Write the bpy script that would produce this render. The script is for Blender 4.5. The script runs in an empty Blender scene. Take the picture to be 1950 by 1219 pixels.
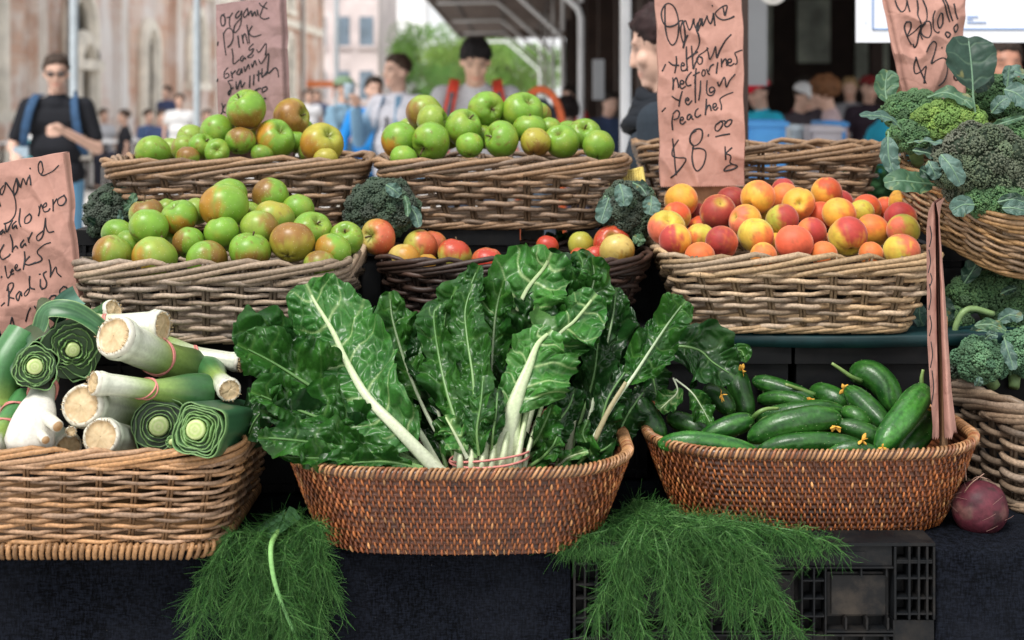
import bpy, bmesh, math, random
import numpy as np
from mathutils import Vector, Matrix
R = math.radians
F = 2708.3; PX = 975.0; HY = 190.0; CZ = 1.4
SC = bpy.context.scene
COL = SC.collection

def P(px, py, d):
    return np.array([(px - PX) * d / F, d, CZ - (py - HY) * d / F])
def PP(*pts):
    return np.array([P(*p) for p in pts])

# ---------- noise
def _hash(ix, iy, iz, seed):
    n = (ix * 73856093) ^ (iy * 19349663) ^ (iz * 83492791) ^ (seed * 2654435761 & 0x7fffffff)
    n = (n ^ (n >> 13)) * 1274126177 & 0x7fffffff
    n = (n ^ (n >> 16)) * 668265263 & 0x7fffffff
    return (n & 0xffff) / 65535.0
def vnoise(p, seed=0):
    p = np.asarray(p, float)
    i = np.floor(p).astype(np.int64); f = p - i; f = f * f * (3 - 2 * f)
    x, y, z = i[..., 0], i[..., 1], i[..., 2]
    out = 0
    for dx in (0, 1):
        for dy in (0, 1):
            for dz in (0, 1):
                w = (f[..., 0] if dx else 1 - f[..., 0]) * (f[..., 1] if dy else 1 - f[..., 1]) * (f[..., 2] if dz else 1 - f[..., 2])
                out = out + w * _hash(x + dx, y + dy, z + dz, seed)
    return out * 2 - 1
def fbm(p, seed=0, o=3):
    p = np.asarray(p, float); a = 1; s = 0
    for k in range(o):
        s = s + a * vnoise(p * 2 ** k + 17.3 * k, seed + k); a *= .5
    return s
def S3(*a): return np.stack(np.broadcast_arrays(*[np.asarray(x, float) for x in a]), -1)
def sstep(a, b, x):
    t = np.clip((x - a) / (b - a), 0, 1); return t * t * (3 - 2 * t)
def mix(a, b, t):
    t = np.asarray(t)[..., None]; return np.asarray(a) * (1 - t) + np.asarray(b) * t
def unit(v):
    v = np.asarray(v, float); return v / (np.linalg.norm(v, axis=-1, keepdims=True) + 1e-12)

# ---------- mesh builder
WL = {}
class MB:
    def __init__(s): s.v = []; s.c = []; s.q = []; s.t = []; s.n = 0; s.mi = []
    def add(s, v, f, col=(.5, .5, .5)):
        v = np.asarray(v, float).reshape(-1, 3); f = np.asarray(f, int)
        c = np.asarray(col, float)
        if c.ndim == 0: c = np.full(3, float(c))
        if c.ndim == 1: c = np.tile(c, (len(v), 1))
        s.v.append(v); s.c.append(c.reshape(-1, 3))
        (s.q if f.shape[1] == 4 else s.t).append(f + s.n); s.n += len(v)
    def grid(s, g, col=(.5, .5, .5), cu=False, cv=False):
        a, b = g.shape[:2]; idx = np.arange(a * b).reshape(a, b)
        if cu: idx = np.vstack([idx, idx[:1]])
        if cv: idx = np.hstack([idx, idx[:, :1]])
        f = np.stack([idx[:-1, :-1], idx[:-1, 1:], idx[1:, 1:], idx[1:, :-1]], -1).reshape(-1, 4)
        s.add(g.reshape(-1, 3), f, np.asarray(col).reshape(-1, 3) if np.asarray(col).ndim > 1 else col)
    def box(s, a, b, col=(.5, .5, .5)):
        x0, y0, z0 = np.minimum(a, b); x1, y1, z1 = np.maximum(a, b)
        v = [(x0,y0,z0),(x1,y0,z0),(x1,y1,z0),(x0,y1,z0),(x0,y0,z1),(x1,y0,z1),(x1,y1,z1),(x0,y1,z1)]
        s.add(v, [(0,3,2,1),(4,5,6,7),(0,1,5,4),(1,2,6,5),(2,3,7,6),(3,0,4,7)], col)
    def tubes(s, paths, radii, sides=6, col=(.5, .5, .5), cap=True, flat=1.0, ref=None):
        """paths (M,K,3), radii (M,K) or scalar"""
        p = np.asarray(paths, float)
        if p.ndim == 2: p = p[None]
        M, K = p.shape[:2]
        r = np.asarray(radii, float)
        r = np.broadcast_to(r if r.ndim == 2 else (r[None] if r.ndim == 1 else r), (M, K))
        t = np.gradient(p, axis=1); t = unit(t)
        if ref is None:
            m = np.abs(unit(t.mean(1))); ax = np.argmin(m, 1); rf = np.eye(3)[ax][:, None, :]
        else: rf = np.broadcast_to(np.asarray(ref, float), (M, K, 3)) if np.asarray(ref).ndim < 3 else ref
        n = unit(np.cross(t, rf)); b = np.cross(n, t)
        a = np.arange(sides) * 2 * math.pi / sides
        ring = (n[:, :, None] * np.cos(a)[:, None] + b[:, :, None] * np.sin(a)[:, None] * flat) * r[:, :, None, None] + p[:, :, None]
        idx = np.arange(M * K * sides).reshape(M, K, sides)
        nx = np.roll(idx, -1, 2)
        f = np.stack([idx[:, :-1], nx[:, :-1], nx[:, 1:], idx[:, 1:]], -1).reshape(-1, 4)
        c = np.asarray(col, float)
        if c.ndim == 2 and c.shape[0] == M: c = np.broadcast_to(c[:, None, None], (M, K, sides, 3))
        elif c.ndim == 3: c = np.broadcast_to(c[:, :, None], (M, K, sides, 3))
        elif c.ndim == 1: c = np.broadcast_to(c, (M, K, sides, 3))
        base = s.n
        s.add(ring.reshape(-1, 3), f, c.reshape(-1, 3))
        if cap and sides > 3:
            for e, rev in ((0, 0), (K - 1, 1)):
                ii = idx[:, e] + base
                if rev: ii = ii[:, ::-1]
                ii = ii[:, ::-1]
                if sides == 4: s.q.append(ii)
                else:
                    for k in range(1, sides - 1): s.t.append(ii[:, [0, k, k + 1]])
    def build(s, name, m, parent=None, origin=None, smooth=True, flat_ang=None):
        v = np.concatenate(s.v); c = np.concatenate(s.c)
        if origin is None:
            if parent is not None: origin = WL[parent]
            else: origin = np.array([(v[:, 0].min() + v[:, 0].max()) / 2, (v[:, 1].min() + v[:, 1].max()) / 2, v[:, 2].min()])
        origin = np.asarray(origin, float)
        me = bpy.data.meshes.new(name); v = v - origin
        q = np.concatenate(s.q) if s.q else np.zeros((0, 4), int); t = np.concatenate(s.t) if s.t else np.zeros((0, 3), int)
        me.vertices.add(len(v)); me.vertices.foreach_set('co', v.astype(np.float32).ravel())
        L = np.concatenate([q.ravel(), t.ravel()]); nq, nt = len(q), len(t)
        me.loops.add(len(L)); me.loops.foreach_set('vertex_index', L.astype(np.int32))
        st = np.concatenate([np.arange(nq) * 4, nq * 4 + np.arange(nt) * 3])
        me.polygons.add(nq + nt); me.polygons.foreach_set('loop_start', st.astype(np.int32))
        me.polygons.foreach_set('use_smooth', np.full(nq + nt, bool(smooth)))
        me.update(calc_edges=True); me.validate()
        at = me.color_attributes.new('col', 'FLOAT_COLOR', 'POINT')
        cc = np.ones((len(v), 4), np.float32); cc[:, :3] = np.clip(c, 0, 1); at.data.foreach_set('color', cc.ravel())
        if smooth and flat_ang:
            me.set_sharp_from_angle(angle=R(flat_ang))
        o = link(name, me, m, parent, origin)
        return o
def link(name, me, m, parent=None, origin=(0, 0, 0)):
    o = bpy.data.objects.new(name, me); COL.objects.link(o)
    if m is not None and me is not None: me.materials.append(m)
    origin = np.asarray(origin, float)
    if parent is not None:
        o.parent = parent; o.location = origin - WL[parent]
    else: o.location = origin
    WL[o] = origin
    return o
def tag(o, label=None, cat=None, group=None, kind=None):
    if label: o['label'] = label
    if cat: o['category'] = cat
    if group: o['group'] = group
    if kind: o['kind'] = kind
    return o
def thing(name, loc, label, cat, group=None):
    return tag(link(name, None, None, None, loc), label, cat, group)
def cat_rom(pts, n):
    p = np.asarray(pts, float); k = len(p)
    if k == 2: return p[0] + (p[1] - p[0]) * np.linspace(0, 1, n)[:, None]
    e = np.vstack([2 * p[0] - p[1], p, 2 * p[-1] - p[-2]])
    d = np.concatenate([[0], np.cumsum(np.linalg.norm(np.diff(p, axis=0), axis=1))]); d /= d[-1]
    u = np.linspace(0, 1, n); i = np.clip(np.searchsorted(d, u, 'right') - 1, 0, k - 2)
    t = ((u - d[i]) / (d[i + 1] - d[i] + 1e-9))[:, None]
    a, b, c, g = e[i], e[i + 1], e[i + 2], e[i + 3]
    return .5 * (2 * b + (c - a) * t + (2 * a - 5 * b + 4 * c - g) * t * t + (3 * b - a - 3 * c + g) * t ** 3)
def lathe(mb, prof, seg, col, org=(0, 0, 0), M=None, fn=None):
    """prof (K,2) r,z"""
    prof = np.asarray(prof, float); a = np.arange(seg) * 2 * math.pi / seg
    g = np.stack([prof[:, 0:1] * np.cos(a), prof[:, 0:1] * np.sin(a), np.repeat(prof[:, 1:2], seg, 1)], -1)
    if fn is not None: g = fn(g)
    if M is not None: g = g @ np.asarray(M).T
    mb.grid(g + np.asarray(org), col, cv=True)

# ---------- materials
class NT:
    def __init__(s, name):
        s.m = bpy.data.materials.new(name); s.m.use_nodes = True; s.t = s.m.node_tree; s.t.nodes.clear()
        s.out = s.n('ShaderNodeOutputMaterial')
    def n(s, typ, **kw):
        nd = s.t.nodes.new(typ)
        for k, v in kw.items():
            if k.startswith('i_'):
                key = k[2:].replace('_', ' ')
                nd.inputs[key].default_value = v
            else: setattr(nd, k, v)
        return nd
    def l(s, a, b): s.t.links.new(a, b)
    def math(s, op, a, b=None, c=None):
        nd = s.n('ShaderNodeMath', operation=op)
        for i, x in enumerate((a, b, c)):
            if x is None: continue
            if isinstance(x, (int, float)): nd.inputs[i].default_value = x
            else: s.l(x, nd.inputs[i])
        return nd.outputs[0]
    def mixc(s, f, a, b, mode='MIX'):
        nd = s.n('ShaderNodeMix', data_type='RGBA', blend_type=mode)
        for i, x in ((0, f), (6, a), (7, b)):
            if isinstance(x, (int, float)): nd.inputs[i].default_value = x
            elif isinstance(x, (tuple, list)): nd.inputs[i].default_value = (*x, 1)
            else: s.l(x, nd.inputs[i])
        return nd.outputs[2]
    def ramp(s, f, stops):
        nd = s.n('ShaderNodeValToRGB'); e = nd.color_ramp.elements
        while len(e) < len(stops): e.new(.5)
        for x, (p, c) in zip(e, stops):
            x.position = p; x.color = (*c, 1) if isinstance(c, tuple) else (c, c, c, 1)
        s.l(f, nd.inputs[0]); return nd.outputs[0]
    def noise(s, scale, detail=3, vec=None, rough=.55, out=0):
        nd = s.n('ShaderNodeTexNoise'); nd.inputs['Scale'].default_value = scale; nd.inputs['Detail'].default_value = detail
        nd.inputs['Roughness'].default_value = rough
        if vec is not None: s.l(vec, nd.inputs['Vector'])
        return nd.outputs[out]
    def coord(s, w='Object'): return s.n('ShaderNodeTexCoord').outputs[w]
    def mapping(s, vec, scale=(1, 1, 1), rot=(0, 0, 0)):
        nd = s.n('ShaderNodeMapping'); nd.inputs['Scale'].default_value = scale; nd.inputs['Rotation'].default_value = rot
        s.l(vec, nd.inputs[0]); return nd.outputs[0]
    def bump(s, h, strength=.3, dist=.001):
        nd = s.n('ShaderNodeBump'); nd.inputs['Strength'].default_value = strength; nd.inputs['Distance'].default_value = dist
        s.l(h, nd.inputs['Height']); return nd.outputs[0]
    def bsdf(s, base, rough=.5, bump=None, spec=.5, **kw):
        b = s.n('ShaderNodeBsdfPrincipled')
        if isinstance(base, (tuple, list)): b.inputs['Base Color'].default_value = (*base, 1)
        else: s.l(base, b.inputs['Base Color'])
        if isinstance(rough, (int, float)): b.inputs['Roughness'].default_value = rough
        else: s.l(rough, b.inputs['Roughness'])
        b.inputs['Specular IOR Level'].default_value = spec
        for k, v in kw.items(): b.inputs[k.replace('_', ' ')].default_value = v
        if bump is not None: s.l(bump, b.inputs['Normal'])
        s.l(b.outputs[0], s.out.inputs[0]); s.b = b
        return s.m
    def attr(s, name='col'): return s.n('ShaderNodeAttribute', attribute_name=name).outputs['Color']

def m_plain(name, base, rough=.6, nscale=30, var=.25, bump=.2, bd=.002, spec=.4, **kw):
    t = NT(name); c = t.coord(); n = t.noise(nscale, 4, c)
    b = np.array(base)
    col = t.ramp(n, [(.3, tuple(b * (1 - var))), (.7, tuple(np.clip(b * (1 + var), 0, 1)))])
    return t.bsdf(col, rough, t.bump(t.noise(nscale * 3, 3, c), bump, bd), spec, **kw)
def m_vcol(name, rough=.5, nscale=150, var=.2, bump=.25, bd=.001, spec=.4, trans=0, stretch=None, **kw):
    t = NT(name); c = t.coord()
    if stretch: c = t.mapping(c, stretch)
    n = t.noise(nscale, 4, c)
    col = t.mixc(1.0, t.attr(), t.ramp(n, [(.25, 1 - var), (.75, 1 + var)]), 'MULTIPLY')
    m = t.bsdf(col, rough, t.bump(n, bump, bd) if bump else None, spec, **kw)
    if trans:
        tr = t.n('ShaderNodeBsdfTranslucent'); t.l(col, tr.inputs[0])
        mx = t.n('ShaderNodeMixShader'); mx.inputs[0].default_value = trans
        t.l(t.b.outputs[0], mx.inputs[1]); t.l(tr.outputs[0], mx.inputs[2]); t.l(mx.outputs[0], t.out.inputs[0])
    return m

# ---------- camera, light
cam = bpy.data.cameras.new('camera'); cam.lens = 50; cam.sensor_width = 36; cam.shift_y = -(609.5 - HY) / 1950
cam.clip_end = 2000; cam.clip_start = .05
cam.dof.use_dof = True; cam.dof.focus_distance = 2.2; cam.dof.aperture_fstop = 4.6
co = bpy.data.objects.new('camera', cam); COL.objects.link(co); co.location = (0, 0, CZ); co.rotation_euler = (R(90), 0, 0)
SC.camera = co
SUN_EL, SUN_AZ = 56, 212     # azimuth clockwise from +Y; the sun stands behind the camera, a little to its left
w = bpy.data.worlds.new('World'); SC.world = w; w.use_nodes = True
wn = w.node_tree; wn.nodes.clear()
sky = wn.nodes.new('ShaderNodeTexSky'); sky.sky_type = 'NISHITA'; sky.sun_disc = False
sky.sun_elevation = R(SUN_EL); sky.sun_rotation = R(SUN_AZ); sky.dust_density = 4; sky.air_density = 1.0
hs = wn.nodes.new('ShaderNodeHueSaturation'); hs.inputs['Saturation'].default_value = .5; hs_out = hs.outputs[0]
# bright broken cloud over the whole sky
ctc = wn.nodes.new('ShaderNodeTexCoord'); cno = wn.nodes.new('ShaderNodeTexNoise'); cno.inputs['Scale'].default_value = 3.0; cno.inputs['Detail'].default_value = 5; wn.links.new(ctc.outputs['Generated'], cno.inputs['Vector'])
crp = wn.nodes.new('ShaderNodeValToRGB'); crp.color_ramp.elements[0].color = (5.4, 5.6, 5.9, 1); crp.color_ramp.elements[1].color = (8.6, 8.6, 8.6, 1); crp.color_ramp.elements[0].position = .3; crp.color_ramp.elements[1].position = .7; wn.links.new(cno.outputs[0], crp.inputs[0])
cmx = wn.nodes.new('ShaderNodeMix'); cmx.data_type = 'RGBA'; cmx.inputs[0].default_value = .75; wn.links.new(hs_out, cmx.inputs[6]); wn.links.new(crp.outputs[0], cmx.inputs[7])
bg = wn.nodes.new('ShaderNodeBackground'); bg.inputs[1].default_value = .112
wo = wn.nodes.new('ShaderNodeOutputWorld')
wn.links.new(sky.outputs[0], hs.inputs['Color']); wn.links.new(cmx.outputs[2], bg.inputs[0]); wn.links.new(bg.outputs[0], wo.inputs[0])
sl = bpy.data.lights.new('sun', 'SUN'); sl.energy = 2.05; sl.angle = R(18); sl.color = (1, .965, .92)
so = bpy.data.objects.new('sun', sl); COL.objects.link(so)
az, el = R(SUN_AZ), R(SUN_EL)
sd = Vector((math.sin(az) * math.cos(el), math.cos(az) * math.cos(el), math.sin(el)))
so.rotation_euler = sd.to_track_quat('Z', 'Y').to_euler(); so.location = sd * 30
vs = SC.view_settings; vs.view_transform = 'Standard'; vs.look = 'None'; vs.exposure = .78; vs.gamma = 1
SC.cycles.max_bounces = 8; SC.cycles.use_denoising = True
# ================= baskets
M_WICK = m_vcol('wicker', .5, 240, .42, .4, .0008, .35)
M_COIL = m_vcol('rattan', .38, 260, .22, .3, .0006, .5)

def rrect(u, hx, hy, r, bow=0.0):
    """closed rounded rectangle by arc length; u (N,), hx/hy/r scalars or (N,) -> xy"""
    hx = np.broadcast_to(hx, u.shape); hy = np.broadcast_to(hy, u.shape); r = np.broadcast_to(r, u.shape)
    a = 2 * (hx - r); b = 2 * (hy - r); q = math.pi / 2 * r; L = 2 * a + 2 * b + 4 * q
    s = (u % 1) * L
    x = np.zeros_like(s); y = np.zeros_like(s)
    segs = [('l', a, -1), ('c', q, 0), ('l', b, 0), ('c', q, 1), ('l', a, 1), ('c', q, 2), ('l', b, 2), ('c', q, 3)]
    st = np.zeros_like(s); k = 0
    corners = [(1, -1, -90), (1, 1, 0), (-1, 1, 90), (-1, -1, 180)]
    dirs = [(-1, -1, 1, 0), (1, -1, 0, 1), (1, 1, -1, 0), (-1, 1, 0, -1)]
    for i in range(4):
        ln = a if i % 2 == 0 else b
        m = (s >= st) & (s <= st + ln); t = s - st
        sx, sy, dx, dy = dirs[i]
        x0 = sx * (hx - r) if dx else sx * hx; y0 = sy * hy if dx else sy * (hy - r)
        x = np.where(m, x0 + dx * t, x); y = np.where(m, y0 + dy * t, y)
        st = st + ln
        m = (s > st) & (s <= st + q); t = (s - st) / (r + 1e-9); cx, cy, a0 = corners[i]
        an = R(a0) + t
        x = np.where(m, cx * (hx - r) + r * np.cos(an), x); y = np.where(m, cy * (hy - r) + r * np.sin(an), y)
        st = st + q
    if np.any(bow):
        y = y + np.sign(y) * bow * np.maximum(0, 1 - (x / hx) ** 2) * (np.abs(y) / hy)
    return np.stack([x, y], -1)

class Bk:
    def __init__(s, c, W, D, H, fl=.78, fld=None, rc=.07, rot=0, tilt=0, bow=0.0, rimsag=0.0):
        s.c = np.asarray(c, float); s.W = W; s.D = D; s.H = H; s.fl = fl; s.fld = fld or fl; s.rc = rc; s.bow = bow; s.sag = rimsag
        cr, sr = math.cos(R(rot)), math.sin(R(rot)); ct, st = math.cos(R(tilt)), math.sin(R(tilt))
        Rz = np.array([[cr, -sr, 0], [sr, cr, 0], [0, 0, 1]]); Rx = np.array([[1, 0, 0], [0, ct, -st], [0, st, ct]])
        s.M = Rz @ Rx
    def loc(s, u, z, off=0):
        u, z = np.broadcast_arrays(np.asarray(u, float), np.asarray(z, float))
        k = np.clip(z / s.H, -.1, 1.2)
        k = k ** .85 if np.all(k >= 0) else k
        hx = s.W / 2 * (s.fl + (1 - s.fl) * k); hy = s.D / 2 * (s.fld + (1 - s.fld) * k); r = s.rc * (.75 + .25 * k)
        p = rrect(u, hx, hy, r, s.bow); e = 1e-4
        t = rrect(u + e, hx, hy, r, s.bow) - rrect(u - e, hx, hy, r, s.bow)
        n = unit(np.stack([t[..., 1], -t[..., 0]], -1))
        p = p + n * np.asarray(off)[..., None]
        zz = z + s.sag * (np.abs(p[..., 0]) / (s.W / 2)) ** 2 * k
        return np.concatenate([p, zz[..., None]], -1)
    def w(s, u, z, off=0): return s.loc(u, z, off) @ s.M.T + s.c

def wicker_basket(name, label, B, nst, rows, r, col, rimh=.032, rimN=None, rimr=None, seed=0, span=3.9, foot=False, group='wicker baskets on the stall', var=.3):
    rg = np.random.RandomState(seed); H = B.H; col = np.array(col)
    root = thing(name, B.c, label, 'basket', group)
    z0 = .012 if not foot else .024
    zs = np.linspace(z0, H - rimh * .9, rows); n = nst * 8
    u = np.linspace(0, 1, n + 1)[:-1]
    mb = MB()
    def tones(k, n, lo=.55):
        kk = rg.uniform(lo * .85, 1.45, k)
        return np.repeat(kk, int(math.ceil(n / k)))[:n]
    grey = np.array([.30, .27, .25]) * col.mean() / .27
    for i, z in enumerate(zs):
        ph = rg.uniform(0, .15)
        off = (r * 1.6) * np.cos(math.pi * nst * u + math.pi * i) + .001
        zz = z + r * .35 * np.sin(2 * math.pi * (u * rg.randint(3, 7) + rg.rand())) + r * .45 * np.cos(math.pi * nst * u * 2 + 1.3) * 0.5
        rr = r * (1 + .13 * np.sin(2 * math.pi * (u * rg.randint(2, 6) + rg.rand()))) * rg.uniform(.88, 1.08)
        path = B.w(u, zz, off); path = np.vstack([path, path[:1]])
        sh = rg.randint(0, n)
        t = np.roll(tones(max(4, nst // 4), n), sh); g = np.roll(tones(max(3, nst // 5), n, 0), sh // 2)
        c = col * t[:, None]; c = c * (1 - .3 * g[:, None]) + grey * t[:, None] * .3 * g[:, None]
        c = np.vstack([c, c[:1]])
        mb.tubes(path[None], np.append(rr, rr[0])[None], 6, c[None], cap=False, ref=(0, 0, 1) @ B.M.T)
    # loose cut ends
    for k in range(rows):
        uu = rg.rand(); z = rg.choice(zs)
        p = B.w(uu + np.linspace(0, .02, 4), z + r * rg.uniform(-.4, .4), r * np.array([.2, 1, 1.7, 2.3]))
        mb.tubes(p[None], r * .9, 6, col * rg.uniform(.7, 1.2))
    mb.build('weave', M_WICK, root)
    mb = MB()
    for k in range(nst):
        for dd in (-.5, .5):
            z = np.linspace(0, H * .98, 8); p = B.w(np.full(8, (k + .0) / nst + dd * r * 1.7 / (2 * (B.W + B.D))), z, 0)
            mb.tubes(p[None], r * .72, 5, col * rg.uniform(.35, .55))
    mb.build('stakes', M_WICK, root)
    # rim: rods that climb over one another and turn in over the top
    N = rimN or nst; rr = (rimr or r * 1.15) * .84; mb = MB(); t = np.linspace(0, 1, 18)
    for j in range(N):
        sp = span * rg.uniform(.93, 1.07)
        uu = (j + t * sp) / N
        z = H - rimh + rimh * np.clip(t * 1.12, 0, 1) - rr * 2.2 * sstep(.9, 1, t) + rg.uniform(-.28, .28) * rr + rr * .3 * np.sin(t * rg.uniform(4, 9) + rg.rand() * 6)
        off = rr * (-1.4 + 2.6 * sstep(0, .14, t) - 3.1 * sstep(.8, 1, t)) + rg.uniform(-.25, .25) * rr
        cc = col * rg.uniform(.65, 1.3)
        if rg.rand() < .3: cc = cc * .75 + grey * .25
        mb.tubes(B.w(uu, z, off)[None], rr * (1 - .25 * sstep(.85, 1, t)) * rg.uniform(.9, 1.1), 7, cc, ref=(0, 0, 1) @ B.M.T)
    # bottom edging
    t = np.linspace(0, 1, 12)
    for j in range(N):
        uu = (j + t * 2.6) / N
        z = z0 - .012 + r * 2.6 * t; off = r * (-.9 + 2.4 * sstep(0, .25, t) - 2.2 * sstep(.75, 1, t))
        mb.tubes(B.w(uu, z, off)[None], r * .95, 6, col * rg.uniform(.65, 1.15), ref=(0, 0, 1) @ B.M.T)
    if foot:
        m = int(2 * (B.W + B.D) * B.fl / (r * 3.0))
        for j in range(m):
            a = np.linspace(-.6, 1.6, 6) * math.pi / 2
            p = B.w(np.full(6, j / m) + np.linspace(0, .3 / m, 6), .011 + .010 * np.sin(a - .5), .008 * np.cos(a - .5) + .002)
            mb.tubes(p[None], r * 1.25, 5, col * rg.uniform(.45, 1.0))
    mb.build('rim', M_WICK, root)
    mb = MB(); k = 48; uu = np.arange(k) / k
    top = B.w(uu, np.full(k, z0 + .004), -.003); bot = B.w(uu, np.full(k, z0 - .004), -.003)
    c1, c2 = top.mean(0), bot.mean(0)
    g = np.stack([np.tile(c1, (k, 1)), top, bot, np.tile(c2, (k, 1))]); mb.grid(g, col * .5, cv=True)
    mb.build('base', M_WICK, root)
    return root

def coil_basket(label, B, seed):
    rg = np.random.RandomState(seed); H = B.H
    root = thing('rattan_basket', B.c, label, 'basket', 'brown rattan baskets')
    mb = MB(); rows = 15; nu = 240; u = np.arange(nu) / nu
    zz = np.linspace(0, H, rows * 4 + 1)
    offz = .0015 * np.cos(np.arange(rows * 4 + 1) * math.pi / 2)
    out = np.stack([B.w(u, np.full(nu, z), o) for z, o in zip(zz, offz)])
    inn = np.stack([B.w(u, np.full(nu, max(z, .006)), -.007 + o) for z, o in zip(zz[::-1], offz)])
    g = np.concatenate([out, inn]); c1 = np.tile(B.w(np.array([0.]), np.array([.006]))[0] * 0 + B.c + [0, 0, .006], (1, nu, 1)); c0 = np.tile(B.c + [0, 0, .0], (1, nu, 1))
    g = np.concatenate([c0, g, c1])
    tone = vnoise(g * np.array([60, 60, 90]), seed) * .5 + .5
    mb.grid(g, mix([.035, .012, .006], [.15, .046, .016], tone), cv=True)
    mb.build('wall', M_COIL, root)
    mb = MB(); hrow = H / rows; M = 142
    A = []; C = []
    base = np.array([[.31, .100, .027], [.22, .064, .019], [.15, .044, .015], [.42, .20, .075], [.27, .088, .025]])
    for k in range(rows):
        z = (k + .5) * hrow; j = np.arange(M); uu = (j + .5 * (k % 2) + rg.uniform(-.16, .16, M)) / M
        t = np.linspace(-.60, .60, 5)
        u2 = uu[:, None] - (t[None] * .10 + rg.uniform(-.12, .12, (M, 1)) * t[None]) / M
        z2 = np.clip(z + t[None] * hrow + rg.uniform(-.1, .1, (M, 1)) * hrow, -.002, H)
        of = .0016 * np.cos(t[None] * 2.1) + rg.uniform(.0, .0006, (M, 1)) + .0008
        A.append(B.w(u2, z2, of)); cc = base[rg.choice(5, M, p=[.34, .28, .14, .08, .16])] * rg.uniform(.6, 1.35, (M, 1)) * (.95 + .3 * vnoise(S3(uu * 60, z * 90, seed), seed)[:, None])
        C.append(cc)
    A = np.concatenate(A); C = np.concatenate(C)
    mb.tubes(A, np.tile(np.array([.0009, .0017, .0020, .0017, .0009]), (len(A), 1)) * rg.uniform(.75, 1.15, (len(A), 1)), 5, C, cap=False)
    # frayed ends along the foot
    K = 60; uu = rg.rand(K); t = np.linspace(0, 1, 4)
    pz = B.w(uu[:, None] + t[None] * rg.uniform(-.006, .006, (K, 1)), .006 - t[None] * rg.uniform(.002, .008, (K, 1)), .001 + t[None] ** 2 * rg.uniform(.001, .007, (K, 1)))
    mb.tubes(pz, .0009, 4, np.tile([.36, .17, .07], (K, 1)))
    mb.build('stitches', M_COIL, root)
    mb = MB(); M = 200; rr = .0075; j = np.arange(M); t = np.linspace(0, 1, 9)
    an = R(-125) + t * R(320)
    u2 = (j[:, None] + t[None] * 2.7 + rg.uniform(-.2, .2, (M, 1))) / M
    pz = B.w(u2, np.broadcast_to(H + .001 + rr * np.sin(an), u2.shape), np.broadcast_to(-.0025 + rr * np.cos(an), u2.shape))
    cc = np.array([.38, .195, .085]) * rg.uniform(.55, 1.2, (M, 1)); dk = rg.rand(M) < .2; cc[dk] = np.array([.24, .09, .035]) * rg.uniform(.7, 1.2, (dk.sum(), 1))
    mb.tubes(pz, .0021, 5, cc)
    mb.tubes(np.vstack([B.w(u, np.full(nu, H), -.0025), B.w(u[:1], np.full(1, H), -.0025)])[None], rr, 8, (.07, .03, .015), cap=False)
    mb.build('rim', M_COIL, root)
    return root

ZT, ZM, ZU = .765, 1.015, 1.160     # table, middle shelf, top shelf
GREYB = (.285, .210, .145); BRN = (.24, .145, .080); TAN = (.36, .192, .085); STRAW = (.36, .245, .135); DRK = (.050, .027, .019)
def X(px, d): return (px - PX) * d / F
# front row
BL = Bk((X(878, 2.13), 2.14, ZT + .002), .494, .34, .118, .80, .82, .11, 0, 0, .020, .003)
coil_basket('brown rattan basket holding the leafy chard', BL, 1)
BR = Bk((X(1531, 2.21), 2.228, ZT + .002), .496, .33, .120, .80, .82, .11, 0, 0, .016, .003)
coil_basket('brown rattan basket holding the cucumbers', BR, 2)
wicker_basket('wicker_basket', 'tan wicker basket holding the leeks, with a wrapped foot', Bk((-.653, 2.135, ZT + .001), .55, .37, .155, .86, .9, .055, 0, 0), 34, 15, .0031, TAN, .027, 32, .0048, 11, 4.2, True)
# middle row
wicker_basket('wicker_basket', 'grey-brown wicker basket of green apples beside the leaning chard leaf', Bk((X(432, 2.37), 2.385, ZM + .002), .430, .33, .130, .86, .86, .045, 0, 0), 26, 9, .0044, GREYB, .036, 22, .0060, 12)
wicker_basket('wicker_basket', 'dark brown wicker basket of red apples behind the chard', Bk((X(978, 2.5), 2.51, ZM + .002), .470, .29, .118, .78, .8, .11, 0, 0), 26, 8, .0046, DRK, .032, 20, .0058, 13)
wicker_basket('wicker_basket', 'straw-coloured wicker basket full of peaches', Bk((X(1503, 2.46), 2.485, ZM + .002), .457, .33, .130, .74, .86, .045, 0, 0), 26, 9, .0043, STRAW, .036, 22, .0058, 14)
# top row
wicker_basket('wicker_basket', 'brown wicker basket of green and russet apples in front of the pink lady sign', Bk((X(463, 2.74), 2.76, ZU + .002), .482, .33, .130, .78, .86, .045, 4, 0), 26, 8, .0047, BRN, .036, 20, .0062, 15)
wicker_basket('wicker_basket', 'brown wicker basket of plain green apples in the middle of the top shelf', Bk((X(957, 2.74), 2.765, ZU + .002), .470, .33, .130, .72, .86, .045, 0, 0), 26, 8, .0047, BRN, .036, 20, .0062, 16)
wicker_basket('wicker_basket', 'empty-looking brown wicker basket behind the nectarine sign', Bk((X(1440, 2.95), 2.99, ZU + .010), .485, .33, .140, .80, .86, .045, -3, 0), 24, 8, .0052, BRN, .038, 18, .0066, 17)
# right side
wicker_basket('wicker_basket', 'tilted straw wicker basket heaped with broccoli under the broccoli sign', Bk((.930, 2.53, 1.148), .46, .36, .112, .84, .84, .09, 24, 17), 30, 13, .0037, (.30, .175, .075), .028, 28, .0050, 18)
wicker_basket('wicker_basket', 'thick-rimmed grey wicker basket of broccoli beside the beetroot', Bk((.985, 2.385, ZT + .001), .50, .46, .172, .93, .93, .10, 10, 0), 28, 12, .0056, (.25, .178, .12), .042, 36, .0074, 19, 6.0)
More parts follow.
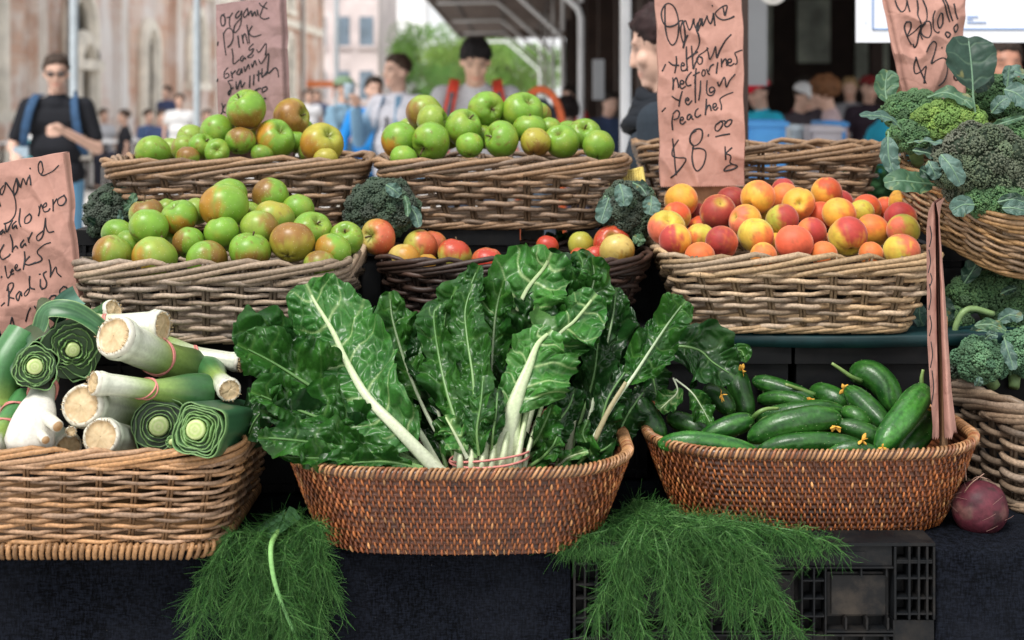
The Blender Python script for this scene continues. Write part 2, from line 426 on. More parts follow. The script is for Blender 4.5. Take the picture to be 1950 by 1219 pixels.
# ================= fruit
def m_fruit(name, rough, speck, sheen):
    t = NT(name); c = t.coord(); at = t.attr()
    vo = t.n('ShaderNodeTexVoronoi'); vo.inputs['Scale'].default_value = 190; t.l(c, vo.inputs['Vector'])
    dots = t.ramp(vo.outputs['Distance'], [(.10, 1.0), (.2, 0.0)])
    sel = t.math('MULTIPLY', dots, speck)
    n = t.noise(55, 5, c); col = t.mixc(1.0, at, t.ramp(n, [(.3, .84), (.7, 1.14)]), 'MULTIPLY')
    col = t.mixc(sel, col, (.52, .50, .28))
    rg = t.ramp(t.noise(24, 3, c), [(.3, rough - .07), (.7, rough + .1)])
    m = t.bsdf(col, rg, t.bump(t.noise(140, 3, c), .12, .0006), .4)
    if sheen:
        t.b.inputs['Sheen Weight'].default_value = .35; t.b.inputs['Sheen Roughness'].default_value = .4; t.b.inputs['Sheen Tint'].default_value = (1, .82, .7, 1)
    else:
        t.b.inputs['Subsurface Weight'].default_value = .08; t.b.inputs['Subsurface Radius'].default_value = (.006, .005, .002); t.b.inputs['Subsurface Scale'].default_value = .5
    return m
M_APPLE = m_fruit('apple_skin', .36, .42, 0)
M_PEACH = m_fruit('peach_skin', .58, .0, 1)
M_STEM = m_plain('stem_wood', (.075, .045, .02), .7, 300)
DIRS = {'u': (0, -.35, 1), 'f': (.05, -1, .1), 'ul': (-.5, -.6, .75), 'ur': (.5, -.55, .75), 'd': (.1, -.55, -.85), 'l': (-1, -.4, .25), 'r': (1, -.4, .3),
        'b': (.1, .6, .8), 'dl': (-.55, -.65, -.6), 'dr': (.55, -.65, -.6), 'fu': (.0, -.8, .6), 'U': (0, .05, 1), 'fl': (-.5, -.9, .1), 'fr': (.5, -.9, .1)}
def frame_to(dirv, roll):
    z = unit(np.array(dirv, float)); x = unit(np.cross((.3, .9, .1), z)); y = np.cross(z, x)
    M = np.stack([x, y, z], 1); c, s = math.cos(roll), math.sin(roll)
    return M @ np.array([[c, -s, 0], [s, c, 0], [0, 0, 1]])
GREEN = np.array([.150, .300, .028]); GRN2 = np.array([.215, .315, .042]); YEL = np.array([.33, .29, .035]); RUS = np.array([.20, .085, .020]); ORG = np.array([.40, .175, .018])
PINK = np.array([.50, .085, .045]); RED = np.array([.43, .022, .02]); CRM = np.array([.50, .36, .10])
def fruit_mesh(kind, base, blush, bdir, amt, cav, seed, flat):
    rg = np.random.RandomState(seed)
    K, S = 30, 44
    th = np.linspace(0.0, math.pi, K)[:, None]; ph = (np.arange(S) * 2 * math.pi / S)[None]
    if kind == 'apple':
        r = (.5 + .035 * np.cos(th) + .02 * np.sin(2 * th))
        r = r * (1 + .022 * np.cos(5 * ph + rg.rand() * 6) * np.cos(th) ** 2 + .055 * np.cos(ph + rg.rand() * 6) * np.sin(th) * np.cos(th * .7) + .042 * np.cos(2 * ph + rg.rand() * 6) * np.sin(th) + .02 * vnoise(S3(np.cos(ph) * 1.5 * np.sin(th), np.sin(ph) * 1.5 * np.sin(th), np.cos(th) * 1.5 + seed), seed))
        z = r * np.cos(th) * flat; q = r * np.sin(th)
        z = z - .155 * np.exp(-(th / .30) ** 2) + .075 * np.exp(-((math.pi - th) / .26) ** 2) * (1 + .25 * np.cos(5 * ph))
        q = q + 0 * ph
    else:
        r = .5 * (1 + .03 * np.cos(2 * ph + rg.rand() * 6) * np.sin(th) + .03 * np.cos(ph + rg.rand() * 6))
        cre = np.exp(-(((ph + math.pi) % (2 * math.pi) - math.pi) / .16) ** 2)
        r = r * (1 - .05 * cre * np.sin(th) ** .6)
        z = r * np.cos(th) * flat; q = r * np.sin(th)
        z = z - .13 * np.exp(-(th / .26) ** 2) + .02 * np.exp(-((math.pi - th) / .2) ** 2)
    g = np.stack([q * np.cos(ph), q * np.sin(ph), z + 0 * ph], -1)
    M = frame_to(cav, rg.rand() * 6.28); w = g @ M.T; n = unit(w)
    ns = fbm(w * 3.2 + seed, seed, 4); nf = vnoise(w * 11, seed + 5)
    streak = vnoise(np.stack([np.cos(ph) * 9 + 0 * th, np.sin(ph) * 9 + 0 * th, th * 1.2 + 0 * ph], -1), seed + 9)
    bd = unit(np.array(bdir, float)); dt = n @ bd
    col = np.tile(np.array(base), (K, S, 1)).astype(float)
    if kind == 'apple':
        col = mix(col, YEL if amt < 2 else CRM, np.clip((.08 if amt < 1.5 else .22) + .30 * ns, 0, .6))
        k = sstep(1.0 - 1.25 * amt, 1.55 - 1.05 * amt, dt + .28 * ns + .22 * streak * (amt > .2)) * min(1, .55 + amt)
        mid = np.array(blush) * .5 + YEL * .5
        col = mix(col, mid, np.clip(k * 1.8, 0, 1) * .75); col = mix(col, blush, k * .85)
        cv = np.exp(-(th / .36) ** 2) + 0 * ph
        col = mix(col, GREEN * .9 if amt < 1.5 else np.array([.45, .38, .08]), cv * .75)
        col = mix(col, RUS * .7, np.exp(-(th / .16) ** 2) * .6 + 0 * ph); col = mix(col, (.05, .035, .02), np.exp(-((math.pi - th) / .10) ** 2) * .9 + 0 * ph)
        sc = sstep(.62, .8, fbm(w * np.array([9, 9, 14]) + 40 + seed, seed + 3, 2)) * (rg.rand() < .7)
        col = mix(col, RUS * .8, sc * .6)
    else:
        k = sstep(.92 - 1.5 * amt, 1.42 - 1.15 * amt, dt + .42 * ns + .22 * streak + .18 * nf)
        org = np.array([.64, .18, .026])
        col = mix(col, org, np.clip(.25 + .45 * vnoise(w * 2.5 + 9, seed + 2) + k, 0, 1) * .75)
        col = mix(col, blush, k * .92)
        cv = np.exp(-(th / .3) ** 2) + 0 * ph
        col = mix(col, np.array([.58, .46, .05]), cv * .85)
        col = mix(col, (.14, .06, .02), np.exp(-(th / .09) ** 2) * .8 + 0 * ph); bru = sstep(.55, .85, fbm(w * np.array([7, 7, 7]) + 11 + seed, seed + 21, 3)); col = mix(col, np.array([.30, .09, .03]), bru * .5); col = col * (1 + .10 * vnoise(w * 42, seed + 30))[..., None]
    return g, col, M
def resolve(fr):
    for it in range(80):
        mv = False
        for i in range(len(fr)):
            for j in range(len(fr)):
                if i == j: continue
                a, b = fr[i], fr[j]
                if a['d'] > b['d']: continue
                pa = P(a['px'], a['py'], a['d']); pb = P(b['px'], b['py'], b['d']); s = (a['D'] * a['d'] + b['D'] * b['d']) / F / 2 * .93
                dd = np.linalg.norm(pa - pb)
                if dd < s: b['d'] += max(.002, (s - dd) * .5); mv = True
        if not mv: break
def fruits(kind, rows, d0, pyf, group, cat, where, name):
    fr = []
    for r in rows:
        px, py, D, dd, cav, base, bl, bdir, amt, lab = r
        fr.append(dict(px=px, py=py, D=D * 1.05, d=d0 + (pyf - py) * .0009 + dd, r=r))
    resolve(fr)
    for i, f in enumerate(fr):
        _, _, _, _, cav, base, bl, bdir, amt, lab = f['r']
        seed = int(f['px'] * 7 + f['py'] * 13)
        rg = np.random.RandomState(seed); size = f['D'] * f['d'] / F
        if isinstance(cav, str): cav = np.array(DIRS[cav]) + rg.uniform(-.18, .18, 3)
        bdv = {'l': (-1, -.5, .1), 'r': (1, -.5, .1), 't': (.1, -.4, 1), 'b': (.1, -.5, -1), 'f': (0, -1, .1), 'tl': (-.8, -.5, .7), 'tr': (.8, -.5, .7), 'bl': (-.8, -.5, -.6), 'br': (.8, -.5, -.6), 'n': (0, 1, -.5)}[bdir]
        g, col, M = fruit_mesh(kind, base, bl, bdv, amt, cav, seed, rg.uniform(.88, .98) if kind == 'apple' else rg.uniform(.92, .99))
        g = (g @ M.T) * size * (1.0 if kind == 'apple' else .99)
        c = P(f['px'], f['py'], f['d'])
        mb = MB(); mb.grid(g + c, col, cv=True)
        o = mb.build(name, M_APPLE if kind == 'apple' else M_PEACH, None, c)
        tag(o, (lab + ' ' + where).strip(), cat, group)
        if kind == 'apple' and rg.rand() < .75:
            ax = M[:, 2]; L = size * rg.uniform(.2, .34); b = c + ax * size * .28
            side = M[:, 0] * rg.uniform(-.3, .3) * L
            mb = MB(); p = cat_rom([b, b + ax * L * .6 + side * .3, b + ax * L + side], 6)
            mb.tubes(p[None], np.linspace(.0011, .0017, 6), 6, (.06, .04, .02)); mb.build('stem', M_STEM, o)
U = [  # top left basket
 (288,294,66,0,'b',GREEN,RUS,'n',.0,'round plain green apple alone at the left end'),
 (364,269,55,.05,'b',GRN2,RUS,'n',.1,'pale green apple left of the bigger bright green one'),
 (414,257,67,.03,'b',GREEN,RUS,'n',.05,'bright green apple just left of and below the topmost apple'),
 (470,212.5,75,-.01,'ul',GREEN,RUS,'b',.62,'topmost large apple, green with brown blush and a visible stem'),
 (552,227,70,.02,'r',YEL,RUS*1.2,'f',.7,'olive-brown apple beside the topmost apple'),
 (611,278,78,0,'ur',YEL*1.05,ORG*.85,'bl',.7,'large yellow-brown apple at the right end'),
 (522,270,74,0,'ur',GREEN,ORG*1.0,'l',.6,'green apple with a pink-orange left cheek'),
 (456,271,55,-.01,'b',GREEN,RUS,'t',.62,'small rusty-crowned green apple below the topmost one'),
 (496,259,50,.05,'U',GRN2,ORG,'t',.45,'orange-streaked apple squeezed below the topmost apple'),
 (413,289,47,0,'f',GREEN,RUS,'n',.0,'small green apple showing its hollow, at the rim'),
 (385,281,49,.02,'ur',GREEN,RUS,'n',.0,'small green apple left of the one showing its hollow'),
 (350,286,48,.03,'b',GRN2,RUS,'tl',.25,'pale yellow-green apple behind the half-sunk brown one'),
 (357,303,44,0,'b',GRN2,RUS,'t',.6,'brown-topped apple half sunk behind the rim'),
 (564,273,42,.05,'b',GREEN,RUS,'n',.0,'small green apple between the orange-cheeked and yellow-brown apples'),
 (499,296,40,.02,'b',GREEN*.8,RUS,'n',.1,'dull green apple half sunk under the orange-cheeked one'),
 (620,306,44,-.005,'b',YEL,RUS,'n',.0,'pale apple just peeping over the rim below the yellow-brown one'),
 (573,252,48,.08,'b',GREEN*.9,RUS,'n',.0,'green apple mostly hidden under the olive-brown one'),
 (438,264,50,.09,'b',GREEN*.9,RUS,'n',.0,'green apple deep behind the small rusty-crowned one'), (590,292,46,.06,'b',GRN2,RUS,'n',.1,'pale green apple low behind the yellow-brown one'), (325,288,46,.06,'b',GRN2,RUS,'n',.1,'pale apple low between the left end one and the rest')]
fruits('apple', U, 2.69, 290, 'apples in the top left basket', 'apple', 'in the top left basket', 'green_apple')
U = [
 (759.5,270,67,0,'b',GREEN,ORG,'bl',.5,'green apple with a yellow base at the left end'),
 (824,267,72,-.01,'dl',GREEN,RUS,'n',.1,'large round green apple in front, second from the left end'),
 (768.7,306,52,-.02,'b',GREEN*1.1,RUS,'n',.0,'bright green apple low behind the rim at left'),
 (808,219,70,.05,'b',GRN2,RUS,'l',.5,'green apple with a brown left cheek at the back left'),
 (822,233,64,.02,'r',GRN2,YEL,'n',.2,'yellow-green apple in front of the brown-cheeked one'),
 (879,245,68,.01,'ur',GREEN,RUS,'n',.0,'green apple with its hollow on top, left below the topmost'),
 (924,208,66,.02,'fr',GREEN,RUS,'n',.0,'topmost green apple showing its hollow to the front'),
 (992,214,74,.02,'ur',GREEN,RUS,'n',.1,'large scratched green apple right of the topmost one'),
 (1025,222,52,.07,'b',GREEN,RUS,'r',.4,'apple peeping out behind the scratched one'),
 (957.5,267,69,-.01,'l',GREEN,RUS,'n',.05,'big green apple at the middle of the rim'),
 (895,279,49,-.01,'b',GREEN*1.1,RUS,'n',.0,'small bright green apple left of the middle one'),
 (922,262,48,.03,'b',GREEN,RUS,'n',.0,'green apple mostly hidden behind the middle one'),
 (1009,249,60,.0,'U',GREEN,RUS,'n',.0,'lumpy-topped green apple under the scratched one'),
 (1019,274,56,-.01,'b',YEL,RUS,'b',.65,'small brown-bottomed apple at the rim'),
 (1072,272,64,0,'ul',GREEN,RUS,'n',.0,'smooth green apple right of the brown-bottomed one'),
 (1048,250,46,.05,'b',GREEN,RUS,'n',.0,'dark green apple wedged behind the smooth one'),
 (1111,257,60,.03,'fu',GREEN,RUS,'n',.0,'green apple at right showing its hollow, behind the end one'),
 (1139,281,59,-.01,'b',GREEN,RUS,'n',.0,'bright green apple at the right end'),
 (950,237,42,.09,'b',GREEN*.8,RUS,'n',.0,'shaded green apple in the gap under the topmost'),  # shadow of the gap put into its darker green
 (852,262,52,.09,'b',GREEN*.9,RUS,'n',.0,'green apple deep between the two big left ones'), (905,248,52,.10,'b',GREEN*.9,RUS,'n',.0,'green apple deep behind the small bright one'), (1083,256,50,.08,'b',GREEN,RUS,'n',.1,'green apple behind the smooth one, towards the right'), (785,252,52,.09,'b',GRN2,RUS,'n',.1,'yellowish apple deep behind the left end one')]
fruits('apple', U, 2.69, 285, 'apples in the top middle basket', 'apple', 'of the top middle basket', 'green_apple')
U = [
 (213,490,72,0,'b',GRN2,RUS*1.3,'tl',.5,'brown-washed apple at the left end of the rim'),
 (247,466,50,.03,'b',GREEN,RUS,'n',.0,'small green apple tucked behind two rim apples at left'),
 (228,444,60,.02,'dl',GREEN,RUS,'n',.1,'green apple at the far left, behind the brown-washed one'),
 (284,436,68,0,'b',GREEN*1.05,RUS,'n',.0,'plain bright green apple, left, under the rusty-topped one'),
 (280,412,62,.03,'U',GRN2,RUS,'t',.65,'rusty-topped apple at the upper left'),
 (343,417,66,.02,'ul',GREEN,ORG*.9,'b',.6,'green and amber apple beside the rusty-topped one'),
 (293.7,496,84,-.01,'b',GRN2,ORG*.9,'l',.45,'wide pale green apple with an orange left side at the rim'),
 (357.7,465,60,.01,'b',GREEN,RUS,'l',.55,'green apple with a russet left cheek'),
 (394.6,491,76,-.01,'d',GREEN,RUS,'tr',.5,'green apple with russet shoulder and blossom end down, at the rim'),
 (421,446,63,.0,'U',GREEN*1.05,RUS,'n',.0,'plain green apple below the large orange-cheeked one'),
 (424,397,85,-.02,'b',GREEN,ORG*.8,'l',.6,'very large green apple with an orange left cheek near the top'),
 (436,376,66,.06,'b',GREEN,RUS,'n',.0,'topmost green apple, behind the very large one'),
 (514.6,379,70,.02,'b',GREEN,RUS,'tl',.55,'green apple with red-brown left shoulder at the upper right'),
 (520,420,74,.01,'b',GRN2,YEL,'t',.5,'yellowish apple below the red-brown shouldered one'),
 (494.6,443,77,0,'b',GRN2,RUS,'tr',.35,'yellow-green apple in the middle, right of the plain green one'),
 (476,482,80,-.01,'U',GREEN,RUS,'b',.55,'green apple with a brown bruise below, middle of the rim'),
 (555.6,464,80,-.02,'b',YEL*.9,RUS*1.15,'t',.75,'large russet brown apple at the rim'),
 (592,442,72,.02,'ur',GREEN,RUS,'bl',.4,'pale green apple with deep hollow, right of the russet one'),
 (567,403,62,.07,'b',GREEN,RUS,'n',.0,'green apple at the back under the right-hand pair'),
 (636,475,66,-.01,'dl',GREEN,ORG*.8,'l',.65,'yellow-orange cheeked apple near the right corner'),
 (659,457,62,.02,'fu',GREEN,RUS,'n',.05,'green apple at the right end showing its blossom end'),
 (608,506,56,-.02,'b',GRN2,RUS,'t',.4,'low brownish apple peeping over the rim at right'),
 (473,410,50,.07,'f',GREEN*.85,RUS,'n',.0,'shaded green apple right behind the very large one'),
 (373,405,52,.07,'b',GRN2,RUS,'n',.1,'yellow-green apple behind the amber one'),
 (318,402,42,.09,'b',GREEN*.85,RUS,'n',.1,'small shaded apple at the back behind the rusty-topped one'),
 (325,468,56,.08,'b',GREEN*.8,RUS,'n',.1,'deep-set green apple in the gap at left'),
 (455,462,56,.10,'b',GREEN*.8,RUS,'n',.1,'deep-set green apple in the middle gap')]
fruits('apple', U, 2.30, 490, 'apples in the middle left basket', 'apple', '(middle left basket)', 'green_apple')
U = [(722,451,66,0,'fl',CRM,PINK,'r',2.0-1.1,'lone pink-red apple between the two baskets, below the broccoli'),
 (769,496,59,0,'b',CRM,ORG*1.1,'r',.7,'yellow-orange apple at the left end of the dark basket'),
 (800,475,65,.03,'b',CRM*np.array([.8,1.05,.7]),PINK,'r',.75,'red apple with a yellow-green left side in the dark basket'),
 (825,467,52,.08,'b',CRM,PINK,'f',.85,'orange-red apple at the back left of the dark basket'),
 (866,489,62,.02,'b',CRM*np.array([.8,1.05,.7]),RED,'t',.72,'red apple with a yellow-green base in the dark basket'),
 (928,502,56,0,'b',PINK,RED,'f',.9,'pinkish red apple against the tallest chard leaf'),
 (812,506,40,.01,'b',CRM,ORG,'f',.8,'orange sliver of apple sunk behind the dark rim'),
 (1043,470,40,.08,'b',PINK,RED,'t',.95,'red apple peeping over the top of the chard'),
 (1107,470,50,.05,'b',CRM*np.array([.75,1.05,.6]),YEL,'f',.5,'yellow-green apple right of the chard top'),
 (1164,465,65,.05,'fu',PINK,RED,'f',1.0,'bright red apple showing its stem, at the back of the dark basket'),
 (1175,482,66,-.01,'b',CRM*1.05,ORG*1.1,'br',.55,'pale yellow-orange apple at the right of the dark basket'),
 (1133,492,42,.0,'b',PINK,RED,'f',.9,'small pink-red apple left of the pale yellow one'),
 (1105,496,44,.01,'b',PINK,RED,'f',.9,'dark pink apple low beside the chard leaf')]
fruits('apple', U, 2.44, 495, 'red apples around the dark basket', 'apple', '', 'red_apple')
Y = np.array([.68, .36, .04]); YG = np.array([.43, .39, .045]); DR = np.array([.21, .014, .018]); PR = np.array([.55, .065, .02]); PO = np.array([.66, .16, .04]); PK = np.array([.64, .13, .075])
U = [
 (1296,382,64,.02,'b',Y,PO,'br',.35,'yellow-orange peach at the foot of the sign board'),
 (1288,411,54,.03,'b',Y,PR,'t',.6,'orange-red peach below the one at the foot of the sign'),
 (1269,433,68,0,'fu',YG,PK,'bl',.6,'green-hollowed pink peach at the left end'),
 (1285,457,61,-.01,'b',Y*1.05,DR*1.8,'l',.62,'peach half crimson and half yellow at the left of the rim'),
 (1328,412,48,.06,'b',PR,DR,'f',1.0,'dark red peach in the gap left of the star-marked one'),
 (1368,404,67,0,'fu',Y,DR*1.25,'f',.78,'crimson peach with a yellow star-shaped hollow'),
 (1393,383,58,.06,'b',PR,DR,'f',1.0,'dark crimson peach behind the star-marked one'),
 (1334,437,52,.04,'b',Y,PR,'t',.8,'red-orange peach behind the yellow-green one'),
 (1334,452,54,.0,'b',YG,PO,'l',.3,'yellow-green peach at lower left'),
 (1374,461,62,-.01,'b',PR,DR*1.3,'l',.95,'dark red wrinkled peach at the rim'),
 (1444,376,64,.01,'dl',Y,PO,'tr',.4,'large yellow peach with a dark hollow, topmost'),
 (1420,421,62,.01,'l',Y,PK,'l',.6,'pink-orange peach with a dimple, left of centre'),
 (1438,448,66,-.01,'u',YG*1.15,PO,'br',.5,'yellow peach with green hollow in the front middle'),
 (1488.5,419,61,0,'b',YG*np.array([.8,.95,1]),DR*1.5,'r',.68,'half green half dusky red peach in the middle'),
 (1493,377,56,.04,'b',Y,PO,'f',.7,'orange peach behind the pale one with a hollow'),
 (1491,361,44,.08,'b',PR,DR*1.6,'f',1.0,'red peach peeping up at the back'),
 (1520,387.6,61,.01,'f',Y*1.05,PO,'br',.5,'pale orange peach showing its yellow hollow'),
 (1573,367,59,.03,'b',Y,PR*.8,'tr',.62,'yellow peach with a red crown at the top right'),
 (1600,386,48,.05,'b',PR,DR*1.5,'f',.9,'dark orange-red peach below the red-crowned one'),
 (1599,407,61,0,'b',Y*1.05,PO,'r',.45,'bright yellow-orange peach right of the middle'),
 (1562,412,56,.06,'b',PO,PR,'f',.9,'shaded orange-red peach in the gap right of the middle'),
 (1544.5,443,57,.01,'b',PO,DR*1.7,'r',.9,'glossy deep red peach behind the coral one'),
 (1513.5,463,69,-.02,'b',PO,PK*np.array([1,.75,.6]),'f',1.0,'coral red peach in the middle of the rim'),
 (1613.5,449,73,-.02,'d',YG*1.2,DR*1.9,'tr',.66,'large peach, yellow below and purple-red above, at the rim'),
 (1662,439,63,.0,'d',Y,PO,'t',.5,'plain orange peach right of the large two-toned one'),
 (1650,398,56,.04,'b',Y,PR,'t',.75,'red-topped peach at the upper right'),
 (1639,405,50,.03,'b',YG*1.1,PO,'n',.2,'yellow-green peach tucked under the red-topped one'),
 (1687,398,46,.06,'b',Y,PR,'f',.8,'orange-red peach behind the upper right pair'),
 (1725.5,389,63,.02,'fl',Y,PR*.85,'r',.75,'red-orange peach with a hollow at the far right top'),
 (1716,415,62,.02,'b',PO,DR*1.9,'tl',.8,'scarlet peach under the far right top one'),
 (1720,438,62,.0,'b',YG*np.array([.95,.98,1]),PK,'l',.3,'green-yellow peach at the right end'),
 (1718,478,66,-.01,'b',YG*1.25,PK,'tr',.5,'yellow peach with a pink right side, near the rim'),
 (1659,484,46,.0,'b',Y,PO,'f',.8,'orange peach low behind the rim, right'),
 (1570,485,50,.0,'b',Y,PO,'f',.8,'orange peach low behind the rim, right of the coral one'),
 (1454,489,52,-.01,'b',Y*1.05,PO,'f',.4,'pale orange peach low behind the rim, left of the coral one'),
 (1333,490,56,-.01,'b',Y,PO*np.array([1,.8,.8]),'f',.8,'dimpled orange peach low behind the rim at left'),
 (1477,466,46,.04,'b',Y,PO,'n',.2,'yellow peach squeezed left of the coral one'),
 (1577,467,46,.04,'b',Y,PO,'f',.6,'orange peach squeezed behind the large two-toned one'),
 (1457,414,42,.07,'b',YG,PO,'n',.1,'small green peach wedged behind the half green one'),
 (1419,396,52,.07,'b',Y,PO,'f',.6,'orange peach hidden under the topmost one')]
fruits('peach', U, 2.42, 475, 'peaches in the straw basket', 'peach', 'in the peach basket', 'peach')
# ================= leaves
M_CHARD = m_vcol('chard_leaf', .33, 300, .28, .35, .0007, .38, .12)
M_RIB = m_vcol('chard_stalk', .42, 240, .18, .2, .0006, .45, 0, None)
M_BLEAF = m_vcol('brassica_leaf', .52, 160, .22, .15, .0008, .4, .10)
def voro(q, seeds):
    d = np.full(q.shape[:-1], 9.); d2 = d.copy()
    for sx, sy in seeds:
        e = np.hypot(q[..., 0] - sx, q[..., 1] - sy)
        d2 = np.where(e < d, d, np.minimum(d2, e)); d = np.minimum(d, e)
    return d, d2
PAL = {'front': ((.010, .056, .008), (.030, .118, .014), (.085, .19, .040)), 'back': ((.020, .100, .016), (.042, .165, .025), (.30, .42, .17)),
       'dark': ((.005, .030, .006), (.015, .062, .010), (.05, .11, .03)), 'lit': ((.026, .118, .018), (.055, .195, .030), (.34, .46, .20)),  # lit: sunlight on a leaf put into its green
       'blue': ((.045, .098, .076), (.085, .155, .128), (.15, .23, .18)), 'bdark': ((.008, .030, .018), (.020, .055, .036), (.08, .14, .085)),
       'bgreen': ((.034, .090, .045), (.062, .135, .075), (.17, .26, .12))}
def leaf(root, mid, Wl, Wr, N=(0, -1, .3), b0=.25, ruf=.010, puck=.0028, pal='front', rib=(10, 2), seed=0, fold=.25, cell=.013, tipb=.65, ns=110, nt=71, veins=.032, name='leaf', label=None, chard=True, side=True, endrib=.93, frill=1.0):
    """mid: (px,py,d) from stalk foot to tip; Wl, Wr, rib in photo pixels at that distance"""
    rg = np.random.RandomState(seed + 100)
    if chard and pal in ('front', 'dark') and fold > 0: fold = fold + .22
    if chard: puck *= 1.25; ruf *= 1.35; cell *= .88
    else: ruf *= .55
    pts = PP(*mid); dm = np.mean([m[2] for m in mid]); k = dm / F
    path = cat_rom(pts, ns * 2); L = np.linalg.norm(np.diff(path, axis=0), axis=1).sum()
    u = b0 + (1 - b0) * np.linspace(0, 1, ns); s = np.linspace(0, 1, ns)
    ii = u * (len(path) - 1); i0 = np.clip(ii.astype(int), 0, len(path) - 2); fr = (ii - i0)[:, None]
    m = path[i0] * (1 - fr) + path[i0 + 1] * fr
    T = unit(np.gradient(m, axis=0)); N = np.asarray(N, float); S = unit(np.cross(T, np.broadcast_to(N, T.shape))); Nn = np.cross(S, T)
    t = np.linspace(-1, 1, nt); at = np.abs(t)
    shape = np.sin(math.pi * np.clip(s, 0, 1) ** .85 * .985 + .02) ** tipb
    if chard: shape = shape * (1 + .10 * np.sin(s * 11 + rg.rand() * 6))
    Wm = np.where(t < 0, Wl, Wr) * k
    edge = 1 + (.13 if chard else .05) * vnoise(S3(s[:, None] * 9 + 0 * t, np.sign(t)[None] * 5 + 0 * s[:, None], 0 * s[:, None] + 0 * t + seed), seed) + (.07 if chard else .02) * frill * vnoise(S3(s[:, None] * 34 + 0 * t, np.sign(t)[None] * 5 + 0 * s[:, None], 0 * s[:, None] + 0 * t), seed + 1)
    Xw = t[None] * Wm[None] * shape[:, None] * edge
    LB = L * (1 - b0)
    sweep = .42 * np.abs(Xw) * (1 - .35 * s[:, None])
    Yv = s[:, None] * LB + 0 * t[None]
    # vein network
    nv = max(3, int(LB / veins)); vein = np.zeros_like(Xw); dv = np.full_like(Xw, 1.)
    if side:
        for sd in (-1, 1):
            ys = (np.arange(nv) + .6 + rg.uniform(-.22, .22, nv)) * LB / (nv + .4)
            for yv in ys:
                curve = yv + .10 * LB * (at[None] ** 1.6) * rg.uniform(-.3, 1.0) + .0035 * np.sin(at[None] * 7 + rg.rand() * 6)
                d = np.where(np.sign(t)[None] == sd, np.abs(Yv - curve), 1.)
                wv = .0016 * (1.25 - at[None]) + .0003
                vein = np.maximum(vein, np.exp(-(d / wv) ** 2) * (1 - .45 * at[None])); dv = np.minimum(dv, d)
    q = np.stack([Xw, Yv], -1)
    Wtot = (Wl + Wr) * k; nc = int(np.clip(LB * Wtot * .8 / cell ** 2, 8, 210))
    seeds = np.stack([rg.uniform(-Wl * k, Wr * k, nc), rg.uniform(0, LB, nc)], 1)
    d1, d2 = voro(q, seeds)
    e = d2 - d1
    bub = sstep(0, cell * .75, e); minor = np.exp(-(e / .0011) ** 2)
    mids = np.abs(Xw) / .01
    bub = bub * sstep(0, 1, mids) * sstep(0, .006, dv)
    big = fbm(S3(Xw * 22, Yv * 22, 0 * Xw + seed * 3.1), seed, 2)
    ph = rg.rand(4) * 6.28
    fr1 = np.where(t[None] < 0, np.sin(s[:, None] * (15 + 4 * rg.rand()) + ph[0]), np.sin(s[:, None] * (14 + 5 * rg.rand()) + ph[1]))
    fr2 = np.where(t[None] < 0, np.sin(s[:, None] * (39 + 8 * rg.rand()) + ph[2]), np.sin(s[:, None] * (36 + 9 * rg.rand()) + ph[3]))
    rel = (np.abs(Xw) / (max(Wl, Wr) * k))
    h = puck * (bub - .4) + ruf * rel ** 1.5 * fr1 + ruf * .42 * frill * rel ** 2.5 * fr2 + ruf * (1.5 if chard else .3) * big * np.clip(rel * 2, 0, 1) + (.004 if chard else 0) * fbm(S3(Xw * 60, Yv * 60, seed + 2.), seed + 8, 2) * np.clip(rel * 3, 0, 1)
    sg = 1 if pal in ('back', 'lit') else -1
    h = h + sg * .0011 * vein
    h = h + math.sin(fold) * np.abs(Xw) if fold else h
    pos = m[:, None] + S[:, None] * (Xw * math.cos(fold))[..., None] + Nn[:, None] * h[..., None] + T[:, None] * (sweep)[..., None]
    a, b, c = PAL[pal]
    tone = np.clip(.45 + .55 * fbm(S3(Xw * 40, Yv * 40, 0 * Xw + seed), seed + 7, 3) * .8 + .25 * (bub - .5), 0, 1)
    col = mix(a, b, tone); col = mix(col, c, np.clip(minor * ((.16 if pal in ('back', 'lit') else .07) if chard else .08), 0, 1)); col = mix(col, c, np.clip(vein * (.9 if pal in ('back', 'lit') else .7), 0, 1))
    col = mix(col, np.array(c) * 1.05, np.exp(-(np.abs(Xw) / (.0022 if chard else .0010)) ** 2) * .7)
    if not chard:
        col = mix(col, (.22, .2, .06), sstep(.75, .95, fbm(S3(Xw * 60, Yv * 60, 0 * Xw + seed), seed + 4, 2)) * .5)
    mb = MB(); mb.grid(pos, col)
    o = mb.build(name, M_CHARD if chard else M_BLEAF, root)
    if label: o['label'] = label
    # midrib / stalk
    r0, r1 = rib[0] * k / 2, rib[1] * k / 2
    n = 70; ue = np.linspace(0, b0 + (1 - b0) * endrib, n); ii = ue * (len(path) - 1); i0 = np.clip(ii.astype(int), 0, len(path) - 2); fr = (ii - i0)[:, None]
    rp = path[i0] * (1 - fr) + path[i0 + 1] * fr
    Tr = unit(np.gradient(rp, axis=0)); Sr = unit(np.cross(Tr, np.broadcast_to(N, Tr.shape))); Nr = np.cross(Sr, Tr)
    rr = r0 + (r1 - r0) * np.linspace(0, 1, n) ** .7
    sides = 14; an = np.arange(sides) * 2 * math.pi / sides
    lift = (.25 if sg > 0 else -.35)
    groove = 1 + .05 * np.cos(5 * an + seed)
    ring = rp[:, None] + (Sr[:, None] * (np.cos(an) * groove)[None, :, None] + Nr[:, None] * (np.sin(an) * groove * .62 + lift)[None, :, None]) * rr[:, None, None]
    st = np.linspace(0, 1, n)
    wht = (.56, .60, .44) if chard else (.13, .23, .13)
    grn = (.34, .46, .2) if chard else (.11, .20, .13)
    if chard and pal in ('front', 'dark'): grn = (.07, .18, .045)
    if chard and pal in ('front', 'dark') and b0 < .25: wht = (.16, .28, .09)
